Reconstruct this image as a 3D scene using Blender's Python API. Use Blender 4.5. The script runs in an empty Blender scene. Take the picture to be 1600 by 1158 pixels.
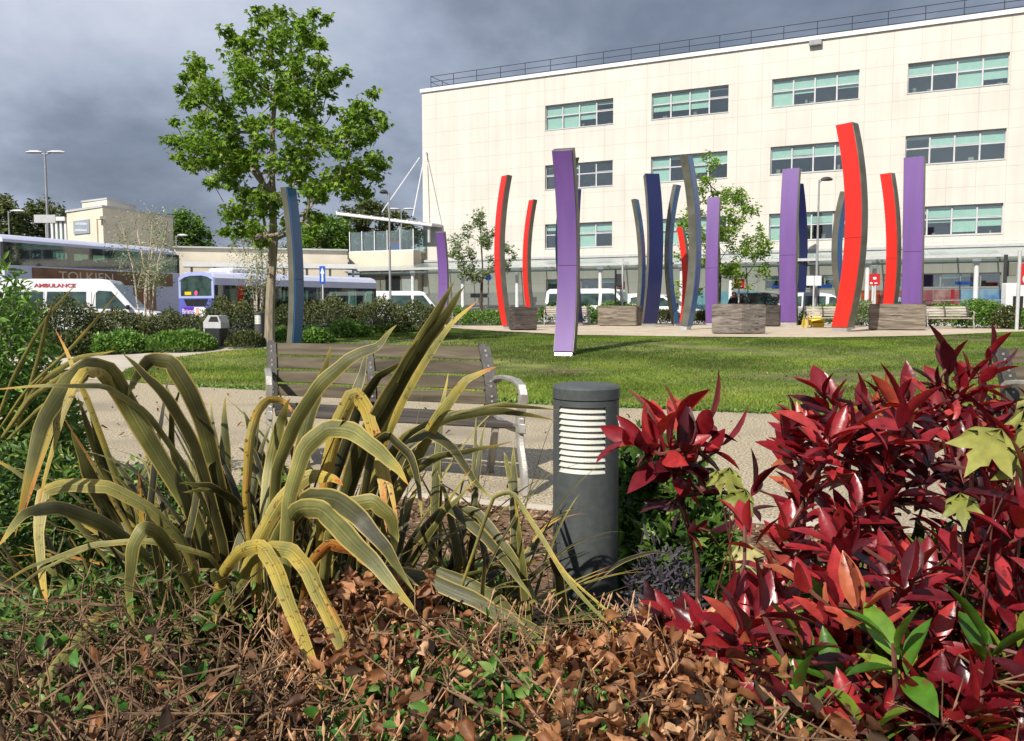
import bpy, bmesh, math, random
import numpy as np
from mathutils import Vector, Matrix, geometry
random.seed(7); rng = np.random.default_rng(7)
R = math.radians
sc = bpy.context.scene
col = sc.collection
# ------------------------------------------------ camera
F = 1330.0; CAMH = 1.12; TH = math.atan(101/1330.0)
cd = bpy.data.cameras.new('camera'); cam = bpy.data.objects.new('camera', cd); col.objects.link(cam)
cd.sensor_width = 36; cd.lens = F/1600*36; cd.clip_start = 0.05; cd.clip_end = 3000
cam.location = (0, 0, CAMH); cam.rotation_euler = (R(90)-TH, 0, 0)
sc.camera = cam
# ------------------------------------------------ sky, sun, exposure
SUN_AZ = Vector((-0.54, -0.84)).normalized(); SUN_EL = R(41)
SUN_DIR = Vector((SUN_AZ.x*math.cos(SUN_EL), SUN_AZ.y*math.cos(SUN_EL), math.sin(SUN_EL)))
w = bpy.data.worlds.new('World'); sc.world = w; w.use_nodes = True
nt = w.node_tree; nt.nodes.clear(); N = nt.nodes.new; L = nt.links.new
out = N('ShaderNodeOutputWorld'); mixs = N('ShaderNodeMixShader')
bg1 = N('ShaderNodeBackground'); bg2 = N('ShaderNodeBackground')
sky = N('ShaderNodeTexSky'); sky.sky_type = 'NISHITA'; sky.sun_disc = False
sky.sun_elevation = SUN_EL; sky.sun_rotation = math.atan2(SUN_DIR.x, SUN_DIR.y)
sky.air_density = 1.2; sky.dust_density = 2
bg1.inputs[1].default_value = 0.08
tc = N('ShaderNodeTexCoord'); sep = N('ShaderNodeSeparateXYZ'); L(tc.outputs['Generated'], sep.inputs[0])
def M(op, a, b=None, c=None):
    n = N('ShaderNodeMath'); n.operation = op
    for i, v in enumerate((a, b, c)):
        if v is None: continue
        if isinstance(v, (int, float)): n.inputs[i].default_value = v
        else: L(v, n.inputs[i])
    return n.outputs[0]
zz = M('ADD', M('MAXIMUM', sep.outputs[2], 0.0), 0.42)
cx = M('DIVIDE', sep.outputs[0], zz); cy = M('DIVIDE', sep.outputs[1], zz)
comb = N('ShaderNodeCombineXYZ'); L(cx, comb.inputs[0]); L(cy, comb.inputs[1])
mp = N('ShaderNodeMapping'); L(comb.outputs[0], mp.inputs[0]); mp.inputs['Location'].default_value = (0.55, 3.1, 0); mp.inputs['Scale'].default_value = (1.0, 1.0, 1)
n1 = N('ShaderNodeTexNoise'); L(mp.outputs[0], n1.inputs[0]); n1.inputs['Scale'].default_value = 1.1; n1.inputs['Detail'].default_value = 9; n1.inputs['Roughness'].default_value = .56; n1.inputs['Distortion'].default_value = .25
n2 = N('ShaderNodeTexNoise'); L(mp.outputs[0], n2.inputs[0]); n2.inputs['Scale'].default_value = 0.45; n2.inputs['Detail'].default_value = 3
cl = M('ADD', M('MULTIPLY', n1.outputs[0], .66), M('MULTIPLY', n2.outputs[0], .34))
cl = M('ADD', cl, M('MULTIPLY', M('POWER', M('SUBTRACT', 1.0, M('MAXIMUM', sep.outputs[2], 0.0)), 7), .15))
cr = N('ShaderNodeValToRGB'); L(cl, cr.inputs[0]); e = cr.color_ramp
e.elements[0].position = .38; e.elements[0].color = (.085, .108, .155, 1)
e.elements[1].position = .70; e.elements[1].color = (.74, .76, .80, 1)
for p, c in ((.455, (.17, .20, .265)), (.51, (.28, .32, .41)), (.59, (.44, .475, .56))):
    x = e.elements.new(p); x.color = (*c, 1)
L(cr.outputs[0], bg2.inputs[0]); bg2.inputs[1].default_value = 1.2
L(sky.outputs[0], bg1.inputs[0]); L(bg1.outputs[0], mixs.inputs[1]); L(bg2.outputs[0], mixs.inputs[2]); mixs.inputs[0].default_value = .93
L(mixs.outputs[0], out.inputs[0])
sd = bpy.data.lights.new('sun', 'SUN'); sd.energy = 5.0; sd.angle = R(.5); sd.color = (1, .95, .86)
so = bpy.data.objects.new('sun', sd); col.objects.link(so); so.rotation_euler = SUN_DIR.to_track_quat('Z', 'Y').to_euler()
sc.view_settings.view_transform = 'Standard'; sc.view_settings.look = 'None'; sc.view_settings.exposure = 0.27; sc.view_settings.gamma = 1
sc.render.engine = 'CYCLES'; sc.cycles.max_bounces = 6; sc.cycles.transparent_max_bounces = 12; sc.cycles.caustics_reflective = False; sc.cycles.caustics_refractive = False
# ------------------------------------------------ projection helpers
CT, ST = math.cos(TH), math.sin(TH)
CAM = Vector((0, 0, CAMH))
def ray(px, py):
    u = (px-800)/F; v = (579-py)/F
    return Vector((u, CT+v*ST, v*CT-ST))
def P(px, py, D):
    r = ray(px, py); return CAM + r*(D/r.y)
FD = Vector((-0.892, 0.451, 0)).normalized()      # along the facade, away to the left
FO = Vector((-6.6, 62.5, 0))                       # left corner of the big building
FN = Vector((-FD.y, FD.x, 0)); FN = FN if FN.y < 0 else -FN   # facade normal, to the viewer
def sst(t): t = min(1, max(0, t)); return t*t*(3-2*t)
def ydrop(x):
    if x < 0: return 31 + min(1, max(0, (x+8)/8))*14.7
    return 62.5-(12+.451*(x+6.6))/.892
def Hh(x, y):
    up = .25*sst((y-13.5)/9.5)*(1-.45*sst((-x-3)/8))
    road = .1-.2*sst((-x-4)/6)
    return up + (road-up)*sst((y-ydrop(x))/1.6)
def G(px, py):
    r = ray(px, py); t = .5; p = CAM+r*t
    while t < 200:
        t += .02+t*.004; q = CAM+r*t
        if q.z < Hh(q.x, q.y):
            a, b = p, q
            for _ in range(14):
                m = (a+b)/2
                if m.z < Hh(m.x, m.y): b = m
                else: a = m
            return (a+b)/2
        p = q
    return p
def fs(px, py, q=0):                               # pixel -> (s, z) on the plane q metres before the facade
    r = ray(px, py); o = FO+FN*q
    t = (o-CAM).dot(FN)/r.dot(FN); p = CAM+r*t
    return -(p-FO).dot(FD), p.z
def FP(s, q, z): return FO - FD*s + FN*q + Vector((0, 0, z))
FROT = math.atan2(-FD.y, -FD.x)                    # local x runs to the right along the facade
# ------------------------------------------------ tags
def tag(o, label=None, cat=None, group=None, kind=None):
    if label: o['label'] = label
    if cat: o['category'] = cat
    if group: o['group'] = group
    if kind: o['kind'] = kind
    return o
def empty(name, loc, rz=0, label=None, cat=None, group=None):
    o = bpy.data.objects.new(name, None); col.objects.link(o); o.location = loc; o.rotation_euler = (0, 0, rz); o.empty_display_size = .2
    return tag(o, label, cat, group)
def copy_tree(o, parent=None):
    c = o.copy(); col.objects.link(c); c.parent = parent
    for ch in [x for x in list(col.objects) if x.parent == o]: copy_tree(ch, c)
    return c
# ------------------------------------------------ mesh builder
class MB:
    def __init__(s): s.v = []; s.f = []
    def add(s, vs, fs_):
        b = len(s.v); s.v += [tuple(x) for x in vs]; s.f += [tuple(i+b for i in f) for f in fs_]; return s
    def box(s, x0, x1, y0, y1, z0, z1, m=None):
        vs = [Vector((x, y, z)) for z in (z0, z1) for y in (y0, y1) for x in (x0, x1)]
        if m: vs = [m @ v for v in vs]
        return s.add(vs, [(0, 2, 3, 1), (4, 5, 7, 6), (0, 1, 5, 4), (2, 6, 7, 3), (0, 4, 6, 2), (1, 3, 7, 5)])
    def cbox(s, x0, x1, y0, y1, z0, z1, c=.01, m=None):   # box with chamfered vertical and top edges
        o = [(x0+c, y0), (x1-c, y0), (x1, y0+c), (x1, y1-c), (x1-c, y1), (x0+c, y1), (x0, y1-c), (x0, y0+c)]
        cxm, cym = (x0+x1)/2, (y0+y1)/2
        ins = lambda p, k: (p[0]+(k if p[0] < cxm else -k), p[1]+(k if p[1] < cym else -k))
        rings = [[(*ins(p, c*.7), z0) for p in o], [(*p, z0+c) for p in o], [(*p, z1-c) for p in o], [(*ins(p, c*.7), z1) for p in o]]
        vs = [Vector(v) for r in rings for v in r]
        if m: vs = [m @ v for v in vs]
        f = [tuple(reversed(range(8))), tuple(range(24, 32))]
        for k in range(3):
            for i in range(8): j = (i+1) % 8; f.append((k*8+i, k*8+j, k*8+8+j, k*8+8+i))
        return s.add(vs, f)
    def tube(s, pts, r, n=8, cap=True):
        pts = [Vector(p) for p in pts]; rs = r if isinstance(r, (list, tuple)) else [r]*len(pts)
        vs = []; prev = None
        for i, p in enumerate(pts):
            t = (pts[min(i+1, len(pts)-1)]-pts[max(i-1, 0)])
            t = t.normalized() if t.length > 1e-9 else Vector((0, 0, 1))
            if prev is None: a = t.orthogonal().normalized()
            else:
                a = prev - t*prev.dot(t); a = a.normalized() if a.length > 1e-6 else t.orthogonal().normalized()
            prev = a; b = t.cross(a)
            for k in range(n):
                an = 2*math.pi*k/n; vs.append(p+(a*math.cos(an)+b*math.sin(an))*rs[i])
        f = []
        for i in range(len(pts)-1):
            for k in range(n): j = (k+1) % n; f.append((i*n+k, i*n+j, i*n+n+j, i*n+n+k))
        if cap: f += [tuple(reversed(range(n))), tuple(range((len(pts)-1)*n, len(pts)*n))]
        return s.add(vs, f)
    def lathe(s, prof, c=(0, 0, 0), n=32, sx=1, sy=1):
        vs = []; f = []
        for r, z in prof:
            for k in range(n): a = 2*math.pi*k/n; vs.append((c[0]+r*sx*math.cos(a), c[1]+r*sy*math.sin(a), c[2]+z))
        for i in range(len(prof)-1):
            for k in range(n): j = (k+1) % n; f.append((i*n+k, i*n+j, i*n+n+j, i*n+n+k))
        f += [tuple(reversed(range(n))), tuple(range((len(prof)-1)*n, len(prof)*n))]
        return s.add(vs, f)
    def prism(s, poly, d0, d1, fn):                   # poly of (a,b) extruded d0..d1; fn(a,b,d)->vec
        n = len(poly); vs = [fn(a, b, d) for d in (d0, d1) for a, b in poly]
        f = [tuple(range(n)), tuple(range(2*n-1, n-1, -1))]
        for i in range(n): j = (i+1) % n; f.append((i, i+n, j+n, j))
        return s.add(vs, f)
    def quad(s, a, b, c, d): return s.add([a, b, c, d], [(0, 1, 2, 3)])
    def build(s, name, mat, parent=None, smooth=False, bevel=0, fix=True):
        me = bpy.data.meshes.new(name); me.from_pydata([tuple(v) for v in s.v], [], s.f)
        if fix:
            bm = bmesh.new(); bm.from_mesh(me); bmesh.ops.recalc_face_normals(bm, faces=bm.faces[:]); bm.to_mesh(me); bm.free()
        me.materials.append(mat)
        if smooth:
            me.shade_smooth()
            try: me.set_sharp_from_angle(angle=R(38))
            except Exception: pass
        o = bpy.data.objects.new(name, me); col.objects.link(o)
        if parent: o.parent = parent
        if bevel:
            b = o.modifiers.new('bevel', 'BEVEL'); b.width = bevel; b.segments = 2; b.limit_method = 'ANGLE'; b.angle_limit = R(50)
        return o
def raw_mesh(name, V, Fidx, k, mat, parent=None, tint=None, uv=None, smooth=True):
    """V (n,3) array, Fidx (m,k) array of k-gons, tint per vertex, uv per vertex"""
    me = bpy.data.meshes.new(name); n = len(V); m = len(Fidx)
    me.vertices.add(n); me.vertices.foreach_set('co', np.asarray(V, np.float32).ravel())
    me.loops.add(m*k); me.loops.foreach_set('vertex_index', np.asarray(Fidx, np.int32).ravel())
    me.polygons.add(m); me.polygons.foreach_set('loop_start', np.arange(0, m*k, k, dtype=np.int32))
    try: me.polygons.foreach_set('loop_total', np.full(m, k, np.int32))
    except Exception: pass
    if tint is not None:
        a = me.attributes.new('tint', 'FLOAT', 'POINT'); a.data.foreach_set('value', np.asarray(tint, np.float32))
    if uv is not None:
        u = me.uv_layers.new(name='uv'); u.data.foreach_set('uv', np.asarray(uv, np.float32)[np.asarray(Fidx).ravel()].ravel())
    me.materials.append(mat); me.update(calc_edges=True); me.validate()
    if smooth: me.shade_smooth()
    o = bpy.data.objects.new(name, me); col.objects.link(o)
    if parent: o.parent = parent
    return o
def drape(name, poly, dz, mat, res=.5, label=None):
    xs = [p[0] for p in poly]; ys = [p[1] for p in poly]
    def inside(x, y):
        c = False; j = len(poly)-1
        for i in range(len(poly)):
            a, b = poly[i], poly[j]
            if (a[1] > y) != (b[1] > y) and x < (b[0]-a[0])*(y-a[1])/(b[1]-a[1])+a[0]: c = not c
            j = i
        return c
    vs = []; n0 = 0
    bp = []
    for i in range(len(poly)):
        a = Vector(poly[i][:2]); b = Vector(poly[(i+1) % len(poly)][:2]); k = max(1, int((b-a).length/res))
        for q in range(k): bp.append(a.lerp(b, q/k))
    n0 = len(bp); vs = list(bp)
    y = min(ys)
    while y < max(ys):
        x = min(xs)
        while x < max(xs):
            if inside(x, y): vs.append(Vector((x+random.uniform(-.1, .1)*res, y+random.uniform(-.1, .1)*res)))
            x += res
        y += res
    r = geometry.delaunay_2d_cdt(vs, [], [list(range(n0))], 1, 1e-5)
    V = [(v.x, v.y, Hh(v.x, v.y)+dz) for v in r[0]]
    b = MB(); b.add(V, [tuple(f) for f in r[2]])
    o = b.build(name, mat, smooth=True)
    o['kind'] = 'structure'
    return o
# ------------------------------------------------ materials
def srgb(r, g, b):
    f = lambda c: (c/255/12.92) if c/255 <= .04045 else ((c/255+.055)/1.055)**2.4
    return (f(r), f(g), f(b))
def newmat(name):
    m = bpy.data.materials.new(name); m.use_nodes = True; return m, m.node_tree, m.node_tree.nodes['Principled BSDF']
def pm(name, c1, c2=None, scale=5, rough=.6, bump=0, bscale=None, spec=.5, metal=0, coord='Object', detail=6, lo=.35, hi=.65, stretch=(1, 1, 1), c3=None, s3=1, trans=0):
    m, t, b = newmat(name)
    b.inputs['Roughness'].default_value = rough; b.inputs['Metallic'].default_value = metal
    b.inputs['Specular IOR Level'].default_value = spec
    tcn = t.nodes.new('ShaderNodeTexCoord'); mpn = t.nodes.new('ShaderNodeMapping'); mpn.inputs['Scale'].default_value = stretch
    t.links.new(tcn.outputs[coord], mpn.inputs[0])
    if c2 is None: c2 = tuple(x*.86 for x in c1)
    n = t.nodes.new('ShaderNodeTexNoise'); n.inputs['Scale'].default_value = scale; n.inputs['Detail'].default_value = detail
    t.links.new(mpn.outputs[0], n.inputs[0])
    r = t.nodes.new('ShaderNodeValToRGB'); r.color_ramp.elements[0].position = lo; r.color_ramp.elements[1].position = hi
    r.color_ramp.elements[0].color = (*c1, 1); r.color_ramp.elements[1].color = (*c2, 1)
    t.links.new(n.outputs[0], r.inputs[0]); cout = r.outputs[0]
    if c3 is not None:
        n3 = t.nodes.new('ShaderNodeTexNoise'); n3.inputs['Scale'].default_value = s3; n3.inputs['Detail'].default_value = 5
        t.links.new(mpn.outputs[0], n3.inputs[0])
        r3 = t.nodes.new('ShaderNodeValToRGB'); r3.color_ramp.elements[0].position = .5; r3.color_ramp.elements[1].position = .66
        t.links.new(n3.outputs[0], r3.inputs[0])
        mx = t.nodes.new('ShaderNodeMixRGB'); t.links.new(r3.outputs[0], mx.inputs[0]); t.links.new(cout, mx.inputs[1]); mx.inputs[2].default_value = (*c3, 1); cout = mx.outputs[0]
    t.links.new(cout, b.inputs['Base Color'])
    if bump:
        nb = t.nodes.new('ShaderNodeTexNoise'); nb.inputs['Scale'].default_value = bscale or scale*4; nb.inputs['Detail'].default_value = 6
        t.links.new(mpn.outputs[0], nb.inputs[0])
        bn = t.nodes.new('ShaderNodeBump'); bn.inputs['Strength'].default_value = bump; bn.inputs['Distance'].default_value = .02
        t.links.new(nb.outputs[0], bn.inputs['Height']); t.links.new(bn.outputs[0], b.inputs['Normal'])
    return m
def leafmat(name, stops, rough=.5, transl=.3, spec=.4, tcol=None, scale=60, spots=None):
    """colour from the per-leaf tint attribute, plus fine mottling and light passing through"""
    m, t, b = newmat(name); nd = t.nodes; lk = t.links
    a = nd.new('ShaderNodeAttribute'); a.attribute_name = 'tint'
    r = nd.new('ShaderNodeValToRGB'); e = r.color_ramp
    e.elements[0].position = stops[0][0]; e.elements[0].color = (*stops[0][1], 1)
    e.elements[1].position = stops[-1][0]; e.elements[1].color = (*stops[-1][1], 1)
    for p, c in stops[1:-1]: x = e.elements.new(p); x.color = (*c, 1)
    lk.new(a.outputs['Fac'], r.inputs[0])
    tcn = nd.new('ShaderNodeTexCoord'); n = nd.new('ShaderNodeTexNoise'); n.inputs['Scale'].default_value = scale; lk.new(tcn.outputs['Object'], n.inputs[0])
    mr = nd.new('ShaderNodeMapRange'); mr.inputs[1].default_value = .3; mr.inputs[2].default_value = .7; mr.inputs[3].default_value = .78; mr.inputs[4].default_value = 1.2; lk.new(n.outputs[0], mr.inputs[0])
    mx = nd.new('ShaderNodeVectorMath'); mx.operation = 'SCALE'; lk.new(r.outputs[0], mx.inputs[0]); lk.new(mr.outputs[0], mx.inputs['Scale'])
    if spots:
        ns = nd.new('ShaderNodeTexNoise'); ns.inputs['Scale'].default_value = 38; ns.inputs['Detail'].default_value = 5; lk.new(tcn.outputs['Object'], ns.inputs[0])
        rs_ = nd.new('ShaderNodeMapRange'); rs_.inputs[1].default_value = .62; rs_.inputs[2].default_value = .68; lk.new(ns.outputs[0], rs_.inputs[0])
        ms0 = nd.new('ShaderNodeMixRGB'); lk.new(rs_.outputs[0], ms0.inputs[0]); lk.new(mx.outputs[0], ms0.inputs[1]); ms0.inputs[2].default_value = (*spots, 1); mx = ms0
        nb = nd.new('ShaderNodeTexNoise'); nb.inputs['Scale'].default_value = 90; nb.inputs['Detail'].default_value = 3; lk.new(tcn.outputs['Object'], nb.inputs[0])
        bn = nd.new('ShaderNodeBump'); bn.inputs['Strength'].default_value = .14; bn.inputs['Distance'].default_value = .004; lk.new(nb.outputs[0], bn.inputs['Height']); lk.new(bn.outputs[0], b.inputs['Normal'])
    lk.new(mx.outputs[0], b.inputs['Base Color']); b.inputs['Roughness'].default_value = rough; b.inputs['Specular IOR Level'].default_value = spec
    if transl:
        tr = nd.new('ShaderNodeBsdfTranslucent'); lk.new(mx.outputs[0], tr.inputs[0])
        if tcol:
            mm = nd.new('ShaderNodeMixRGB'); mm.blend_type = 'MULTIPLY'; mm.inputs[0].default_value = 1; lk.new(mx.outputs[0], mm.inputs[1]); mm.inputs[2].default_value = (*tcol, 1); lk.new(mm.outputs[0], tr.inputs[0])
        ms = nd.new('ShaderNodeMixShader'); ms.inputs[0].default_value = transl
        lk.new(b.outputs[0], ms.inputs[1]); lk.new(tr.outputs[0], ms.inputs[2]); lk.new(ms.outputs[0], nd['Material Output'].inputs[0])
    return m
def glassmat(name, tintc, gloss=.35, rough=.03, dark=None):
    """window glass: partly clear, partly mirror"""
    m, t, b = newmat(name); nd = t.nodes; lk = t.links
    tr = nd.new('ShaderNodeBsdfTransparent'); tr.inputs[0].default_value = (*tintc, 1)
    gl = nd.new('ShaderNodeBsdfGlossy'); gl.inputs['Roughness'].default_value = rough; gl.inputs[0].default_value = (.9, .95, .95, 1)
    fr = nd.new('ShaderNodeLayerWeight'); fr.inputs[0].default_value = .5
    pw = nd.new('ShaderNodeMath'); pw.operation = 'POWER'; pw.inputs[1].default_value = 4; lk.new(fr.outputs['Facing'], pw.inputs[0])
    ad = nd.new('ShaderNodeMath'); ad.operation = 'MULTIPLY_ADD'; ad.inputs[1].default_value = .6; ad.inputs[2].default_value = .05+gloss*.35; lk.new(pw.outputs[0], ad.inputs[0])
    ms = nd.new('ShaderNodeMixShader'); lk.new(ad.outputs[0], ms.inputs[0]); lk.new(tr.outputs[0], ms.inputs[1]); lk.new(gl.outputs[0], ms.inputs[2])
    lk.new(ms.outputs[0], nd['Material Output'].inputs[0]); nd.remove(b)
    return m
def text(s, size, mat, parent, loc, rot, name='lettering', sx=1, bold=.0, align='CENTER'):
    cu = bpy.data.curves.new('t', 'FONT'); cu.body = s; cu.size = size; cu.align_x = align; cu.align_y = 'CENTER'; cu.extrude = .002; cu.offset = bold
    to = bpy.data.objects.new('t', cu); col.objects.link(to); dg = bpy.context.evaluated_depsgraph_get()
    me = bpy.data.meshes.new_from_object(to.evaluated_get(dg)); bpy.data.objects.remove(to); bpy.data.curves.remove(cu)
    me.name = name; me.materials.clear(); me.materials.append(mat)
    o = bpy.data.objects.new(name, me); col.objects.link(o); o.parent = parent; o.location = loc; o.rotation_euler = rot; o.scale = (sx, 1, 1)
    return o
# ------------------------------------------------ leaves
def T_quad():     # pointed 4-vertex leaf
    return np.array([(0, 0, 0), (.28, .45, .06), (0, 1, 0), (-.28, .45, .06)], float), np.array([(0, 1, 2, 3)])
def T_leaf(w=.36, droop=.18, fold=.10):   # folded, curved leaf of 3 columns
    ts = [0, .12, .3, .5, .7, .87, 1]; ws = [.04, .5, .86, 1, .82, .42, .02]
    v = []; f = []
    for i, (t, k) in enumerate(zip(ts, ws)):
        z = -droop*t*t
        v += [(-w/2*k, t, z+fold*k), (0, t, z), (w/2*k, t, z+fold*k)]
    for i in range(len(ts)-1):
        a = i*3; f += [(a, a+1, a+4, a+3), (a+1, a+2, a+5, a+4)]
    return np.array(v, float), np.array(f)
def T_curl():     # crumpled dead leaf
    ts = np.linspace(0, 1, 8); v = []; f = []
    for i, t in enumerate(ts):
        k = math.sin(math.pi*(t*.92+.04))*.5
        z = -.5*t*t+.08*math.sin(t*8)
        v += [(-k*.55, t*.9, z+.5*k+.04*math.sin(i*2.3)), (-k*.2, t*.9, z+.03), (k*.2, t*.92, z), (k*.5, t*.88, z+.7*k+.04*math.cos(i*3.1))]
    for i in range(7):
        a = i*4
        for c in range(3): f.append((a+c, a+c+1, a+c+5, a+c+4))
    return np.array(v, float), np.array(f)
def T_maple():    # five-lobed leaf, triangles fan padded as quads
    ang = [-160, -135, -118, -100, -88, -72, -60, -48, -34, -26, -12, 0, 12, 26, 34, 48, 60, 72, 88, 100, 118, 135, 160]
    rad = [.18, .48, .58, .34, .60, .66, .96, .66, .40, .62, .72, 1.12, .72, .62, .40, .66, .96, .66, .60, .34, .58, .48, .18]
    v = [(0, 0, 0)]
    for a, r in zip(ang, rad): v.append((math.sin(R(a))*r*.62, .3+math.cos(R(a))*r*.62, -.14*r*r+.05*math.cos(R(a*4))))
    f = [(0, i, i+1, i+2) for i in range(1, 23, 2) if i+2 <= 23]
    return np.array(v, float), np.array(f)
def unit(a): return a/np.maximum(np.linalg.norm(a, axis=1, keepdims=True), 1e-9)
def leafset(tmpl, pos, d, up, size, tint):
    """arrays of leaves -> V, F, tint"""
    v, f = tmpl; n = len(pos); size = np.broadcast_to(np.asarray(size, float), (n,))
    y = unit(np.asarray(d, float)); x = unit(np.cross(y, up)); z = np.cross(x, y)
    V = pos[:, None, :] + size[:, None, None]*(v[None, :, 0:1]*x[:, None, :]+v[None, :, 1:2]*y[:, None, :]+v[None, :, 2:3]*z[:, None, :])
    Fi = f[None]+(np.arange(n)*len(v))[:, None, None]
    return V.reshape(-1, 3), Fi.reshape(-1, f.shape[1]), np.repeat(tint, len(v))
def rdir(n, up=0): 
    a = rng.normal(size=(n, 3)); a[:, 2] += up; return unit(a)
def join_sets(sets):
    V = []; Fs = []; T = []; o = 0
    for v, f, t in sets: V.append(v); Fs.append(f+o); T.append(t); o += len(v)
    return np.concatenate(V), np.concatenate(Fs), np.concatenate(T)
def foliage(name, sets, mat, parent=None):
    V, Fi, T = join_sets(sets)
    return raw_mesh(name, V, Fi, 4, mat, parent, tint=T)
TQ, TL, TM, TC = T_quad(), T_leaf(), T_maple(), T_curl()
# ================================================ MATERIALS (shared)
m_steel = pm('brushed_steel', (.34, .34, .31), (.44, .43, .40), 3, .38, metal=.6)
m_alu = pm('cast_aluminium', (.30, .285, .25), (.42, .40, .36), 12, .42, .15, 60, metal=.35)
m_white = pm('white_paint', (.74, .74, .73), (.66, .66, .65), 3, .35)
m_dark = pm('dark_paint', (.028, .03, .033), (.04, .042, .045), 6, .4)
m_black = pm('black_plastic', (.012, .012, .013), (.02, .02, .021), 6, .5)
m_grey = pm('grey_post_paint', (.22, .23, .24), (.28, .29, .30), 5, .45)
m_lgrey = pm('light_grey_metal', (.42, .43, .43), (.5, .5, .5), 5, .4)
m_glass = glassmat('window_glass', (.88, .96, .93), .28)
m_busglass = glassmat('tinted_bus_glass', (.30, .44, .37), .25)
m_clear = glassmat('screen_glass', (.72, .84, .80), .35)
m_tyre = pm('tyre_rubber', (.015, .015, .016), (.03, .03, .03), 20, .8)
m_red = pm('sign_red', (.55, .02, .02), (.5, .02, .025), 5, .4)
m_blue = pm('sign_blue', (.01, .09, .48), (.012, .1, .5), 5, .4)
m_letter = pm('white_lettering', (.8, .8, .8), (.78, .78, .78), 5, .5)
# ================================================ GROUND
def pg(pts): return [(G(x, y).x, G(x, y).y) for x, y in pts]
m_soil = pm('garden_soil', (.045, .030, .018), (.085, .058, .036), 2.2, .95, .9, 22, c3=(.03, .045, .014), s3=.7)
m_chips = pm('bark_chip_mulch', (.10, .055, .028), (.24, .14, .075), 38, .9, 1.0, 45, c3=(.16, .10, .05), s3=9)
m_path = pm('resin_gravel', (.17, .14, .085), (.66, .55, .38), 62, .85, .7, 110, lo=.38, hi=.62, c3=(.30, .25, .18), s3=.9)
m_conc = pm('pale_concrete', (.42, .37, .30), (.53, .47, .39), 1.4, .85, .25, 60)
m_plaza = pm('buff_paving', (.44, .36, .26), (.56, .47, .35), .9, .85, .2, 50, c3=(.38, .31, .23), s3=4)
m_lawn = pm('lawn_turf', (.07, .10, .016), (.20, .22, .04), 1.3, .95, .6, 60, c3=(.10, .07, .035), s3=.55)
m_asph = pm('asphalt', (.045, .045, .047), (.07, .07, .07), 30, .9, .3, 80)
def ground_sheet():
    def axis(a): return sorted(set(a))
    xs = axis(list(np.arange(-30, 34, 1.0))+[-400, -200, -100, -60, -45, 45, 60, 100, 200, 400])
    ys = axis(list(np.arange(-6, 66, 1.0))+[-40, -20, 80, 120, 200, 400, 900])
    b = MB(); n = len(xs)
    b.v = [(x, y, Hh(x, y)-.035) for y in ys for x in xs]
    b.f = [(j*n+i, j*n+i+1, j*n+n+i+1, j*n+n+i) for j in range(len(ys)-1) for i in range(n-1)]
    o = b.build('ground', m_soil, smooth=True); o['kind'] = 'structure'
ground_sheet()
path_px = [(235, 745), (120, 715), (-60, 690), (-60, 600), (-60, 560), (90, 556), (200, 550), (330, 543), (418, 538), (520, 545), (800, 560), (1200, 575), (1900, 600), (1900, 860), (1300, 822), (865, 797), (760, 787), (650, 776), (380, 764)]
drape('gravel_path', pg(path_px), .0, m_path, .5)
# paler concrete strip curving behind the lawn
drape('concrete_path', pg([(190, 597), (100, 590), (-60, 585), (-60, 566), (90, 560), (200, 554), (330, 546), (418, 541), (440, 546), (340, 553), (250, 565), (200, 580)]), .006, m_conc, .5)
lawn_px = [(215, 598), (290, 603), (430, 610), (650, 621), (870, 633), (1200, 646), (1400, 651), (1900, 662), (1900, 522), (1650, 518), (1560, 521), (1450, 526), (1300, 529), (1100, 528), (900, 525), (780, 519), (690, 513), (630, 513), (590, 518), (530, 526), (480, 533), (440, 540), (415, 545), (340, 550), (250, 562), (196, 578), (185, 590)]
LAWN = pg(lawn_px)
drape('lawn', LAWN, .010, m_lawn, .45)
pl = pg([(1900, 520), (1650, 517), (1560, 520), (1450, 525), (1300, 528), (1100, 527), (900, 524), (780, 518), (690, 512), (640, 512)]) + [(-5.2, 36), (-3, 38.2), (4, 39.2), (12, 38.5), (19, 35.6), (24, 33)]
drape('plaza', pl, .016, m_plaza, 1.0)
# mulch in the planting bed at the front
drape('mulch_bed', pg([(235, 745), (380, 767), (650, 779), (760, 790), (865, 800), (1300, 826), (1900, 866)])+[(4.2, 2.6), (1.2, 2.15), (-1.5, 2.15), (-4.4, 3.2)], .004, m_chips, .35)
# road and station apron, kerbs, pavement by the facade
road = [(-60, 34), (-8.2, 34), (-5, 38.5), (0, 47.6), (20, 37.6), (44, 25.6)]
drape('road', road+[(FO-FD*52+FN*3.6).xy[:] , (FO+FD*8+FN*3.6).xy[:], (-60, 88)], .0, m_asph, 2.5)
def strip_along(name, s0, s1, q0, q1, z0, z1, mat):
    b = MB(); vs = [FP(s, q, z) for z in (z0, z1) for q in (q0, q1) for s in (s0, s1)]
    b.add(vs, [(0, 2, 3, 1), (4, 5, 7, 6), (0, 1, 5, 4), (2, 6, 7, 3), (0, 4, 6, 2), (1, 3, 7, 5)])
    o = b.build(name, mat); o['kind'] = 'structure'; return o
m_pave = pm('paving_slabs', (.30, .28, .25), (.38, .36, .33), 3, .9, .2, 40)
strip_along('pavement', -16, 52, -.5, 3.5, -.1, .23, m_pave)
strip_along('kerb', -16, 52, 3.5, 3.65, -.1, .235, m_lgrey)
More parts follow.
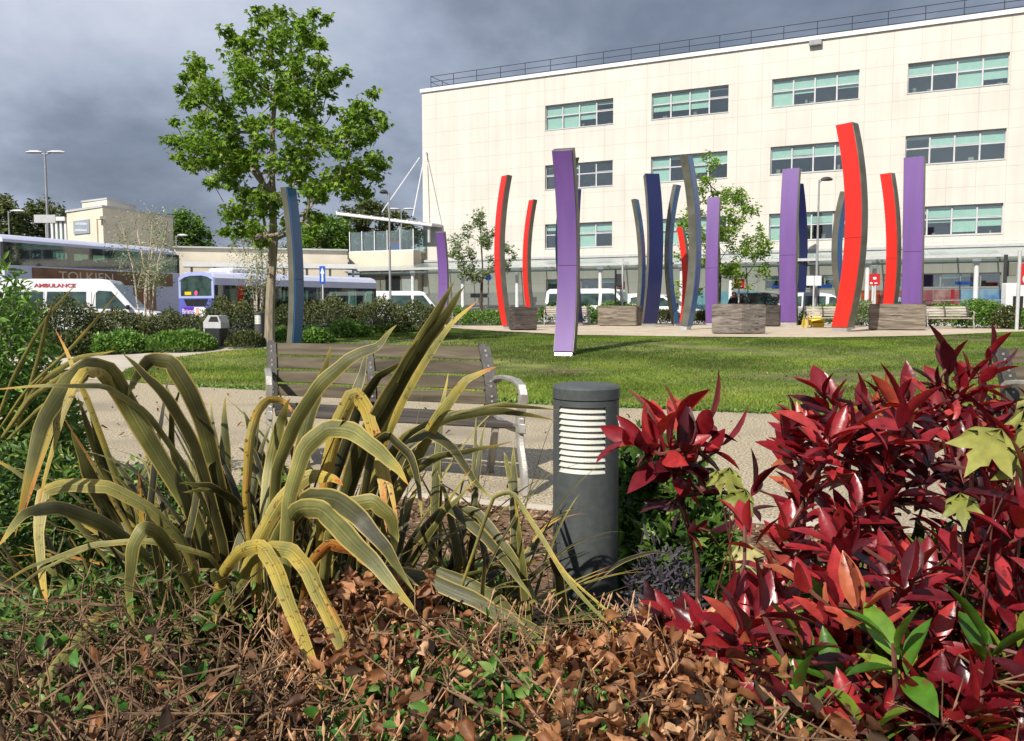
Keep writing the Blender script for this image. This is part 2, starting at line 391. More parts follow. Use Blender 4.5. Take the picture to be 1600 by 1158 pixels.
# concrete edging between gravel and mulch
def ribbon_on_ground(name, px, wd, h, mat):
    pts = pg(px); b = MB()
    for i in range(len(pts)-1):
        a, c = Vector((*pts[i], 0)), Vector((*pts[i+1], 0)); n = Vector((-(c-a).y, (c-a).x, 0)).normalized()*wd/2; z = .03
        a.z = Hh(a.x, a.y); c.z = Hh(c.x, c.y)
        up = Vector((0, 0, h)); dn = Vector((0, 0, -.03))
        b.add([a-n+dn, a+n+dn, c+n+dn, c-n+dn, a-n+up, a+n+up, c+n+up, c-n+up], [(0, 1, 2, 3), (4, 7, 6, 5), (0, 4, 5, 1), (2, 6, 7, 3), (1, 5, 6, 2), (0, 3, 7, 4)])
    o = b.build(name, mat); o['kind'] = 'structure'
ribbon_on_ground('path_edging', [(1900, 864), (1300, 824), (865, 798), (760, 788), (650, 777), (380, 765), (232, 744), (120, 715), (-60, 690)], .045, .022, m_conc)
# ================================================ MAIN BUILDING
def cladding(name, c1, c2, jc, cw, ch, joint=.006, off=(0, 0)):
    m, t, b = newmat(name); nd = t.nodes; lk = t.links
    tcn = nd.new('ShaderNodeTexCoord'); sp = nd.new('ShaderNodeSeparateXYZ'); lk.new(tcn.outputs['Object'], sp.inputs[0])
    ax = nd.new('ShaderNodeMath'); ax.operation = 'ADD'; lk.new(sp.outputs[0], ax.inputs[0]); lk.new(sp.outputs[1], ax.inputs[1])
    cb = nd.new('ShaderNodeCombineXYZ'); lk.new(ax.outputs[0], cb.inputs[0]); lk.new(sp.outputs[2], cb.inputs[1])
    mpp = nd.new('ShaderNodeMapping'); mpp.inputs['Location'].default_value = (off[0], off[1], 0); lk.new(cb.outputs[0], mpp.inputs[0])
    br = nd.new('ShaderNodeTexBrick'); br.offset = 0; br.inputs['Scale'].default_value = 1; br.inputs['Brick Width'].default_value = cw; br.inputs['Row Height'].default_value = ch
    br.inputs['Mortar Size'].default_value = joint; br.inputs['Mortar Smooth'].default_value = .2; br.inputs['Color1'].default_value = (*c1, 1); br.inputs['Color2'].default_value = (*c2, 1); br.inputs['Mortar'].default_value = (*jc, 1)
    br.inputs['Bias'].default_value = -.2
    lk.new(mpp.outputs[0], br.inputs[0])
    n = nd.new('ShaderNodeTexNoise'); n.inputs['Scale'].default_value = .35; n.inputs['Detail'].default_value = 8; lk.new(tcn.outputs['Object'], n.inputs[0])
    mp2 = nd.new('ShaderNodeMapping'); mp2.inputs['Scale'].default_value = (1.8, 1.8, .12); lk.new(tcn.outputs['Object'], mp2.inputs[0])
    n2 = nd.new('ShaderNodeTexNoise'); n2.inputs['Scale'].default_value = 1.2; n2.inputs['Detail'].default_value = 6; lk.new(mp2.outputs[0], n2.inputs[0])
    ad = nd.new('ShaderNodeMath'); ad.operation = 'ADD'; lk.new(n.outputs[0], ad.inputs[0]); lk.new(n2.outputs[0], ad.inputs[1])
    mr = nd.new('ShaderNodeMapRange'); mr.inputs[1].default_value = .75; mr.inputs[2].default_value = 1.25; mr.inputs[3].default_value = .90; mr.inputs[4].default_value = 1.05; lk.new(ad.outputs[0], mr.inputs[0])
    vm = nd.new('ShaderNodeVectorMath'); vm.operation = 'SCALE'; lk.new(br.outputs[0], vm.inputs[0]); lk.new(mr.outputs[0], vm.inputs['Scale'])
    lk.new(vm.outputs[0], b.inputs['Base Color']); b.inputs['Roughness'].default_value = .7
    bn = nd.new('ShaderNodeBump'); bn.inputs['Strength'].default_value = .4; bn.inputs['Distance'].default_value = .01; bn.invert = True; lk.new(br.outputs['Fac'], bn.inputs['Height']); lk.new(bn.outputs[0], b.inputs['Normal'])
    return m
m_clad = cladding('stone_cladding', (.60, .565, .505), (.58, .545, .485), (.48, .445, .39), 1.42, .985, .016, (.1, .34))
m_render = pm('cream_render', (.66, .60, .48), (.58, .52, .42), .8, .8, .1, 30)
m_plinth = cladding('grey_plinth_panels', (.42, .40, .37), (.43, .41, .38), (.3, .28, .25), 1.42, .7)
m_frame = pm('window_frame_grey', (.52, .52, .53), (.46, .46, .47), 4, .4)
m_blind = pm('roller_blind', (.62, .76, .70), (.55, .69, .63), 3, .8)
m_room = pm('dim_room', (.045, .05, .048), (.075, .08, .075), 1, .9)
m_wood2 = pm('office_clutter', (.4, .36, .28), (.12, .12, .14), 3, .8)
hosp = empty('hospital_building', FO, FROT, 'large four-storey cream stone-clad hospital block with rows of ribbon windows', 'building')
HT = 16.36; LEN = 52.0
WW, WH = 5.55, 1.62
bays = [(852, 958), (1018, 1138), (1206, 1342), (1418, 1576)]
scs = []
for a, c in bays:
    pyc = 183-(a-852)*.095
    s0 = fs(a, pyc)[0]; s1 = fs(c, pyc)[0]; scs.append(((s0+s1)/2, s1-s0))
tops = [14.45, 10.52, 6.60]
opens = []
for cs, wd in scs:
    for zt in tops: opens.append((cs-wd/2, cs+wd/2, zt-WH, zt))
for a, c in ((853, 962), (1196, 1320), (1380, 1564)):
    s0 = fs(a, 440)[0]; s1 = fs(c, 440)[0]; opens.append((s0, s1, 2.12, 2.92))
def wall_openings(name, x0, x1, z0, z1, ops, mat, parent, depth=.28):
    b = MB(); X = sorted({x0, x1, *[v for o in ops for v in o[:2]]}); Z = sorted({z0, z1, *[v for o in ops for v in o[2:]]})
    for i in range(len(X)-1):
        for j in range(len(Z)-1):
            cx_, cz_ = (X[i]+X[i+1])/2, (Z[j]+Z[j+1])/2
            if any(o[0] < cx_ < o[1] and o[2] < cz_ < o[3] for o in ops): continue
            b.quad((X[i], 0, Z[j]), (X[i+1], 0, Z[j]), (X[i+1], 0, Z[j+1]), (X[i], 0, Z[j+1]))
    for a, c, zb, zt in ops:
        b.quad((a, 0, zb), (a, depth, zb), (a, depth, zt), (a, 0, zt)); b.quad((c, 0, zt), (c, depth, zt), (c, depth, zb), (c, 0, zb))
        b.quad((a, 0, zt), (a, depth, zt), (c, depth, zt), (c, 0, zt)); b.quad((c, 0, zb), (c, depth, zb), (a, depth, zb), (a, 0, zb))
    b.quad((x0, 0, z0), (x0, 0, z1), (x0, 18, z1), (x0, 18, z0)); b.quad((x1, 0, z0), (x1, 18, z0), (x1, 18, z1), (x1, 0, z1))
    b.quad((x0, 18, z0), (x0, 18, z1), (x1, 18, z1), (x1, 18, z0)); b.quad((x0, 0, z1), (x1, 0, z1), (x1, 18, z1), (x0, 18, z1))
    return b.build(name, mat, parent, fix=False)
wall_openings('wall', .15, LEN, 0, HT, opens, m_clad, hosp)
# blinds as seen in the photograph: (upper pane, lower pane) fraction of blind drop for 4 panes
BL = {(0, 0): ((1, 1), (1, 1), (1, .45), (.4, 0)), (1, 0): ((1, .45), (1, .5), (1, .5), (.3, 0)), (2, 0): ((1, 1), (1, .25), (1, 0), (1, .2)), (3, 0): ((1, 0), (1, 0), (1, 1), (1, .6)),
      (0, 1): ((.3, 0), (.5, 0), (0, 0), (0, 0)), (1, 1): ((1, 1), (.35, 0), (1, .5), (1, 0)), (2, 1): ((1, 0), (.8, 0), (1, 0), (1, 0)), (3, 1): ((.3, 0), (1, 0), (1, 0), (1, 0)),
      (0, 2): ((.6, 0), (1, 1), (1, 1), (.8, 0)), (1, 2): ((1, 1), (1, 1), (1, .3), (.5, 0)), (2, 2): ((1, 1), (1, 0), (.9, 0), (1, 0)), (3, 2): ((.6, 0), (.9, .2), (1, .8), (1, .5))}
def ribbon_window(parent, x0, x1, z0, z1, n, split, blinds, seed, depth=.28):
    rr = random.Random(seed); b = MB(); y = depth-.09; t = .06
    b.box(x0, x1, y, y+.07, z0, z0+t); b.box(x0, x1, y, y+.07, z1-t, z1)
    wdt = (x1-x0)/n
    zs = z0+(z1-z0)*split if split else None
    for i in range(n+1):
        xc = x0+i*wdt; a = max(x0, xc-t/2*1.4); c = min(x1, xc+t/2*1.4)
        b.box(a, c, y-.012, y+.068, z0+t, z1-t)
    if zs:
        for i in range(n): b.box(x0+i*wdt+.036, x0+(i+1)*wdt-.036, y-.008, y+.062, zs-.035, zs+.035)
        for i in range(n):          # sashes
            if rr.random() < .3:
                a, c = x0+i*wdt+.05, x0+(i+1)*wdt-.05
                for q in ((a, c, zs+.045, zs+.08), (a, c, z1-t-.045, z1-t-.01)): b.box(q[0], q[1], y-.03, y-.012, q[2], q[3])
    f = b.build('window', m_frame, parent)
    g = MB(); g.box(x0+.02, x1-.02, y+.03, y+.036, z0+.02, z1-.02); g.build('glass', m_glass, f)
    sl = MB(); sl.box(x0-.03, x1+.03, -.03, .2, z0-.045, z0-.002); sl.build('sill', m_lgrey, f)
    bl = MB()
    for i in range(n):
        u, l = blinds[i % len(blinds)] if blinds else (0, 0)
        a, c = x0+i*wdt+.05, x0+(i+1)*wdt-.05
        if zs:
            if u: bl.box(a, c, y+.09, y+.1, z1-(z1-zs)*u, z1)
            if l: bl.box(a, c, y+.12, y+.13, zs-(zs-z0)*l, zs)
        elif u: bl.box(a, c, y+.09, y+.1, z1-(z1-z0)*u, z1)
    if bl.v: bl.build('blind', m_blind, f)
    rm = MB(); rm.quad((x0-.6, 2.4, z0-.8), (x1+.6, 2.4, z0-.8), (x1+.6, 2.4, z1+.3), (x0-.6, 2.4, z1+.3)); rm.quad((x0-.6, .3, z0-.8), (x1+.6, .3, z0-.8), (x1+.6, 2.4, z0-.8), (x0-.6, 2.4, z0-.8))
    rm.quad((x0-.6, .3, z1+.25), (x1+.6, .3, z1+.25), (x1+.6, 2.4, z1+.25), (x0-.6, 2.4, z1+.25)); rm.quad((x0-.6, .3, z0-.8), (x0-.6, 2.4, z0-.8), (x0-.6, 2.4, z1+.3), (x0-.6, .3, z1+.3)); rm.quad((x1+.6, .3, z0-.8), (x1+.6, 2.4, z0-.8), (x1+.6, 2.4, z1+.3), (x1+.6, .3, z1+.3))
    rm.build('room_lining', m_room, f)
    for _ in range(rr.randint(2, 6)):
        q = rr.uniform(x0+.2, x1-.5); h = rr.uniform(.08, .38); MB().cbox(q, q+rr.uniform(.08, .3), .5, .7, z0+.01, z0+h, .01).build('desk_item', m_wood2, f)
for bi, (cs, wd) in enumerate(scs):
    for ti, zt in enumerate(tops): ribbon_window(hosp, cs-wd/2, cs+wd/2, zt-WH, zt, 4, .56, BL[(bi, ti)], bi*7+ti)
for k, o in enumerate(opens[12:]): ribbon_window(hosp, o[0], o[1], o[2], o[3], 4 if k < 2 else 6, None, ((.35, 0), (.25, 0), (0, 0)), 90+k)
cb = MB(); cb.box(.05, LEN, -.12, .3, HT, HT+.24); cb.box(.05, .35, .3, 18, HT, HT+.24); cb.build('coping', m_white, hosp)
# roof railing
rb = MB(); rz = HT+.24
for z in (.35, .7, 1.1): rb.tube([(.35, .9, rz+z), (LEN, .9, rz+z)], .022, 6); rb.tube([(.35, .9, rz+z), (.35, 14, rz+z)], .022, 6)
x = .35
while x < LEN: rb.tube([(x, .9, rz-.1), (x, .9, rz+1.1)], .025, 6); rb.tube([(x, .9, rz+.3), (x, 2.0, rz-.1)], .015, 5); x += 1.9
for y in np.arange(2.5, 14, 2): rb.tube([(.35, y, rz-.1), (.35, y, rz+1.1)], .025, 6)
rb.build('roof_railing', m_dark, hosp)
s_, z_ = fs(1275, 68); MB().cbox(s_-.35, s_+.35, -.3, -.0, z_-.16, z_+.16, .03).build('floodlight', m_grey, hosp)
# grey plinth, coloured window boards, shop signs
s0, s1 = .17, fs(853, 455)[0]; MB().box(s0, s1, -.05, -.0, 0, 2.05).build('plinth', m_plinth, hosp)
def art(name, c1, c2, c3): return pm(name, c1, c2, 1.6, .35, 0, detail=8, c3=c3, s3=1.1)
m_art = [art('orange_red_film', (.62, .07, .02), (.45, .03, .02), (.75, .3, .12)), art('pink_floral_film', (.50, .22, .20), (.38, .10, .12), (.6, .38, .34)), art('pale_blue_film', (.22, .42, .66), (.40, .58, .74), (.12, .26, .58)), art('deep_blue_film', (.02, .16, .55), (.04, .28, .62), (.1, .36, .7)), art('aqua_film', (.18, .45, .55), (.32, .58, .62), (.1, .3, .5))]
segs = [(1070, 1185, 4), (1345, 1376, 0), (1376, 1500, 1), (1500, 1562, 2), (1562, 1582, 3)]
for a, c, k in segs:
    x0, x1 = fs(a, 465)[0], fs(c, 465)[0]; n = max(1, round((x1-x0)/1.15)); wdt = (x1-x0)/n
    for i in range(n): MB().box(x0+i*wdt+.02, x0+(i+1)*wdt-.02, -.07, -.0, .25, 2.0).build('window_film_panel', m_art[k], hosp)
x0 = fs(1488, 460)[0]; MB().box(x0-.08, x0+.1, -.085, -.0, .3, 2.02).build('red_mullion', m_red, hosp)
for a, c, py0, py1 in ((1205, 1217, 446, 449.5), (1275, 1299, 444.5, 449), (1492, 1519, 440, 444.5)):
    sa, z1 = fs(a, py0); sb, z0 = fs(c, py1); MB().box(sa, sb, .1, .13, z0, z1).build('fascia_sign', m_blue, hosp)
sa, z1 = fs(736, 459); sb, z0 = fs(763, 464.5); sg = MB().box(sa, sb, -.09, -.05, z0, z1).build('wall_sign', m_dark, hosp)
# ================================================ ENTRANCE CANOPY along the facade
can = empty('walkway_canopy', FO, FROT, 'long white glass walkway canopy on round columns along the hospital facade', 'canopy')
m_frost = glassmat('frosted_glass_roof', (.80, .88, .86), .9, .35)
cs0, cs1 = -11.5, 49
g = MB(); g.quad((cs0, -.25, 4.25), (cs1, -.25, 4.25), (cs1, -3.3, 3.72), (cs0, -3.3, 3.72)); g.quad((cs0, -.25, 4.22), (cs1, -.25, 4.22), (cs1, -3.3, 3.69), (cs0, -3.3, 3.69)); g.build('glass_roof', m_frost, can)
MB().box(cs0, cs1, -.4, -.15, 4.27, 4.42).build('back_beam', m_lgrey, can)
MB().box(cs0, cs1, -3.42, -3.28, 3.58, 3.73).build('fascia', m_lgrey, can)
MB().box(cs0, cs1, -2.9, -2.7, 3.32, 3.5).build('gutter_beam', pm('green_grey_beam', (.30, .34, .31), (.36, .40, .37), 2, .4), can)
rbm = MB(); x = cs0+.5
while x < cs1:
    rbm.add([(x, -.4, 4.05), (x+.07, -.4, 4.05), (x+.07, -.4, 4.2), (x, -.4, 4.2), (x, -3.28, 3.5), (x+.07, -3.28, 3.5), (x+.07, -3.28, 3.68), (x, -3.28, 3.68)], [(0, 1, 2, 3), (4, 7, 6, 5), (0, 4, 5, 1), (1, 5, 6, 2), (2, 6, 7, 3), (3, 7, 4, 0)]); x += 1.9
rbm.build('rafters', m_lgrey, can)
for px in (645, 723, 808, 938, 1065, 1142, 1355, 1366, 1525):
    q = 2.85 if px not in (1142, 1366, 808, 723) else 2.2
    s_, z_ = fs(px, 440, q)
    c = MB().lathe([(.17, .2), (.17, .3), (.12, .34), (.12, 3.2), (.15, 3.3)], (s_, -q, 0), 20); c.box(s_-.2, s_+.2, -q-.06, -q+.06, 3.3, 3.55)
    c.build('column', m_white, can, smooth=True)
# cables hung from the corner mast
mast = MB()
A = Vector((.55, -.25, 12.1))
for px, py in ((645, 338), (597, 331)):
    s_, z_ = fs(px, py, 2.0); mast.tube([A if px == 645 else Vector((-.02, -.1, 11.8)), (s_, -2.0, z_)], .035, 6)
s_, z_ = fs(692, 362, .1); mast.tube([A, (s_, -.1, z_)], .028, 6); mast.tube([(.55, .1, 12.1), A], .06, 6)
mast.build('tie_rod', m_white, hosp)
# ================================================ ENTRANCE LINK BLOCK with glass screen and tilted roof
link = empty('entrance_block', FO, FROT, 'low cream entrance block with glass roof screen beside the tall facade', 'building')
sL = fs(545, 405, 1.6)[0]; sR = fs(646, 405, 1.6)[0]
zB, zM, zT = fs(595, 418, 1.6)[1], fs(595, 393, 1.6)[1], fs(595, 361, 1.6)[1]
b = MB(); b.box(sL, sR, -1.6, 6, zB, zM); b.box(sR, -.02, -.6, 6, zB, zM-.1); b.build('upper_wall', m_render, link)
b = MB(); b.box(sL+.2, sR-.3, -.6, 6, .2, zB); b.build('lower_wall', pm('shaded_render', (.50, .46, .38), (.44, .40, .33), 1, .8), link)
for a, c, mm in ((603, 625, m_dark), (628, 645, m_white)):
    x0, x1 = fs(a, 440, .6)[0], fs(c, 440, .6)[0]; MB().box(x0, x1, -.66, -.6, .3, 3.3).build('door', mm, link)
gl = MB(); gl.box(sL+.05, sR-.02, -1.5, -1.47, zM+.01, zT); gl.box(sR-.02, sR+.01, -1.5, 3, zM+.01, zT); gl.box(sL+.05, sL+.08, -1.5, 3, zM+.01, zT); gl.build('glass_screen', m_clear, link)
for k in range(6):
    x = sL+.06+(sR-sL-.1)*k/5; MB().box(x-.03, x+.03, -1.56, -1.5, zM+.09, zT+.05).build('screen_post', m_white, link); MB().box(x-.02, x+.02, 2.6, 2.7, zM+.01, zT).build('screen_post', m_white, link)
MB().box(sL, sR, -1.57, -1.5, zM+.01, zM+.08).build('screen_rail', m_white, link)
s_, z_ = fs(618, 386, 1.3); MB().box(s_-.5, s_+.5, -1.35, -1.3, zM+.1, zM+.55).build('notice_board', m_blue, link); MB().box(s_-.5, s_+.5, -1.355, -1.3, zM+.56, zM+.72).build('notice_header', m_red, link)
ra, rz0 = fs(527, 334, 2.4); rb_, rz1 = fs(673, 352, 1.6)
b = MB(); b.add([(ra, -2.4, rz0-.03), (rb_, -1.4, rz1-.05), (rb_, 3, rz1-.05), (ra, 2, rz0-.03), (ra, -2.4, rz0+.06), (rb_, -1.4, rz1+.1), (rb_, 3, rz1+.1), (ra, 2, rz0+.06)], [(0, 1, 2, 3), (4, 7, 6, 5), (0, 4, 5, 1), (1, 5, 6, 2), (2, 6, 7, 3), (3, 7, 4, 0)]); b.build('tilted_roof', m_lgrey, link)
b = MB()
for k in range(9):
    t = k/8; x = ra+(rb_-ra)*t; z = rz0+(rz1-rz0)*t; b.box(x-.05, x+.05, -2.5+t, 2.2, z+.07, z+.17)
b.tube([(ra, -2.45, rz0), (rb_, -1.45, rz1)], .10, 8); b.build('roof_ribs', m_white, link)
b = MB(); b.tube([(rb_-.4, -1.2, rz1), (rb_-.4, -1.2, 5.6)], .1, 8); b.build('roof_prop', m_lgrey, link)
# ================================================ WING running left
def gbox(name, pxa, pxb, pyt, Da, Db, depth, z0, mat, parent, ztop=None):
    a = P(pxa, pyt, Da); c = P(pxb, pyt, Db); z1 = ztop or a.z
    d = Vector((c.x-a.x, c.y-a.y, 0)); n = Vector((-d.y, d.x, 0)).normalized(); n = n if n.y > 0 else -n
    b = MB(); vs = [Vector((p.x, p.y, z))+n*k for z in (z0, z1) for k in (0, depth) for p in (a, c)]
    b.add(vs, [(0, 2, 3, 1), (4, 5, 7, 6), (0, 1, 5, 4), (2, 6, 7, 3), (0, 4, 6, 2), (1, 3, 7, 5)])
    return b.build(name, mat, parent)
wing = empty('low_wing', (0, 0, 0), 0, 'long low beige wing with flat roof behind the buses', 'building')
gbox('wall', 272, 543, 393, 58, 61.5, 10, 0, m_render, wing, 5.05)
gbox('parapet', 270, 544, 391, 57.8, 61.3, .4, 5.05, m_lgrey, wing, 5.15)
shelter = empty('bus_shelter', (0, 0, 0), 0, 'pale flat-roofed bus shelter canopy running behind the single-decker', 'shelter')
gbox('roof', 285, 560, 415, 55, 58.5, 2.5, 3.65, m_white, shelter, 3.95)
for px in np.arange(300, 560, 36): c = P(px, 440, 56+(px-300)/260*3); MB().lathe([(.08, 0), (.08, 3.64)], (c.x, c.y, 0), 10).build('post', m_lgrey, shelter)
# ================================================ TOWER BLOCK left
tow = empty('small_office_block', (0, 0, 0), 0, 'small cream flat-roofed block with grey wall sign behind the double-decker', 'building')
a = P(160, 323, 62); l = P(104, 330, 65.5); r = P(270, 339, 69)
def corner_block(l, a, r, z0, z1, mat, name, parent, over=0):
    b = MB(); back = l+(r-a); ps_ = [l, a, r, back]
    cen = sum(ps_, Vector())/4
    ps_ = [p+(p-cen).normalized()*over for p in ps_]
    vs = [Vector((p.x, p.y, z)) for z in (z0, z1) for p in ps_]
    b.add(vs, [(0, 1, 2, 3), (7, 6, 5, 4)]+[(i, i+4, (i+1) % 4+4, (i+1) % 4) for i in range(4)])
    return b.build(name, mat, parent)
m_tow = pm('cream_wall', (.68, .63, .51), (.60, .55, .44), .7, .8, .1, 20)
corner_block(l, a, r, -.2, 8.2, m_tow, 'wall', tow); corner_block(l, a, r, 8.2, 8.36, m_lgrey, 'coping', tow, .1)
a2 = P(167, 312, 66); l2 = P(128, 315, 68); r2 = P(212, 320, 71)
corner_block(l2, a2, r2, 8.2, 9.25, m_tow, 'rooftop_box', tow); corner_block(l2, a2, r2, 9.25, 9.38, m_lgrey, 'rooftop_coping', tow, .08)
def on_face(pa, pb, px0, px1, py0, py1, off):       # rectangle on vertical plane pa-pb
    d = (pb-pa); d.z = 0; d.normalize(); n = Vector((-d.y, d.x, 0)); n = n if n.y < 0 else -n
    o = pa+n*off; res = []
    for px, py in ((px0, py1), (px1, py1), (px1, py0), (px0, py0)):
        rr = ray(px, py); t = (o-CAM).dot(n)/rr.dot(n); res.append(CAM+rr*t)
    return res, n
def slab_on(pa, pb, px0, px1, py0, py1, th, mat, name, parent, off=0):
    q, n = on_face(pa, pb, px0, px1, py0, py1, th+off); zt = (q[2].z+q[3].z)/2; zb = (q[0].z+q[1].z)/2
    b = MB(); f = [Vector((q[0].x, q[0].y, zb)), Vector((q[1].x, q[1].y, zb)), Vector((q[1].x, q[1].y, zt)), Vector((q[0].x, q[0].y, zt))]
    b.add(f+[p-n*th for p in f], [(0, 1, 2, 3), (7, 6, 5, 4), (0, 4, 5, 1), (1, 5, 6, 2), (2, 6, 7, 3), (3, 7, 4, 0)])
    return b.build(name, mat, parent)
m_sgrey = pm('sign_grey', (.26, .29, .33), (.30, .33, .37), 3, .4); m_sletter = pm('sign_pale', (.62, .68, .74), (.5, .56, .62), 6, .5)
sg = slab_on(l, a, 115, 139.5, 344, 365.5, .08, m_sgrey, 'wall_sign', tow)
random.seed(3)
for row, (y0, y1) in enumerate(((347.5, 351.5), (357.5, 361.5))):       # the two unreadable lines of the sign
    x = 118 if row == 0 else 117
    while x < 135.5:
        wd = random.uniform(.9, 2.1); slab_on(l, a, x, x+wd, y0+random.uniform(0, 1.1), y1, .02, m_sletter, 'sign_line', sg, .08); x += wd+.5
slab_on(l, a, 148.5, 156.5, 338, 342.5, .45, m_tow, 'wall_lamp', tow); slab_on(l, a, 149.5, 152, 343, 380, .12, m_tow, 'downpipe', tow)
gp = gbox('glazed_bay', 80, 104.5, 340, 66, 66, 6, 0, pm('green_bay_glass', (.34, .46, .42), (.42, .55, .50), .5, .15), tow, 7.6)
b = MB()
for px in (82, 89, 96, 103): c = P(px, 360, 65.9); b.box(c.x-.08, c.x+.08, c.y-.1, c.y+.05, 0, 7.6)
b.box(P(80, 340, 65.9).x-.1, P(104, 340, 65.9).x, 65.6, 66, 7.6, 7.9); b.build('bay_frame', m_white, tow)
# ================================================ SCULPTURE PILLARS
def paint(name, c, rough=.3, var=.92, coat=.3): 
    m = pm(name, c, tuple(x*var*.85 for x in c), 2.2, rough, .05, 60, stretch=(1.6, 1.6, .22), lo=.3, hi=.75); b = m.node_tree.nodes['Principled BSDF']; b.inputs['Coat Weight'].default_value = coat; b.inputs['Coat Roughness'].default_value = .15; return m
m_pred = paint('red_panel', (.74, .022, .012), .45, coat=.08); m_ppur = paint('purple_panel', (.15, .068, .27), .55, coat=.04); m_pnav = paint('navy_panel', (.005, .009, .065), .35); m_pblu = paint('blue_panel', (.02, .115, .29), .25, .7)
m_pedge = pm('pillar_side_steel', (.10, .097, .073), (.155, .15, .12), 2, .42, .1, 30, metal=.35)
m_foot = pm('pillar_foot_steel', (.55, .55, .56), (.42, .42, .44), 8, .4, metal=.5)
def pillar(label, color, top, mid, base, fw, sw, side, bow_sign=None, bow=None, D=None, seam=.45):
    """top/mid/base = photo points of the coloured face's centre line; fw, sw = photo widths of face and steel side; side = +1 side seen on the right"""
    B = G(*base) if D is None else P(base[0], base[1], D)
    if D is not None: B.z = Hh(B.x, B.y)
    k = B.y/F; h = (P(top[0], top[1], B.y)-B).z
    al = math.atan(2*sw/max(fw, 1)) ; al = min(max(al, R(12)), R(62))
    wd = fw*k/math.cos(al); th = min(max(sw*k/math.sin(al), .16), .42)
    nx = -math.sin(al)*side; tcam = Vector((-B.x, -B.y, 0)).normalized(); ph = math.atan2(tcam.x, -tcam.y)-side*al; ex = Vector((-tcam.y, tcam.x, 0))
    n = Vector((math.sin(ph), -math.cos(ph), 0)); u = Vector((math.cos(ph), math.sin(ph), 0))   # n: face normal, u: across the face
    latm = (mid[0]-(top[0]*.5+base[0]*.5))*k                # lateral bow of the middle
    if bow is None:
        bow = -latm/nx if abs(latm) > .02 else (.25 if bow_sign is None else bow_sign*.3)
        bow = max(-.95, min(.95, bow))
    if bow_sign is not None: bow = abs(bow)*bow_sign
    lean = (P(top[0], top[1], B.y)-B).x
    def c(t): return B + Vector((lean*t, 0, h*t)) + n*(-4*(-bow)*t*(1-t))*1.0
    rest = latm - (c(.5)-B-Vector((lean*.5, 0, h*.5))).dot(ex)
    def cc(t): return c(t)+ex*(rest*4*t*(1-t))
    root = empty('sculpture_pillar', B, 0, label, 'sculpture', 'curved coloured pillars of the plaza sculpture')
    def beam(t0, t1, uo, n0, n1, m=22, name='', mat=None, bev=0):
        b = MB(); vs = []
        for i in range(m+1):
            t = t0+(t1-t0)*i/m; p = cc(t)-B; tg = (cc(min(1, t+.01))-cc(max(0, t-.01))).normalized(); nn = (n-tg*n.dot(tg)).normalized()
            for a, d in ((-uo, n0), (uo, n0), (uo, n1), (-uo, n1)): vs.append(p+u*a+nn*d)
        f = [(0, 1, 2, 3), tuple(4*m+q for q in (3, 2, 1, 0))]
        for i in range(m):
            for q in range(4): j = (q+1) % 4; f.append((i*4+q, i*4+4+q, i*4+4+j, i*4+j))
        b.add(vs, f); return b.build(name, mat, root, smooth=True, bevel=bev)
    t0 = .022
    beam(t0, 1, wd/2, -th, -.012, 26, 'steel_body', m_pedge, .006)
    beam(t0+.003, seam-.0012, wd/2-.018, -.012, .006, 14, 'panel', color)
    beam(seam+.0012, .998, wd/2-.018, -.012, .006, 18, 'panel', color)
    beam(t0+.003, .998, wd/2-.018, -th-.006, -th, 26, 'rear_panel', color)
    beam(-.02/h, t0, wd/2-.03, -th+.03, -.03, 2, 'foot', m_foot)
    return root
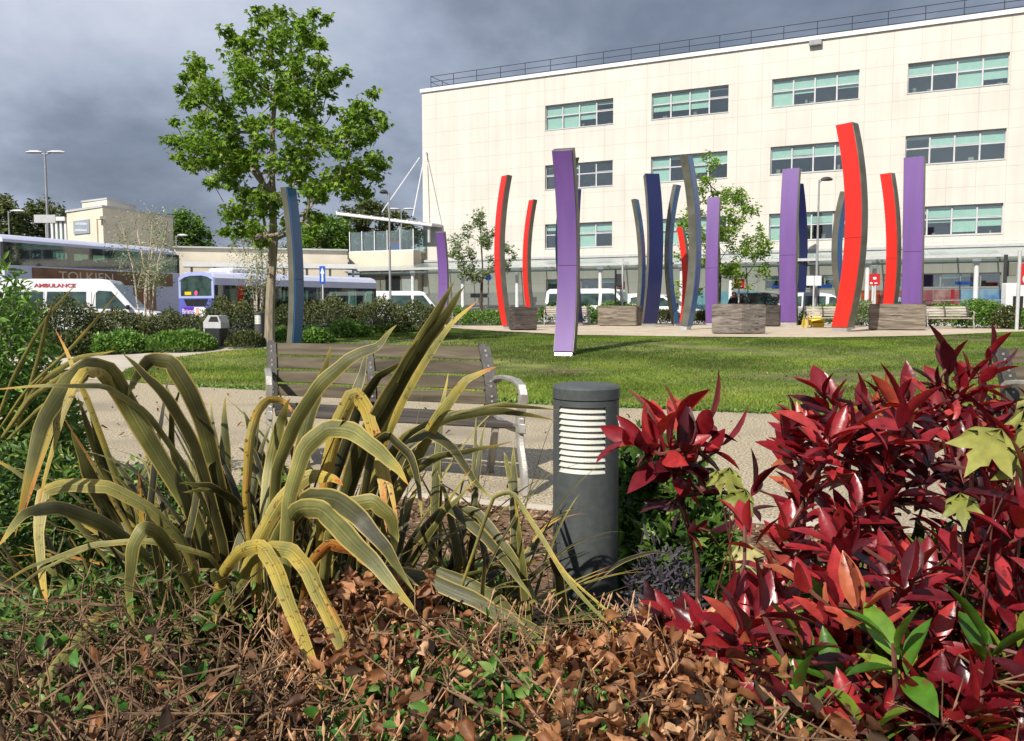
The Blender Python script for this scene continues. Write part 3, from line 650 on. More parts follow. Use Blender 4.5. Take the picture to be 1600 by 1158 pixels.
PILL = [
 ('blue steel pillar bowing right beside the big maple trunk, nearest the left', m_pblu, (455, 293), (467, 410), (463, 552), 15, 9, -1),
 ('short purple pillar standing alone at the left end of the plaza', m_ppur, (687, 363), (692, 430), (689, 509), 15, 2, 1),
 ('slim red pillar bowed to the left beside the small dark cube block', m_pred, (788, 274), (776.5, 375), (790, 515), 9, 8, 1),
 ('shorter slim red pillar just right of the taller left-bowed red one', m_pred, (830, 312), (820, 400), (830, 508), 7.5, 6, 1),
 ('large purple pillar nearest the camera, planted in the lawn', m_ppur, (878, 235), (886.5, 395), (879, 557), 32, 4.5, 1),
 ('navy pillar half hidden behind the large front purple pillar', m_pnav, (900, 295), (897, 400), (903, 509), 17, 2, -1),
 ('dark bowed pillar directly behind the large front purple pillar', m_pnav, (893, 247), (874, 385), (892, 508), 14, 5, 1),
 ('thin steel and blue pillar leaning against the left of the navy pillar', m_pblu, (995, 311), (1006, 400), (998, 509), 6, 6, -1),
 ('broad dark navy pillar in the centre of the plaza', m_pnav, (1019, 271), (1025, 390), (1015, 511), 22, 3, -1),
 ('thin grey and blue pillar bowed left just right of the navy pillar', m_pblu, (1061, 289), (1048, 400), (1060, 510), 7, 6, -1),
 ('short red pillar squeezed between two grey steel pillars', m_pred, (1061, 355), (1070, 425), (1065, 508), 9, 4, 1),
 ('tall steel and blue pillar curving over the short red one', m_pblu, (1078, 243), (1092, 385), (1077, 516), 8, 12, -1),
 ('mid-height purple pillar left of the timber block with a split end', m_ppur, (1115, 308), (1112, 400), (1112, 509), 19, 2, 1),
 ('purple pillar with a slanting shadow at its foot, right of the small tree', m_ppur, (1236, 263), (1231, 385), (1232, 509), 25, 2.5, 1),
 ('navy pillar edge showing behind the purple pillar with a shadow', m_pnav, (1249, 287), (1255, 390), (1245, 507), 13, 3, -1),
 ('tallest red pillar, bending over to the left at the front of the plaza', m_pred, (1318, 193), (1331, 355), (1309, 519), 24, 9, 1),
 ('olive steel and blue pillar peeping out behind the tallest red pillar', m_pblu, (1326, 300), (1314, 385), (1334, 515), 7, 9, -1),
 ('red pillar standing behind the long timber block', m_pred, (1383, 271), (1392, 380), (1382, 512), 16, 6, 1),
 ('broad straight purple pillar at the right end of the plaza', m_ppur, (1428, 245), (1426, 385), (1423, 513), 29, 2, 1)]
for i, p in enumerate(PILL):
    kw = {}
    if i == 4: kw = dict(bow=.42)
    if i in (1, 12, 13, 18): kw = dict(bow={1: .25, 12: -.2, 13: -.25, 18: -.15}[i])
    if i == 8: kw = dict(bow=-.3)
    # bow>0: middle pushed away from the viewer (concave face)
    if kw: kw['bow'] = -kw['bow']
    pillar(*p, **kw)
# ================================================ TIMBER BLOCKS
def woodmat(name, c1, c2, c3, seed=0):
    m, t, b = newmat(name); nd = t.nodes; lk = t.links
    tcn = nd.new('ShaderNodeTexCoord'); mpn = nd.new('ShaderNodeMapping'); mpn.inputs['Scale'].default_value = (.5, 2, 5); mpn.inputs['Location'].default_value = (seed, seed*2, seed*3); lk.new(tcn.outputs['Object'], mpn.inputs[0])
    n = nd.new('ShaderNodeTexNoise'); n.inputs['Scale'].default_value = 2.2; n.inputs['Detail'].default_value = 9; n.inputs['Distortion'].default_value = 1.2; lk.new(mpn.outputs[0], n.inputs[0])
    r = nd.new('ShaderNodeValToRGB'); e = r.color_ramp; e.elements[0].position = .3; e.elements[0].color = (*c1, 1); e.elements[1].position = .72; e.elements[1].color = (*c3, 1); x = e.elements.new(.5); x.color = (*c2, 1)
    lk.new(n.outputs[0], r.inputs[0]); lk.new(r.outputs[0], b.inputs['Base Color']); b.inputs['Roughness'].default_value = .85
    bn = nd.new('ShaderNodeBump'); bn.inputs['Strength'].default_value = .7; bn.inputs['Distance'].default_value = .02; lk.new(n.outputs[0], bn.inputs['Height']); lk.new(bn.outputs[0], b.inputs['Normal'])
    return m
m_tim = [woodmat('weathered_oak_'+k, *c, seed=i) for i, (k, c) in enumerate({'grey': ((.05, .04, .033), (.16, .135, .115), (.27, .235, .2)), 'dark': ((.02, .016, .013), (.055, .044, .037), (.10, .082, .07)), 'pale': ((.07, .055, .04), (.20, .165, .125), (.32, .27, .215))}.items())]
def timber(label, mat, corner, lft, rgt, ytop, seed):
    """corner/lft/rgt: photo base points of the near corner and the two far ends"""
    c = G(*corner); k = c.y/F; h = (P(corner[0], ytop, c.y)-c).z
    a = math.radians(lft[1]); b_ = math.radians(rgt[1])
    root = empty('timber_block', c, 0, label, 'timber block', 'squared timber seating blocks on the plaza')
    dl = Vector((-math.cos(a), math.sin(a), 0))*(lft[0]*k/math.cos(a)); dr = Vector((math.cos(b_), math.sin(b_), 0))*(rgt[0]*k/math.cos(b_))
    bm = bmesh.new(); rr = random.Random(seed)
    base = [Vector((0, 0, .03)), dr, dl+dr, dl]; base[1].z = base[2].z = base[3].z = .03
    vs = [bm.verts.new(p) for p in base]+[bm.verts.new(p+Vector((0, 0, h-.03))) for p in base]
    for f in ((0, 1, 2, 3), (7, 6, 5, 4), (0, 4, 5, 1), (1, 5, 6, 2), (2, 6, 7, 3), (3, 7, 4, 0)): bm.faces.new([vs[i] for i in f])
    bmesh.ops.recalc_face_normals(bm, faces=bm.faces[:]); bmesh.ops.bevel(bm, geom=bm.edges[:], offset=.025, segments=2, affect='EDGES')
    bmesh.ops.subdivide_edges(bm, edges=bm.edges[:], cuts=3, use_grid_fill=True)
    for v in bm.verts: v.co += Vector([rr.uniform(-.006, .006) for _ in range(3)])
    me = bpy.data.meshes.new('beam'); bm.to_mesh(me); bm.free(); me.materials.append(mat); o = bpy.data.objects.new('beam', me); col.objects.link(o); o.parent = root
    # checks (drying cracks) as thin dark wedges in the faces, and bearers below
    for _ in range(5):
        t = rr.uniform(.1, .7); z = rr.uniform(.15, .85)*h; d = dr if rr.random() < .5 else dl; L_ = rr.uniform(.12, .3)
        nrm = Vector((d.y, -d.x, 0)).normalized(); nrm = nrm if nrm.y < 0 else -nrm
        p = [d*(t+L_*q)+Vector((0, 0, z+rr.uniform(-.03, .03)))+nrm*.006 for q in (0, .35, .7, 1)]
        MB().add([p[0], p[1]-Vector((0, 0, .012)), p[2]-Vector((0, 0, .01)), p[3], p[2]+Vector((0, 0, .01)), p[1]+Vector((0, 0, .012))], [(0, 1, 2, 3, 4, 5)]).build('crack', m_black, root)
    cen = (dl+dr)/2; br = MB()
    fr = [p*.88+cen*.12 for p in base]
    br.add([Vector((p.x, p.y, z)) for z in (0, .032) for p in fr], [(0, 3, 2, 1), (4, 5, 6, 7)]+[(i, (i+1) % 4, (i+1) % 4+4, i+4) for i in range(4)]); br.build('bearer', m_black, root)
timber('dark timber cube block beside the left-bowed red pillar', m_tim[1], (806, 517), (11, 50), (34, 14), 480, 1)
timber('pale trapezoid-ended timber block left of the navy pillar', m_tim[2], (994, 510), (60, 4), (12, 60), 478, 2)
timber('grey timber block with a knotted dark split end, nearest the camera', m_tim[0], (1160, 523), (45, 22), (42, 24), 475, 3)
timber('dark timber block mostly hidden behind the grey split-ended block', m_tim[1], (1218, 511), (28, 10), (3, 60), 477, 4)
timber('long brown timber block in front of the straight purple pillar', m_tim[2], (1446, 517), (88, 2), (2, 60), 475, 5)
# ================================================ BENCHES
m_slat = woodmat('weathered_bench_slat', (.032, .025, .014), (.085, .066, .040), (.16, .13, .085), 5)
m_slatd = woodmat('darker_seat_slat', (.02, .018, .015), (.05, .042, .036), (.09, .075, .065), 6)
m_iron = pm('grey_brown_cast_iron', (.030, .026, .021), (.06, .053, .044), 20, .6, .3, 80)
def make_bench(L_, loc, rz, label, slatm=m_slat):
    root = empty('park_bench', loc, rz, label, 'bench', 'slatted timber benches around the garden')
    # local: x along, y back (+) / front (-), bench faces -y
    def back(z): return .20+.17*((z-.42)/.45)+.05*math.sin((z-.42)/.45*math.pi)*-1
    for i, z in enumerate((.515, .612, .709, .806)):
        hz = .0405
        b = MB(); vs = []
        for x in (-L_/2+.03, L_/2-.03):
            for zz_, o in ((z-hz, 0), (z+hz, 0), (z+hz, .032), (z-hz, .032)): vs.append((x, back(zz_)+o-.02, zz_))
        b.add(vs, [(0, 1, 2, 3), (7, 6, 5, 4), (0, 4, 5, 1), (1, 5, 6, 2), (2, 6, 7, 3), (3, 7, 4, 0)])
        o = b.build('back_slat', slatm, root, bevel=.006)
    for i in range(4):
        y = -.24+i*.115; z = .425-.012*math.sin(i/3*math.pi)*2
        MB().box(-L_/2+.03, L_/2-.03, y, y+.09, z-.035, z).build('seat_slat', m_slatd if slatm is m_slat else slatm, root, bevel=.006)
    def bar(pts, wdt, th, x):                       # flat bar following pts (y,z), width in x
        b = MB(); vs = []
        for i, (y, z) in enumerate(pts):
            a = Vector(pts[max(0, i-1)]); c = Vector(pts[min(len(pts)-1, i+1)]); t = (c-a).normalized(); n = Vector((-t.y, t.x))*th/2
            for s in (-1, 1):
                for q in (-1, 1): vs.append((x+s*wdt/2, y+n.x*q, z+n.y*q))
        f = [(0, 1, 3, 2)]
        for i in range(len(pts)-1):
            a = i*4; f += [(a, a+4, a+5, a+1), (a+1, a+5, a+7, a+3), (a+3, a+7, a+6, a+2), (a+2, a+6, a+4, a)]
        a = (len(pts)-1)*4; f.append((a, a+2, a+3, a+1)); b.add(vs, f); return b
    for k, x in enumerate((-L_/2+.02, -.02*L_, L_/2-.02)):
        zs = [.38+.475*i/10 for i in range(11)]
        o = bar([(back(z)+.025, z) for z in zs], .055, .05, x)
        br = o.build('back_support', m_iron, root, smooth=False, bevel=.005)
        bar([(back(z)-.030, z) for z in [.46+.39*i/10 for i in range(11)]], .085 if k != 1 else .06, .014, x).build('support_strap', m_iron, br, bevel=.003)
        bo = MB()
        for z in (.50, .532, .597, .629, .694, .726, .791, .823): bo.lathe([(.009, 0), (.009, .004), (.004, .008)], (0, 0, 0), 8) if False else bo.box(x-.007, x+.007, back(z)-.044, back(z)-.036, z-.007, z+.007)
        bo.build('bolt', m_alu, br)
    for k, x in enumerate((-L_/2-.02, L_/2+.02)):
        arm = [(.20, .63), (.16, .655), (.06, .67), (-.06, .672), (-.17, .668), (-.245, .645), (-.272, .60), (-.262, .55), (-.235, .50), (-.225, .45), (-.225, .41)]
        b = bar(arm, .055, .028, x).build('armrest', m_alu, root, smooth=True, bevel=.006)
        fl = [(-.225, .46), (-.215, .36), (-.235, .27), (-.275, .18), (-.29, .1), (-.285, .0)]
        bar(fl, .042, .042, x).build('leg', m_alu, root, smooth=True, bevel=.008)
        rl = [(.20, .44), (.21, .34), (.24, .22), (.29, .1), (.32, 0)]
        bar(rl, .042, .042, x).build('leg', m_alu, root, smooth=True, bevel=.008)
        sd = [(.26, .40), (.1, .385), (-.1, .385), (-.26, .395)]
        bar(sd, .045, .06, x).build('seat_rail', m_alu if k else m_alu, root, smooth=True, bevel=.006)
    return root
rf = G(785, 772)                                     # right front foot in the photo
ba = math.atan2(.55, 1.62)
def back_pt(px, py, z):
    r_ = ray(px, py); t = (z-CAMH)/r_.z; return CAM+r_*t
pr = back_pt(757, 541, .848); plf = back_pt(420, 535, .848)
dv = (pr-plf); BL_ = dv.length; ang = math.atan2(dv.y, dv.x)
cen = (pr+plf)/2; nrm = Vector((math.sin(ang), -math.cos(ang), 0)); cen = cen+nrm*.37; cen.z = 0
print('bench', BL_, pr, plf, rf, math.degrees(ang))
mainbench = make_bench(BL_, (cen.x, cen.y, Hh(cen.x, cen.y)), ang, 'slatted park bench with silver armrest, in the middle of the picture on the gravel path')
for ch in mainbench.children_recursive:               # the end frames splay outwards to the right
    if ch.type == 'MESH':
        for v in ch.data.vertices: v.co.x += .76*(.37-v.co.y)
p2 = back_pt(1553, 546, .848); L2 = 1.7; a2_ = math.radians(2)
c2 = p2+Vector((math.cos(a2_), math.sin(a2_), 0))*L2/2+Vector((math.sin(a2_), -math.cos(a2_), 0))*.36
make_bench(L2, (c2.x, c2.y, 0), a2_, 'slatted park bench cut off by the right edge of the picture')
m_slatp = woodmat('bleached_bench_slat', (.18, .16, .12), (.38, .34, .28), (.52, .48, .40), 7)
def far_bench(pxa, pxb, pyb, rz, label, m):
    g = G((pxa+pxb)/2, pyb); Lb = (pxb-pxa)*g.y/F/math.cos(rz); make_bench(Lb, g, rz, label, m)
far_bench(650, 704, 512, .25, 'dark slatted bench behind the short purple pillar', m_slat)
far_bench(851, 919, 508, 0, 'pale slatted bench behind the large front purple pillar', m_slatp)
far_bench(1260, 1318, 513, -.05, 'pale slatted bench next to the yellow floor signs', m_slatp)
far_bench(1447, 1514, 514, -.08, 'pale slatted bench beside the long brown timber block', m_slatp)
# ================================================ BOLLARD LIGHTS
m_bol = pm('charcoal_powder_coat', (.055, .062, .062), (.072, .080, .079), 40, .55, .12, 400)
m_lou = pm('white_louvre', (.56, .56, .49), (.48, .48, .42), 20, .4)
def bollard(D, px, pytop, rad, z0, label, rz=0, full=True):
    t = P(px, pytop, D); h = t.z-z0
    root = empty('bollard_light', (t.x, t.y, z0), rz, label, 'bollard light', 'grey louvred bollard lights in the planting')
    cut0, cut1, half = h-.305, h-.072, R(43)              # louvre window facing -y
    ca = -math.pi/2-R(14)
    n = 64; b = MB(); zsl = [0, cut0, cut1, h-.052]
    def pt(a, z, r=rad): return (r*math.cos(a), r*math.sin(a), z)
    for j in range(3):
        for k in range(n):
            a0 = ca+math.pi*2*k/n; a1 = ca+math.pi*2*(k+1)/n; am = (a0+a1)/2-ca
            am = (am+math.pi) % (2*math.pi)-math.pi
            if j == 1 and abs(am) < half: continue
            b.quad(pt(a0, zsl[j]), pt(a1, zsl[j]), pt(a1, zsl[j+1]), pt(a0, zsl[j+1]))
    kk = int(half/(2*math.pi/n)+.5)
    for s in (-1, 1):
        a = ca+s*2*math.pi*kk/n; q = [pt(a, cut0), pt(a, cut0, rad-.02), pt(a, cut1, rad-.02), pt(a, cut1)]; b.quad(*q)
    for z in (cut0, cut1):
        for k in range(-kk, kk): a0 = ca+2*math.pi*k/n; a1 = ca+2*math.pi*(k+1)/n; b.quad(pt(a0, z), pt(a1, z), pt(a1, z, rad-.02), pt(a0, z, rad-.02))
    b.build('body', m_bol, root, smooth=True, fix=False)
    c = MB().lathe([(rad-.006, h-.056), (rad-.006, h-.05), (rad+.002, h-.048), (rad+.003, h-.012), (rad-.004, h-.003), (rad-.014, h), (.002, h+.001)], n=64); c.build('cap', m_bol, root, smooth=True)
    lv = MB(); nl = 11 if full else 6; st = (cut1-cut0)/nl
    for i in range(nl):
        zb = cut0+i*st
        for k in range(-kk, kk):
            a0 = ca+2*math.pi*k/n; a1 = ca+2*math.pi*(k+1)/n
            prof = [(rad-.016, zb+.0), (rad-.001, zb+.002), (rad-.002, zb+.005), (rad-.015, zb+st*.98)]
            for q in range(3): lv.quad(pt(a0, prof[q][1], prof[q][0]), pt(a1, prof[q][1], prof[q][0]), pt(a1, prof[q+1][1], prof[q+1][0]), pt(a0, prof[q+1][1], prof[q+1][0]))
    lv.build('louvre', m_lou, root, smooth=False, fix=False)
    MB().lathe([(rad-.022, cut0-.01), (rad-.022, cut1+.01)], n=32).build('lamp_housing', m_lou, root, smooth=True)
    MB().lathe([(rad+.03, -.02), (rad+.03, .006), (rad, .012)], n=32).build('base_plate', m_bol, root, smooth=True)
    return root
gb = G(916, 962)
bollard(gb.y, 916, 600, 51.5*gb.y/F, 0, 'large charcoal bollard light with white louvres, in the foreground bark mulch')
for px, pt_, pb in ((116, 496, 530), (405, 488, 533), (617, 491, 516)):
    g_ = G(px, pb); D_ = g_.y
    lab = {116: 'small dark bollard light in the shrubs in front of the ambulance', 405: 'small dark bollard light just left of the maple trunk', 617: 'small bollard light at the lawn edge below the slim lamp post'}[px]
    bollard(D_, px, pt_, 7.5*D_/F, g_.z, lab, rz=0, full=False)
# ================================================ LITTER BIN
g_ = G(339, 543); k = g_.y/F
bn_ = empty('litter_bin', g_, R(-12), 'black litter bin with a grey sloping hood beside the path', 'bin')
wb = 30*k/2; hb = 50*k
MB().cbox(-wb*.86, wb*.86, -wb*.8, wb*.8, .03, hb*.62, .02).build('body', m_black, bn_)
b = MB(); b.prism([(-wb, hb*.60), (-wb, hb*.80), (-wb*.45, hb), (wb*.72, hb), (wb*1.02, hb*.78), (wb*1.02, hb*.60)], -wb*.85, wb*.85, lambda a, z, d: (a, d, z)); b.build('hood', m_lgrey, bn_, bevel=.01)
b = MB(); b.prism([(-wb*.4, hb*.805), (-wb*.1, hb*.97), (wb*.62, hb*.97), (wb*.8, hb*.805)], -wb*.87, -wb*.86, lambda a, z, d: (a, d, z)); b.build('opening', m_black, bn_)
MB().box(-wb*1.0, -wb*.87, -wb*.8, wb*.8, .0, hb*.62).build('side_panel', m_lgrey, bn_); MB().box(-wb*.8, wb*.8, -wb*.7, wb*.7, 0, .03).build('base', m_lgrey, bn_)
# ================================================ YELLOW FLOOR SIGNS
m_yel = pm('yellow_plastic', (.85, .55, .01), (.8, .5, .01), 8, .4)
g_ = G(1262, 512); k = g_.y/F
ys = empty('floor_sign', g_, R(15), 'upright yellow folding floor sign behind the purple pillar', 'floor sign')
for sgn in (-1, 1):
    b = MB(); b.prism([(-.21, 0), (-.13, .62), (.07, .62), (.13, 0), (.06, 0), (.03, .1), (-.1, .1), (-.14, 0)], 0, .02, lambda a, z, d: (a, sgn*(.16-.15*z/.62)+d, z)); b.build('sign_board', m_yel, ys)
g2_ = G(1277, 512)
yb = empty('floor_sign', g2_, R(-20), 'yellow folding floor sign with round top leaning under the bench end', 'floor sign')
for sgn in (-1, 1):
    pol = [(-.14, 0), (-.26, .3)]+[(-.02+.17*math.cos(R(a)), .45+.14*math.sin(R(a))) for a in range(200, -30, -20)]+[(.3, .3), (.24, 0)]
    b = MB(); b.prism(pol, 0, .02, lambda a, z, d: (a, sgn*(.14-.12*z/.6)+d, z)); b.build('sign_board', m_yel, yb)
b = MB(); b.box(-.2, .2, -.15, -.142, .2, .24); b.build('dark_stripe', m_black, yb)
# ================================================ LAMP POSTS
def lamp(px, pytop, D, label, heads, z0=0.0, r=.06, group='lamp posts', hl=.7):
    t = P(px, pytop, D); root = empty('lamp_post', (t.x, t.y, z0), 0, label, 'lamp post', group); h = t.z-z0
    MB().lathe([(r*1.8, 0), (r*1.8, .9), (r*1.2, 1.0), (r, 1.1), (r*.6, h)], n=12).build('pole', m_grey, root, smooth=True)
    for az, l_ in heads:
        m = Matrix.Translation((0, 0, h)) @ Matrix.Rotation(R(az), 4, 'Z')
        a = MB(); a.tube([m @ Vector((0, 0, -.12)), m @ Vector((l_*.35, 0, .0))], r*.45, 8)
        hd = a.build('arm', m_grey, root)
        b = MB(); vs = []
        for x, ww, zb, zt in ((l_*.15, .07, -.02, .05), (l_*.4, .15, -.05, .12), (l_*.8, .17, -.05, .13), (l_*1.1, .10, -.03, .06)):
            for q in range(10): an = 2*math.pi*q/10; vs.append(m @ Vector((x, ww*math.cos(an), (zt if math.sin(an) > 0 else -zb)*math.sin(an))))
        f = [tuple(range(10)), tuple(range(39, 29, -1))]
        for i in range(3):
            for q in range(10): f.append((i*10+q, i*10+10+q, i*10+10+(q+1) % 10, i*10+(q+1) % 10))
        b.add(vs, f); b.build('lamp_head', m_lgrey if l_ > .65 else m_dark, root, smooth=True)
lamp(70, 238, 49, 'tall twin-headed lamp post behind the double-decker', [(175, 1.0), (5, 1.0)], -.1, .09)
lamp(608, 301, 36, 'slim lamp post with one dark round head in front of the entrance block', [(180, .35)], .1, .055)
lamp(1280, 281, 37, 'slim lamp post with one head between the purple and tallest red pillars', [(0, .5)], .2, .06)
lamp(627, 327, 72, 'far twin-headed lamp post behind the tilted glass roof', [(180, 1.0), (0, 1.0)], .1, .08)
lamp(13, 330, 60, 'lamp post with a single head at the far left edge', [(0, 1.0)], -.1, .07)
lamp(275, 368, 66, 'small far lamp post right of the cream office block', [(0, .8)], 0, .06)
lamp(527, 356, 80, 'faint lamp post in front of the trees left of the glass screen', [(180, .9)], 0, .06)
# ================================================ SIGNS
def signpost(px, D, z0, pytop, label, cat='sign', r=.035):
    t = P(px, pytop, D); root = empty('sign_post', (t.x, t.y, z0), 0, label, cat); MB().lathe([(r, 0), (r, t.z-z0)], n=10).build('pole', m_lgrey, root, smooth=True); return root, t.z-z0, D/F
r_, h, k = signpost(504, 34, -.05, 416, 'blue rectangular sign with a white upward arrow, left of the slim lamp post')
pw = 9*k/2; ph = 27*k
pl_ = MB().cbox(-pw, pw, -.06, -.04, h-ph, h, .005).build('sign_panel', m_blue, r_)
b = MB(); b.add([(x, -.064, h-ph/2+z) for x, z in ((-.035, -ph*.38), (.035, -ph*.38), (.035, ph*.08), (.085, ph*.08), (0, ph*.42), (-.085, ph*.08), (-.035, ph*.08))], [tuple(range(7))]); b.build('arrow', m_letter, pl_)
def redsign(px, D, py0, py1, pxw, label, seed):
    r_, h, k = signpost(px, D, .2, py0, label); hw = pxw*k/2; hh = (py1-py0)*k
    pnl = MB().cbox(-hw, hw, -.07, -.045, h-hh, h, .005).build('sign_panel', m_red, r_)
    if seed == 1:
        text('Accident', .16, m_letter, pnl, (0, -.074, h-hh*.16), (R(90), 0, 0), sx=.85)
        b = MB().box(-hw*.28, hw*.28, -.075, -.072, h-hh*.58, h-hh*.38); b.build('white_symbol', m_letter, pnl)
    else:
        MB().box(-hw*.3, hw*.3, -.075, -.072, h-hh*.48, h-hh*.28).build('white_symbol', m_letter, pnl)
    b = MB(); b.add([(x*hw, -.075, h-hh*.8+z*hh) for x, z in ((-.9, 0), (-.6, .12), (-.6, .05), (-.35, .05), (-.35, -.05), (-.6, -.05), (-.6, -.12))], [tuple(range(7))]); b.build('arrow', m_letter, pnl)
    MB().box(-.05*hw, .5*hw, -.075, -.072, h-hh*.85, h-hh*.75).build('white_line', m_letter, pnl)
redsign(1155, 42, 436, 451, 16, 'red direction sign with white marks in front of the small tree', 2)
redsign(1366, 40, 428, 446, 17, 'red direction sign between the two right-hand red pillars', 2)
redsign(970, 44, 440, 452, 12, 'small red sign beside the dark screen, seen right of centre', 2)
r_, h, k = signpost(1603, 33, .2, 420, 'big red sign with a white ring on a pale post at the right edge', r=.06)
MB().cbox(-.30, .5, -.12, -.09, h-.6, h+.2, .02).build('sign_panel', m_red, r_); MB().cbox(-.75, .5, -.08, .3, .05, h-.55, .03).build('white_cabinet', m_white, r_); MB().cbox(-.5, -.1, -.1, -.08, .1, h-1.05, .01).build('dark_door', m_black, r_)
bq = MB().lathe([(.20, 0), (.20, .01), (.14, .012)], n=24); o = bq.build('ring', m_letter, r_); o.location = (.02, -.12, h-.4); o.rotation_euler = (R(90), 0, 0)
r_, h, k = signpost(1572, 34, .2, 398, 'black post with the back of a dark traffic screen at the right', r=.07)
r_.children[0].data.materials[0] = m_dark; MB().cbox(.08, .42, -.05, .12, h-.84, h-.3, .02).build('screen_box', pm('dull_green_box', (.16, .17, .13), (.2, .2, .16), 3, .5), r_); MB().cbox(.0, .1, -.09, .15, h-.86, h-.22, .02).build('screen_bezel', m_black, r_)
r_, h, k = signpost(962, 42, .2, 420, 'black post carrying a tilted dark screen, seen through the canopy', r=.05)
r_.children[0].data.materials[0] = m_black; MB().cbox(.04, .40, -.06, .1, h-.85, h-.25, .02).build('screen_box', m_dark, r_)
r_, h, k = signpost(973, 41, .2, 405, 'thin pale square post right of the dark screen', r=.045)
MB().cbox(-.02, .3, -.05, .05, h-.25, h-.1, .01).build('bracket', m_lgrey, r_)
r_, h, k = signpost(1272, 36.5, .2, 431, 'white sign board seen from behind on the right-hand lamp post'); b = MB().cbox(-.32, .32, -.02, .0, h-.42, h, .01).build('sign_panel', m_white, r_)
r_, h, k = signpost(763, 42, .2, 424, 'small round blue sign on a pole behind the left-bowed red pillar'); o = MB().lathe([(.16, 0), (.16, .02)], n=20).build('sign_disc', m_blue, r_); o.location = (0, -.06, h-.3); o.rotation_euler = (R(90), 0, 0)
r_, h, k = signpost(1556+38, 30, .2, 392, 'tall grey post at the right edge', r=.06)
r_, h, k = signpost(71, 48, -.1, 336, 'pale notice boards on the twin-headed lamp post'); MB().cbox(-.6, .6, -.1, -.06, h-.45, h, .01).build('board', m_lgrey, r_)
# ================================================ RAILINGS
def railing(pts, label, hgt=1.1, n=3):
    p0 = pts[0]; root = empty('railing', p0, 0, label, 'railing'); b = MB(); pb = MB()
    for a, c in zip(pts[:-1], pts[1:]):
        L_ = (c-a).length; k = max(1, int(L_/1.8))
        for i in range(k+1): q = a.lerp(c, i/k)-p0; pb.tube([q, q+Vector((0, 0, hgt))], .025, 6)
        for j in range(n): z = Vector((0, 0, hgt-j*.38)); b.tube([a-p0+z, c-p0+z], .02, 6)
    b.build('rail', m_grey, root); pb.build('post', m_grey, root)
def gz(p): return Vector((p.x, p.y, Hh(p.x, p.y)))
railing([gz(P(1445, 480, 36.2)), gz(P(1700, 480, 33.0))], 'grey metal railing behind the bushes at the right')
railing([gz(P(700, 480, 44)), gz(P(800, 480, 43.2))], 'grey metal railing behind the small white-blossomed tree', .85, 2)
# ================================================ VEHICLES
m_vwhite = pm('white_car_paint', (.72, .73, .74), (.68, .69, .70), 2, .25); m_vblue = pm('lilac_bus_paint', (.36, .40, .66), (.32, .36, .62), 2, .3); m_vpale = pm('pale_lilac_paint', (.58, .60, .74), (.54, .56, .70), 2, .3)
m_vind = pm('deep_blue_bus_paint', (.10, .12, .42), (.12, .14, .46), 2, .3)
m_vsil = pm('silver_car_paint', (.35, .36, .38), (.40, .41, .43), 2, .3, metal=.5); m_vdk = pm('dark_grey_car_paint', (.05, .052, .058), (.07, .07, .075), 2, .3, metal=.4)
m_seat = pm('seat_fabric', (.03, .035, .06), (.05, .055, .09), 9, .9); m_amb = pm('amber_lens', (.8, .25, .02), None, 5, .3); m_tail = pm('red_lens', (.55, .02, .02), None, 5, .25); m_lens = pm('lamp_lens', (.7, .72, .72), None, 5, .15)
m_carglass = pm('car_glass', (.02, .035, .032), (.05, .09, .08), 2.5, .06, spec=.9)
m_cabin = pm('dark_cabin_trim', (.02, .022, .024), (.035, .035, .035), 4, .6)
def wheel(root, x, y, r, wd):
    t = MB().lathe([(r*.6, -wd/2), (r*.93, -wd/2), (r, -wd/2+.03), (r, wd/2-.03), (r*.93, wd/2), (r*.6, wd/2)], n=24).build('tyre', m_tyre, None, smooth=True)
    wroot = empty('wheel', (x, y, r), 0); wroot.parent = root; t.parent = wroot; t.rotation_euler = (R(90), 0, 0)
    q = MB().lathe([(r*.6, -wd*.4), (r*.55, -wd*.45), (r*.2, -wd*.3), (r*.2, wd*.3), (r*.55, wd*.45), (r*.6, wd*.4)], n=16).build('rim', m_lgrey, wroot, smooth=True); q.rotation_euler = (R(90), 0, 0)
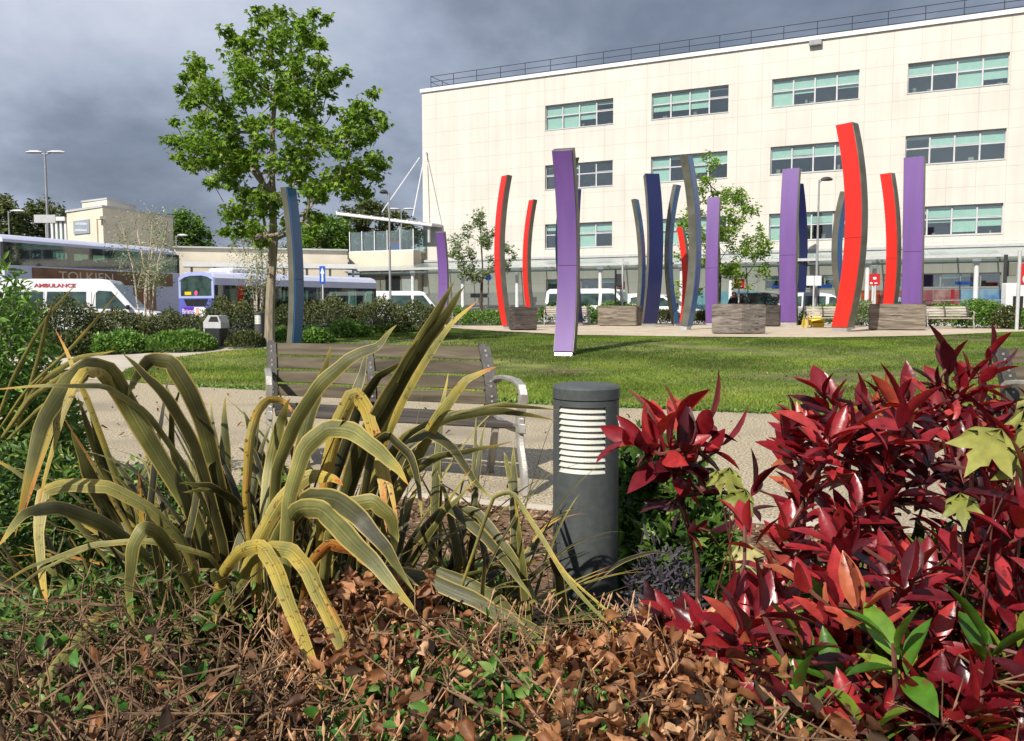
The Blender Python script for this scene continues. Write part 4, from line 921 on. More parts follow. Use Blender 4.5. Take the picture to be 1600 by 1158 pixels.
def bus(name, label, loc, rz, Ln, Wd, zlow, bands, paint_low, advert, roofm, pillars, group=None):
    """bands: list of (z0,z1) glazed bands with open pillars; local x along, y across"""
    root = empty(name, loc, rz, label, 'bus', group)
    z = zlow; rad = .3
    def slab(z0, z1, mat, nm, ins=0, crown=0):
        b = MB(); b.cbox(-Ln/2+ins, Ln/2-ins, -Wd/2+ins, Wd/2-ins, z0, z1, min(rad, (z1-z0)*.45) if crown else .02); 
        return b.build(nm, mat, root, smooth=False, bevel=.0)
    prev = zlow
    for i, (a, c) in enumerate(bands):
        slab(prev, a, paint_low if i == 0 else advert, 'body' if i == 0 else 'deck_panel'); prev = c
        pb = MB()
        for x in pillars: 
            for s in (-1, 1): pb.box(x-.11, x+.11, s*(Wd/2-.05)-.03, s*(Wd/2-.05)+.03, a, c)
        for s in (-1, 1):
            pb.box(-Ln/2+.02, Ln/2-.02, s*(Wd/2-.05)-.034, s*(Wd/2-.05)+.034, c-.12, c)
        for sx in (-1, 1):
            for s in (-1, 1): pb.box(sx*(Ln/2-.09)-.08, sx*(Ln/2-.09)+.08, s*(Wd/2-.09)-.08, s*(Wd/2-.09)+.08, a, c)
        pb.build('window_pillar', m_black, root)
        g = MB()
        for s in (-1, 1): g.quad((-Ln/2+.1, s*(Wd/2-.012), a), (Ln/2-.1, s*(Wd/2-.012), a), (Ln/2-.1, s*(Wd/2-.012), c), (-Ln/2+.1, s*(Wd/2-.012), c))
        for s in (-1, 1): g.quad((s*(Ln/2-.012), -Wd/2+.1, a), (s*(Ln/2-.012), Wd/2-.1, a), (s*(Ln/2-.012), Wd/2-.1, c), (s*(Ln/2-.012), -Wd/2+.1, c))
        g.build('window_glass', m_busglass, root)
        for s in (-1, 1):
            for x in np.arange(-Ln/2+1.2, Ln/2-1.4, .85):
                st = MB(); st.cbox(x, x+.12, s*Wd*.27-.42, s*Wd*.27+.42, a-.02, a+.34, .03); st.cbox(x-.02, x+.08, s*Wd*.27-.2, s*Wd*.27+.2, a+.34, a+.46, .03); st.build('seat_back', m_seat, root)
        hb_ = MB(); hb_.tube([(-Ln/2+.5, .3, c-.12), (Ln/2-.5, .3, c-.12)], .02, 6); hb_.build('grab_rail', m_amb, root)
    return root, prev
# ---- double-decker: roof seen from px (5,365) to (283,392)
def along(pa, pb, ztop, zg):                       # photo points of the near roof edge at height ztop
    def at(px, py): r_ = ray(px, py); t = (ztop-CAMH)/r_.z; return CAM+r_*t
    a, b = at(*pa), at(*pb); return a, b
a, b_ = along((4, 364.5), (280, 388.5), 4.1, -.1)
d = (b_-a); Ln = d.length; rz = math.atan2(d.y, d.x); nrm = Vector((-d.y, d.x, 0)).normalized()
cen = (a+b_)/2+nrm*1.27; print('double decker', Ln, a, b_)
m_ad = pm('brown_film_advert', (.10, .045, .022), (.30, .13, .05), .7, .4, c3=(.42, .20, .07), s3=.5)
root, zt = bus('double_decker_bus', 'long pale lilac double-decker bus with a brown film advert along its side', (cen.x, cen.y, -.1), rz, Ln, 2.54, .35, [(1.45, 2.15), (2.92, 3.86)], m_vpale, m_vpale, m_vpale, np.linspace(-Ln/2+1.0, Ln/2-2.2, 7))
b = MB(); prof = [(-1.27, 3.86), (-1.27, 3.98), (-1.14, 4.12), (-.8, 4.2), (.8, 4.2), (1.14, 4.12), (1.27, 3.98), (1.27, 3.86)]
xs_ = [-Ln/2-.02, Ln/2-1.0, Ln/2-.5, Ln/2-.12, Ln/2]; dz_ = [0, 0, -.03, -.12, -.3]
vs = [(x, y, max(3.86, z+q) if z > 3.87 else z) for x, q in zip(xs_, dz_) for y, z in prof]
f = [tuple(range(8)), tuple(range(39, 31, -1))]+[(i*8+k, i*8+8+k, i*8+8+(k+1) % 8, i*8+(k+1) % 8) for i in range(4) for k in range(8)]
b.add(vs, f); b.build('roof', m_vpale, root, smooth=True)
# advert band, lower ad column, solid panel over the engine, skirt
b = MB().box(-Ln/2+1.3, Ln/2-.55, -1.29, -1.27, 2.22, 2.86).build('advert_panel', m_ad, root)
m_adl = pm('gold_lettering', (.75, .64, .45), (.62, .5, .3), 8, .5)
text('TOLKIEN', .58, m_adl, root, (-Ln/2+4.15, -1.295, 2.52), (R(90), 0, 0), 'advert_lettering', sx=1.3)
MB().box(Ln/2-3.2, Ln/2-1.75, -1.29, -1.27, .55, 2.2).build('advert_column', m_ad, root)
MB().box(-Ln/2+6.4, Ln/2-3.22, -1.285, -1.262, .5, 2.2).build('side_panel', m_vpale, root); MB().box(Ln/2-1.73, Ln/2-.01, -1.285, -1.262, .5, 2.2).build('side_panel', m_vpale, root)
MB().box(-Ln/2, Ln/2, -1.28, -1.262, .84, .88).build('trim_strip', m_dark, root)
for x in np.linspace(-Ln/2+1.2, Ln/2-.8, 7): MB().box(x-.008, x+.008, -1.292, -1.286, .4, 1.4).build('panel_joint', m_dark, root)
for x in (-Ln/2+2.4, Ln/2-2.7): wheel(root, x, -1.12, .48, .3); wheel(root, x, 1.12, .48, .3)
MB().cbox(Ln/2-.02, Ln/2+.03, -1.1, -.95, 2.35, 2.75, .01).build('tail_light', m_tail, root); MB().box(-.06, .0, -1.3, -1.285, .95, 1.05).build('side_marker', m_amb, root)
# ---- single-decker seen from behind
def at_z(px, py, z): r_ = ray(px, py); t = (z-CAMH)/r_.z; return CAM+r_*t
p_l = at_z(262, 424, 2.6); p_r = P(335, 424, p_l.y); p_l.z = p_r.z = 0
p_f = at_z(588, 434, 2.6)
dirv = Vector((p_f.x-p_r.x, p_f.y-p_r.y, 0)); Ls = min(12.6, dirv.length); dirv.normalize(); rz = math.atan2(dirv.y, dirv.x)
nr = Vector((-dirv.y, dirv.x, 0)); cen = p_r+dirv*Ls/2+nr*1.25; print('single', dirv, Ls, p_l, p_r)
root, zt = bus('single_decker_bus', 'lilac single-decker bus seen from behind with a purple advert on its tail', (cen.x, cen.y, -.4), rz, Ls, 2.5, .35, [(1.3, 2.42)], m_vpale, m_vpale, m_vpale, np.linspace(-Ls/2+1.2, Ls/2-1.3, 8))
b = MB(); prof = [(-1.25, 2.42), (-1.25, 2.72), (-1.12, 2.9), (-.8, 3.0), (.8, 3.0), (1.12, 2.9), (1.25, 2.72), (1.25, 2.42)]
vs = [(x, y, z) for x in (-Ls/2, Ls/2) for y, z in prof]; b.add(vs, [tuple(range(8)), tuple(range(15, 7, -1))]+[(k, 8+k, 8+(k+1) % 8, (k+1) % 8) for k in range(8)]); b.build('roof', m_vpale, root)
MB().cbox(-Ls/2+1.2, -Ls/2+3.2, -.8, .8, 3.0, 3.22, .08).build('roof_unit', m_white, root)
x0 = -Ls/2; rear = MB(); rear.box(x0-.05, x0, -1.24, 1.24, .4, 1.95); rear.box(x0-.05, x0, -1.24, -1.08, 1.95, 2.6); rear.box(x0-.05, x0, 1.08, 1.24, 1.95, 2.6)
rear.prism([(-1.24, 2.6), (-1.24, 2.74), (-1.0, 2.93), (-.5, 3.0), (.5, 3.0), (1.0, 2.93), (1.24, 2.74), (1.24, 2.6), (.8, 2.78), (.4, 2.84), (-.4, 2.84), (-.8, 2.78)], x0-.05, x0, lambda y, z, d: (d, y, z)); rear.build('rear_frame', m_vblue, root)
MB().box(x0-.03, x0-.02, -1.08, 1.08, 1.95, 2.84).build('rear_window', m_carglass, root)
MB().box(x0-.055, x0-.045, -1.235, 1.235, .45, 1.86).build('rear_panel', m_vind, root)
b = MB(); b.prism([(-.85, 1.82), (.85, 1.82), (.65, 1.52), (-.65, 1.52)], x0-.075, x0-.05, lambda y, z, d: (d, y, z)); b.build('rear_grille', m_black, root)
ad = MB().box(x0-.085, x0-.06, .1, .95, 1.04, 1.46).build('advert_purple', pm('purple_advert', (.12, .02, .35), (.14, .03, .4), 3, .4), root)
text('Bristol', .3, m_letter, ad, (x0-.09, .52, 1.27), (R(90), 0, R(-90)), sx=1.1)
MB().box(x0-.085, x0-.06, -.75, .1, .95, 1.46).build('advert_white', m_letter, root)
MB().box(x0-.09, x0-.07, -.25, -.02, .95, 1.44).build('advert_figure', pm('skin_tone_print', (.7, .4, .27), None, 4, .6), root)
MB().box(x0-.045, x0-.035, .35, .8, 2.0, 2.14).build('number_plate', m_yel, root)
o = MB().lathe([(.11, 0), (.11, .01)], n=20).build('round_badge', pm('pink_badge', (.75, .1, .25), None, 5, .4), root); o.location = (x0-.035, 0, 2.08); o.rotation_euler = (0, R(-90), 0)
for x in np.linspace(-Ls/2+1.5, Ls/2-1.4, 6): MB().box(x-.008, x+.008, -1.256, -1.25, .4, 1.28).build('panel_joint', m_dark, root)
for s in (-1, 1): MB().cbox(x0-.08, x0-.05, s*1.13-.07, s*1.13+.07, .55, .95, .01).build('tail_light', m_tail, root)
for x in (-Ls/2+2.6, Ls/2-2.5): wheel(root, x, -1.1, .46, .3); wheel(root, x, 1.1, .46, .3)
# ---- cars and vans: side profile lofted with a narrower roof
def car(name, label, cat, loc, rz, low, roof, wd, paintm, wins, wheels, wr=.33, tumble=.16, flip=False, group=None, extra=None):
    """low: lower body outline (x,z); roof: greenhouse outline; wins: side window polygons"""
    root = empty(name, loc, rz, label, cat, group)
    b = MB(); b.prism(low, -wd/2, wd/2, lambda x, z, d: (x, d, z)); b.build('body', paintm, root, smooth=True, bevel=.05)
    zb = min(p[1] for p in roof); ztp = max(p[1] for p in roof)
    def Y(z, s): return s*(wd/2-.02-tumble*max(0, (z-zb))/(ztp-zb))
    b = MB(); n = len(roof); vs = [(x, Y(z, s), z) for s in (-1, 1) for x, z in roof]
    b.add(vs, [tuple(range(n)), tuple(range(2*n-1, n-1, -1))]+[(i, i+n, (i+1) % n+n, (i+1) % n) for i in range(n)]); b.build('cabin', paintm, root, smooth=True, bevel=.04)
    for wpoly in wins:
        for s in (-1, 1):
            g = MB(); vs = [(x, Y(z, s)+s*.012, z) for x, z in wpoly]; k = len(wpoly); vi = [(x, Y(z, s)-s*.02, z) for x, z in wpoly]
            g.add(vs+vi, [tuple(range(k)), tuple(range(2*k-1, k-1, -1))]+[(i, i+k, (i+1) % k+k, (i+1) % k) for i in range(k)]); g.build('side_window', m_carglass, root)
    # windscreen: front-most sloping edges of the greenhouse
    for (p, q), nm in ((roof_front(roof), 'windscreen'), (roof_back(roof), 'rear_window')):
        sx = 1 if nm == 'windscreen' else -1; t0, t1 = .12, .9
        a_ = (p[0]+(q[0]-p[0])*t0, p[1]+(q[1]-p[1])*t0); c_ = (p[0]+(q[0]-p[0])*t1, p[1]+(q[1]-p[1])*t1)
        g = MB(); m_ = .1; o_ = sx*.012
        vs = [(a_[0]+o_, Y(a_[1], -1)+m_, a_[1]+.008), (a_[0]+o_, Y(a_[1], 1)-m_, a_[1]+.008), (c_[0]+o_, Y(c_[1], 1)-m_, c_[1]+.008), (c_[0]+o_, Y(c_[1], -1)+m_, c_[1]+.008)]
        g.add(vs+[(x-o_*2.5, y, z-.02) for x, y, z in vs], [(0, 1, 2, 3), (7, 6, 5, 4), (0, 4, 5, 1), (1, 5, 6, 2), (2, 6, 7, 3), (3, 7, 4, 0)]); g.build(nm, m_carglass, root)
    for x in wheels: wheel(root, x, -wd/2+.12, wr, .22); wheel(root, x, wd/2-.12, wr, .22)
    xf = max(p[0] for p in low); xr = min(p[0] for p in low)
    for s in (-1, 1):
        MB().cbox(xf-.12, xf+.015, s*wd*.36-.15, s*wd*.36+.15, .62, .8, .02).build('headlight', m_lens, root); MB().cbox(xr-.015, xr+.1, s*wd*.42-.07, s*wd*.42+.07, .7, 1.0, .02).build('tail_light', m_tail, root)
        b = MB().cbox(0, .12, s*(wd/2+.1)-.1, s*(wd/2+.1)+.1, 0, .2, .03); o = b.build('wing_mirror', m_black, root); p, q = roof_front(roof); o.location = (p[0]-.35, 0, p[1]+.05)
    return root
def roof_front(r): i = max(range(len(r)), key=lambda k: r[k][0]); q = sorted(r, key=lambda p: (-p[1], -p[0])); mx = max(p[1] for p in r); return r[i], max([p for p in r if p[1] > mx-.12], key=lambda p: p[0])
def roof_back(r): i = min(range(len(r)), key=lambda k: r[k][0]); mx = max(p[1] for p in r); return r[i], min([p for p in r if p[1] > mx-.12], key=lambda p: p[0])
VAN_LOW = [(-2.9, .45), (-2.95, 1.15), (1.9, 1.15), (2.75, 1.02), (2.95, .8), (3.0, .45), (2.7, .3), (-2.8, .3)]
VAN_ROOF = [(-2.93, 1.1), (-2.88, 2.25), (-2.7, 2.42), (.7, 2.44), (1.05, 2.38), (2.05, 1.1)]
VAN_WIN = [[(1.72, 1.2), (.55, 1.2), (.55, 1.85), (.65, 1.95), (1.12, 1.92)], [(.2, 1.25), (-1.2, 1.25), (-1.2, 1.9), (.2, 1.9)], [(-1.35, 1.25), (-2.6, 1.25), (-2.6, 1.9), (-1.35, 1.9)]]
pw_ = P(60, 480, 31); 
amb = car('ambulance', 'white high-roofed patient ambulance van behind the shrubs at the left', 'van', (P(138, 480, 34).x, 34.0, -.1), R(10), VAN_LOW, VAN_ROOF, 2.0, m_vwhite, VAN_WIN, (-1.8, 2.0), .36)
amb.scale = (1, 1, .93)
for x in (.42, -1.28): MB().box(x-.008, x+.008, -.995, -.985, .5, 1.9).build('door_seam', m_dark, amb)
MB().box(-2.8, 1.9, -1.012, -.998, .95, 1.03).build('side_moulding', m_dark, amb)
text('AMBULANCE', .21, pm('ambulance_red', (.45, .03, .05), None, 5, .5), amb, (-.92, -.872, 2.15), (R(84), 0, 0), sx=1.2, bold=.006)
MINI_LOW = [(-2.4, .4), (-2.45, 1.0), (1.6, 1.0), (2.3, .85), (2.45, .4), (2.2, .25), (-2.3, .25)]
MINI_ROOF = [(-2.42, .95), (-2.35, 1.8), (-2.2, 1.93), (.75, 1.93), (1.0, 1.87), (1.8, .95)]
MINI_WIN = [[(1.5, 1.05), (.45, 1.05), (.45, 1.68), (1.0, 1.68)], [(.3, 1.05), (-.9, 1.05), (-.9, 1.68), (.3, 1.68)], [(-1.05, 1.05), (-2.2, 1.05), (-2.2, 1.68), (-1.05, 1.68)]]
ra_ = math.atan2(-FD.y, -FD.x)
def roadcar(px, D, *a, rz=None, **k):
    p = P(px, 478, D); return car(*a[:3], (p.x, p.y, Hh(p.x, p.y)), ra_ if rz is None else rz, *a[3:], **k)
roadcar(637, 50, 'parked_van', 'small white van behind the brown hedge, left of the short purple pillar', 'van', MINI_LOW, MINI_ROOF, 1.85, m_vwhite, MINI_WIN[:2], (-1.5, 1.55), .33, rz=0, group='vehicles on the hospital road')
roadcar(935, 46, 'minibus', 'long white minibus with green side windows behind the clipped hedge', 'van', [(x*1.15, z) for x, z in MINI_LOW], [(x*1.15, z) for x, z in MINI_ROOF], 1.95, m_vwhite, [[(x*1.15, z) for x, z in w_] for w_ in MINI_WIN], (-1.7, 1.8), .35, group='vehicles on the hospital road')
MPV_LOW = [(-2.2, .4), (-2.25, .95), (1.3, .98), (2.05, .82), (2.25, .6), (2.25, .35), (2.0, .25), (-2.1, .25)]
MPV_ROOF = [(-2.2, .92), (-2.0, 1.5), (-1.7, 1.66), (-.3, 1.70), (.35, 1.6), (1.55, .92)]
MPV_WIN = [[(1.15, 1.0), (.25, 1.0), (.25, 1.45), (.45, 1.45)], [(.1, 1.0), (-.85, 1.0), (-.85, 1.5), (.1, 1.48)], [(-1.0, 1.0), (-1.8, 1.0), (-1.7, 1.42), (-1.0, 1.5)]]
roadcar(1030, 46, 'parked_car', 'silver-white people carrier right of the minibus, behind the grey pillars', 'car', MPV_LOW, MPV_ROOF, 1.8, m_vwhite, MPV_WIN, (-1.35, 1.4), .32, group='vehicles on the hospital road')
roadcar(1208, 43.5, 'parked_car', 'dark people carrier behind the purple pillar with a shadow', 'car', MPV_LOW, MPV_ROOF, 1.85, m_vdk, MPV_WIN, (-1.35, 1.4), .32, group='vehicles on the hospital road')
roadcar(1290, 41.5, 'parked_car', 'grey people carrier left of the tallest red pillar', 'car', MPV_LOW, MPV_ROOF, 1.85, m_vsil, MPV_WIN, (-1.35, 1.4), .32, group='vehicles on the hospital road')
# ================================================ PEOPLE
def skin_fig(name, joints, edges, mat, parent, sub=2):
    me = bpy.data.meshes.new(name); me.from_pydata([j[:3] for j in joints], edges, []); o = bpy.data.objects.new(name, me); col.objects.link(o)
    sk = o.modifiers.new('s', 'SKIN'); 
    for v, j in zip(me.skin_vertices[0].data, joints): v.radius = (j[3], j[3]*(j[4] if len(j) > 4 else 1))
    me.skin_vertices[0].data[0].use_root = True
    ss = o.modifiers.new('d', 'SUBSURF'); ss.levels = ss.render_levels = sub
    dg = bpy.context.evaluated_depsgraph_get(); m2 = bpy.data.meshes.new_from_object(o.evaluated_get(dg)); bpy.data.objects.remove(o)
    m2.name = name; m2.materials.clear(); m2.materials.append(mat); m2.shade_smooth(); o = bpy.data.objects.new(name, m2); col.objects.link(o); o.parent = parent; return o
m_skin = pm('skin', (.42, .24, .17), (.38, .21, .15), 10, .55); m_coat = pm('dark_coat', (.015, .016, .022), (.03, .03, .038), 20, .85, .3); m_trou = pm('dark_trousers', (.02, .02, .024), (.035, .033, .036), 20, .85); m_hair = pm('dark_hair', (.02, .013, .009), (.035, .022, .014), 40, .6); m_shirt = pm('pale_blue_shirt', (.35, .45, .6), (.3, .4, .55), 20, .8)
def person(loc, rz, label, top, H=1.72, pose=0):
    root = empty('person', loc, rz, label, 'person')
    s = H/1.72
    J = [(0, 0, .95, .13), (0, 0, 1.12, .12), (0, 0, 1.30, .15), (0, 0, 1.42, .10), (0, 0, 1.50, .055), (0, -.01, 1.58, .085), (0, -.01, 1.66, .075),
         (.09, 0, .88, .10), (.11, -.02, .50, .062), (.12, .01, .09, .042), (.12, -.12, .04, .04),
         (-.09, 0, .88, .10), (-.10, .0, .50, .062), (-.11, .02, .09, .042), (-.12, -.11, .04, .04),
         (.18, 0, 1.38, .06), (.25, .02, 1.12, .045), (.06 if not pose else .27, -.22 if not pose else -.02, 1.08 if not pose else .88, .032), (-.02 if not pose else .27, -.26 if not pose else -.04, 1.10 if not pose else .80, .03),
         (-.18, 0, 1.38, .06), (-.25, .02, 1.12, .045), (-.08, -.22, 1.12, .032), (-.0, -.27, 1.14, .03)]
    E = [(0, 1), (1, 2), (2, 3), (3, 4), (4, 5), (5, 6), (0, 7), (7, 8), (8, 9), (9, 10), (0, 11), (11, 12), (12, 13), (13, 14), (3, 15), (15, 16), (16, 17), (17, 18), (3, 19), (19, 20), (20, 21), (21, 22)]
    J = [tuple([v*s for v in j[:3]]+[j[3]*s]) for j in J]
    skin_fig('body', J, E, m_skin, root)
    def sub(idx, ed, g, nm, mat):
        mp_ = {a: i for i, a in enumerate(idx)}; skin_fig(nm, [(*J[a][:3], J[a][3]+g) for a in idx], [(mp_[x], mp_[y]) for x, y in ed], mat, root)
    sub([2, 0, 1, 3, 15, 16, 17, 19, 20, 21], [(2, 1), (1, 0), (2, 3), (3, 15), (15, 16), (16, 17), (3, 19), (19, 20), (20, 21)], .022, 'coat', top)
    sub([0, 7, 8, 9, 11, 12, 13], [(0, 7), (7, 8), (8, 9), (0, 11), (11, 12), (12, 13)], .018, 'trousers', m_trou)
    sub([9, 10], [(9, 10)], .014, 'shoe', m_black); sub([13, 14], [(13, 14)], .014, 'shoe', m_black)
    h = MB(); bm = bmesh.new(); bmesh.ops.create_icosphere(bm, subdivisions=3, radius=.115*s)
    for v in list(bm.verts):
        if v.co.y < -.055*s and v.co.z < .045*s: bm.verts.remove(v)
    me = bpy.data.meshes.new('hair'); bm.to_mesh(me); bm.free(); me.materials.append(m_hair); me.shade_smooth(); o = bpy.data.objects.new('hair', me); col.objects.link(o); o.parent = root; o.location = (0, .012*s, 1.645*s)
    fb = MB()
    for x in (-.03, .03): fb.box((x-.012)*s, (x+.012)*s, -.100*s, -.088*s, 1.625*s, 1.637*s)
    fb.box(-.02*s, .02*s, -.098*s, -.086*s, 1.565*s, 1.573*s); fb.build('face_detail', m_hair, root); MB().cbox(-.010*s, .010*s, -.112*s, -.085*s, 1.585*s, 1.615*s, .004).build('nose', m_skin, root)
pp = P(1147, 456, 43.5); person((pp.x, pp.y, pp.z-1.75), R(0), 'person in a dark coat holding something in both hands, waiting by the canopy columns', m_coat)
pp = P(1403, 456, 41.5); person((pp.x, pp.y, pp.z-1.72), R(70), 'dark-haired person in a pale blue top passing behind the right-hand red pillar', m_shirt, 1.7, 1)
# ================================================ FOLIAGE MATERIALS
C = srgb
lm_maple = leafmat('maple_leaf', [(0, (.085, .17, .015)), (.5, (.21, .37, .035)), (1, (.42, .54, .08))], .5, .45, .35, scale=9)
lm_young = leafmat('young_pale_leaf', [(0, (.10, .15, .05)), (.5, (.20, .28, .09)), (1, (.62, .64, .50))], .55, .35, .3, scale=9)
lm_dark = leafmat('dark_shrub_leaf', [(0, (.025, .045, .014)), (.45, (.07, .10, .028)), (.75, (.13, .13, .045)), (1, (.2, .15, .07))], .6, .2, .3, scale=9)
lm_green = leafmat('green_shrub_leaf', [(0, (.05, .11, .015)), (.5, (.12, .24, .035)), (1, (.28, .42, .09))], .5, .3, .35, scale=9)
lm_olive = leafmat('olive_brown_leaf', [(0, (.035, .045, .018)), (.5, (.09, .11, .035)), (1, (.2, .19, .075))], .65, .2, .25, scale=9)
lm_far = leafmat('far_tree_leaf', [(0, (.05, .07, .025)), (.5, (.11, .14, .04)), (1, (.22, .24, .09))], .65, .25, .2, scale=3)
lm_near = leafmat('near_green_leaf', [(0, (.02, .055, .010)), (.5, (.07, .15, .022)), (.85, (.18, .28, .045)), (1, (.32, .38, .09))], .42, .3, .4, scale=70, spots=(.12, .10, .03))
lm_white = leafmat('white_blossom', [(0, (.55, .55, .48)), (1, (.8, .8, .74))], .6, .3, .3)
m_bark = pm('maple_bark', (.18, .145, .10), (.32, .265, .19), 14, .9, .6, 40, stretch=(1, 1, .25)); m_birch = pm('birch_bark', (.62, .55, .45), (.36, .28, .20), 6, .8, .3, 40, stretch=(1, 1, 2.5)); m_dbark = pm('dark_bark', (.05, .038, .028), (.09, .07, .05), 14, .9, .5, 40)
# ================================================ TREE SKELETON
def skeleton(trunk, pts, step=.3, jit=.05, rise=.55, r0=.012, rexp=.48, seed=1):
    """trunk: polyline of nodes. pts: tips. Returns nodes, parents, radius"""
    rr = np.random.default_rng(seed)
    nodes = [np.array(p, float) for p in trunk]; par = [-1]+list(range(len(trunk)-1))
    top = nodes[-1]; order = sorted(range(len(pts)), key=lambda i: min(np.linalg.norm(np.array(pts[i])-n) for n in nodes))
    tips = []
    for i in order:
        a = np.array(pts[i], float); Nn = np.array(nodes); dv_ = a-Nn; d = np.linalg.norm(dv_, axis=1); h = np.linalg.norm(dv_[:, :2], axis=1)
        cost = d+rise*np.maximum(0, h*.7-dv_[:, 2])+.0*d
        if len(trunk) > 2: cost[:max(1, len(trunk)//3)] += 50
        j = int(np.argmin(cost)); n = max(1, int(d[j]/step)); p0 = Nn[j]; k = j
        for q in range(1, n+1):
            t = q/n; p = p0+(a-p0)*t; p[2] -= .12*d[j]*math.sin(math.pi*t)*(1 if h[j] > .1 else 0); 
            if q < n: p = p+rr.normal(size=3)*jit*step*2
            nodes.append(p); par.append(k); k = len(nodes)-1
        tips.append(k)
    cnt = np.zeros(len(nodes))
    for t in tips:
        k = t
        while k >= 0: cnt[k] += 1; k = par[k]
    rad = r0*np.maximum(cnt, 1)**rexp
    return nodes, par, rad, tips
def wood(name, nodes, par, rad, mat, parent, base=(0, 0, 0), n=6, trunk_r=None):
    b = MB(); base = Vector(base)
    for i, p in enumerate(par):
        if p < 0: continue
        a = Vector(nodes[p])-base; c = Vector(nodes[i])-base
        if (c-a).length < 1e-4: continue
        ra = min(rad[p], rad[i]*1.35) ; b.tube([a, c], [ra, rad[i]], n, cap=False)
    return b.build(name, mat, parent, smooth=True, fix=False)
def clump_leaves(centers, radii, dens, size, tmpl, up=.25, droop=.6, base=(0, 0, 0), tlo=0, thi=1, flat=.8):
    P_ = []; T_ = []
    for c, r, n in zip(centers, radii, dens):
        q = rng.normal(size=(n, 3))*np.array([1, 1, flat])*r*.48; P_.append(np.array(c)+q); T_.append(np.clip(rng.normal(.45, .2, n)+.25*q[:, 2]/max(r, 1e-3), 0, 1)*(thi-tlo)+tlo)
    P_ = np.concatenate(P_)-np.array(base); T_ = np.concatenate(T_); n = len(P_)
    d = rdir(n); d[:, 2] = d[:, 2]*.5-droop*.5; u_ = rdir(n, 1.6)
    return leafset(tmpl, P_, d, u_, size*rng.uniform(.65, 1.25, n), T_)
# ================================================ THE BIG MAPLE
tb = G(421, 541); kt = tb.y/F
mroot = empty('maple_tree', tb, 0, 'large young maple tree with fresh green leaves left of centre', 'tree')
CL = [(460,30,20),(500,80,50),(570,60,40),(590,150,60),(540,200,60),(460,150,30),(735,60,25),(775,85,25),(670,110,50),(700,180,60),(760,200,30),(330,140,30),(345,175,40),(400,200,50),(380,240,40),(450,200,40),(200,275,45),(200,330,45),(135,340,25),(130,390,25),(230,380,60),(270,410,50),(190,450,50),(160,470,30),(390,290,60),(400,360,60),(430,320,50),(520,270,50),(640,270,60),(640,330,60),(740,280,50),(740,370,50),(800,350,50),(870,320,30),(590,370,50),(500,380,40),(560,440,50),(640,420,60),(700,440,60),(780,420,40),(90,545,25),(80,640,40),(150,640,60),(200,660,60),(260,620,50),(190,560,40),(230,540,50),(330,500,50),(300,470,50),(400,440,50),(480,440,40),(330,560,50),(250,720,50),(180,740,50),(120,700,40),(300,690,60),(350,640,50),(380,700,60),(360,760,50),(440,720,60),(450,560,50),(480,640,50),(520,540,40),(600,480,40),(590,560,50),(640,600,50),(700,520,60),(740,590,50),(810,490,25),(880,510,35),(940,470,45),(990,430,30),(960,530,60),(1030,530,35),(900,580,60),(1040,570,30),(970,610,40),(1000,590,30),(830,600,40),(780,650,50),(710,680,50),(620,690,50),(680,750,50),(850,680,50),(930,660,40),(990,720,50),(1040,740,40),(930,750,60),(860,780,60),(800,820,60),(890,850,60),(960,870,40),(1010,800,35),(760,880,50),(700,850,50),(640,800,60),(560,740,50),(270,830,30),(300,800,40),(350,830,40),(420,880,60),(480,880,50),(350,960,50),(330,1040,25),(400,960,50),(390,1040,40),(450,1030,50),(500,950,50),(560,900,50),(620,900,40),(700,960,40),(750,980,25),(720,1030,40),(690,1080,35),(500,1100,30),(620,1020,40)]
rr_ = random.Random(5); tips_ = []; rad_ = []
for x, y, r in CL:
    px, py = 240+x/2.895, y/2.895; dd = math.hypot((x-555)/520, (y-620)/560); dep = 2.2*math.sqrt(max(.04, 1-dd*dd))
    for s in ((rr_.uniform(-1, 1),) if r < 45 else (rr_.uniform(.1, 1), rr_.uniform(-1, -.1))):
        q = P(px+rr_.uniform(-3, 3), py+rr_.uniform(-3, 3), tb.y+s*dep); tips_.append(tuple(q)); rad_.append(r/2.895*kt*1.0)
trunk = [P(421, 541, tb.y), P(422, 480, tb.y), P(424, 430, tb.y), P(427, 380, tb.y), P(427, 345, tb.y), P(426, 300, tb.y), P(425, 250, tb.y), P(426, 200, tb.y), P(430, 150, tb.y), P(434, 100, tb.y)]
trunk = [tuple(p) for p in trunk]; trunk[0] = (tb.x, tb.y, tb.z-.05)
nd_, pr_, rd_, tp_ = skeleton(trunk, tips_, .28, .10, .9, .0085, .5, 3)
rd_[:4] = [.135, .115, .108, .112]
bt = wood('trunk', nd_, pr_, rd_, m_bark, mroot, tb, 8)
foliage('crown', [clump_leaves(tips_, rad_, [int(38+r*r*520) for r in rad_], .135, TM, base=tb, droop=.9, flat=.75)], lm_maple, mroot)
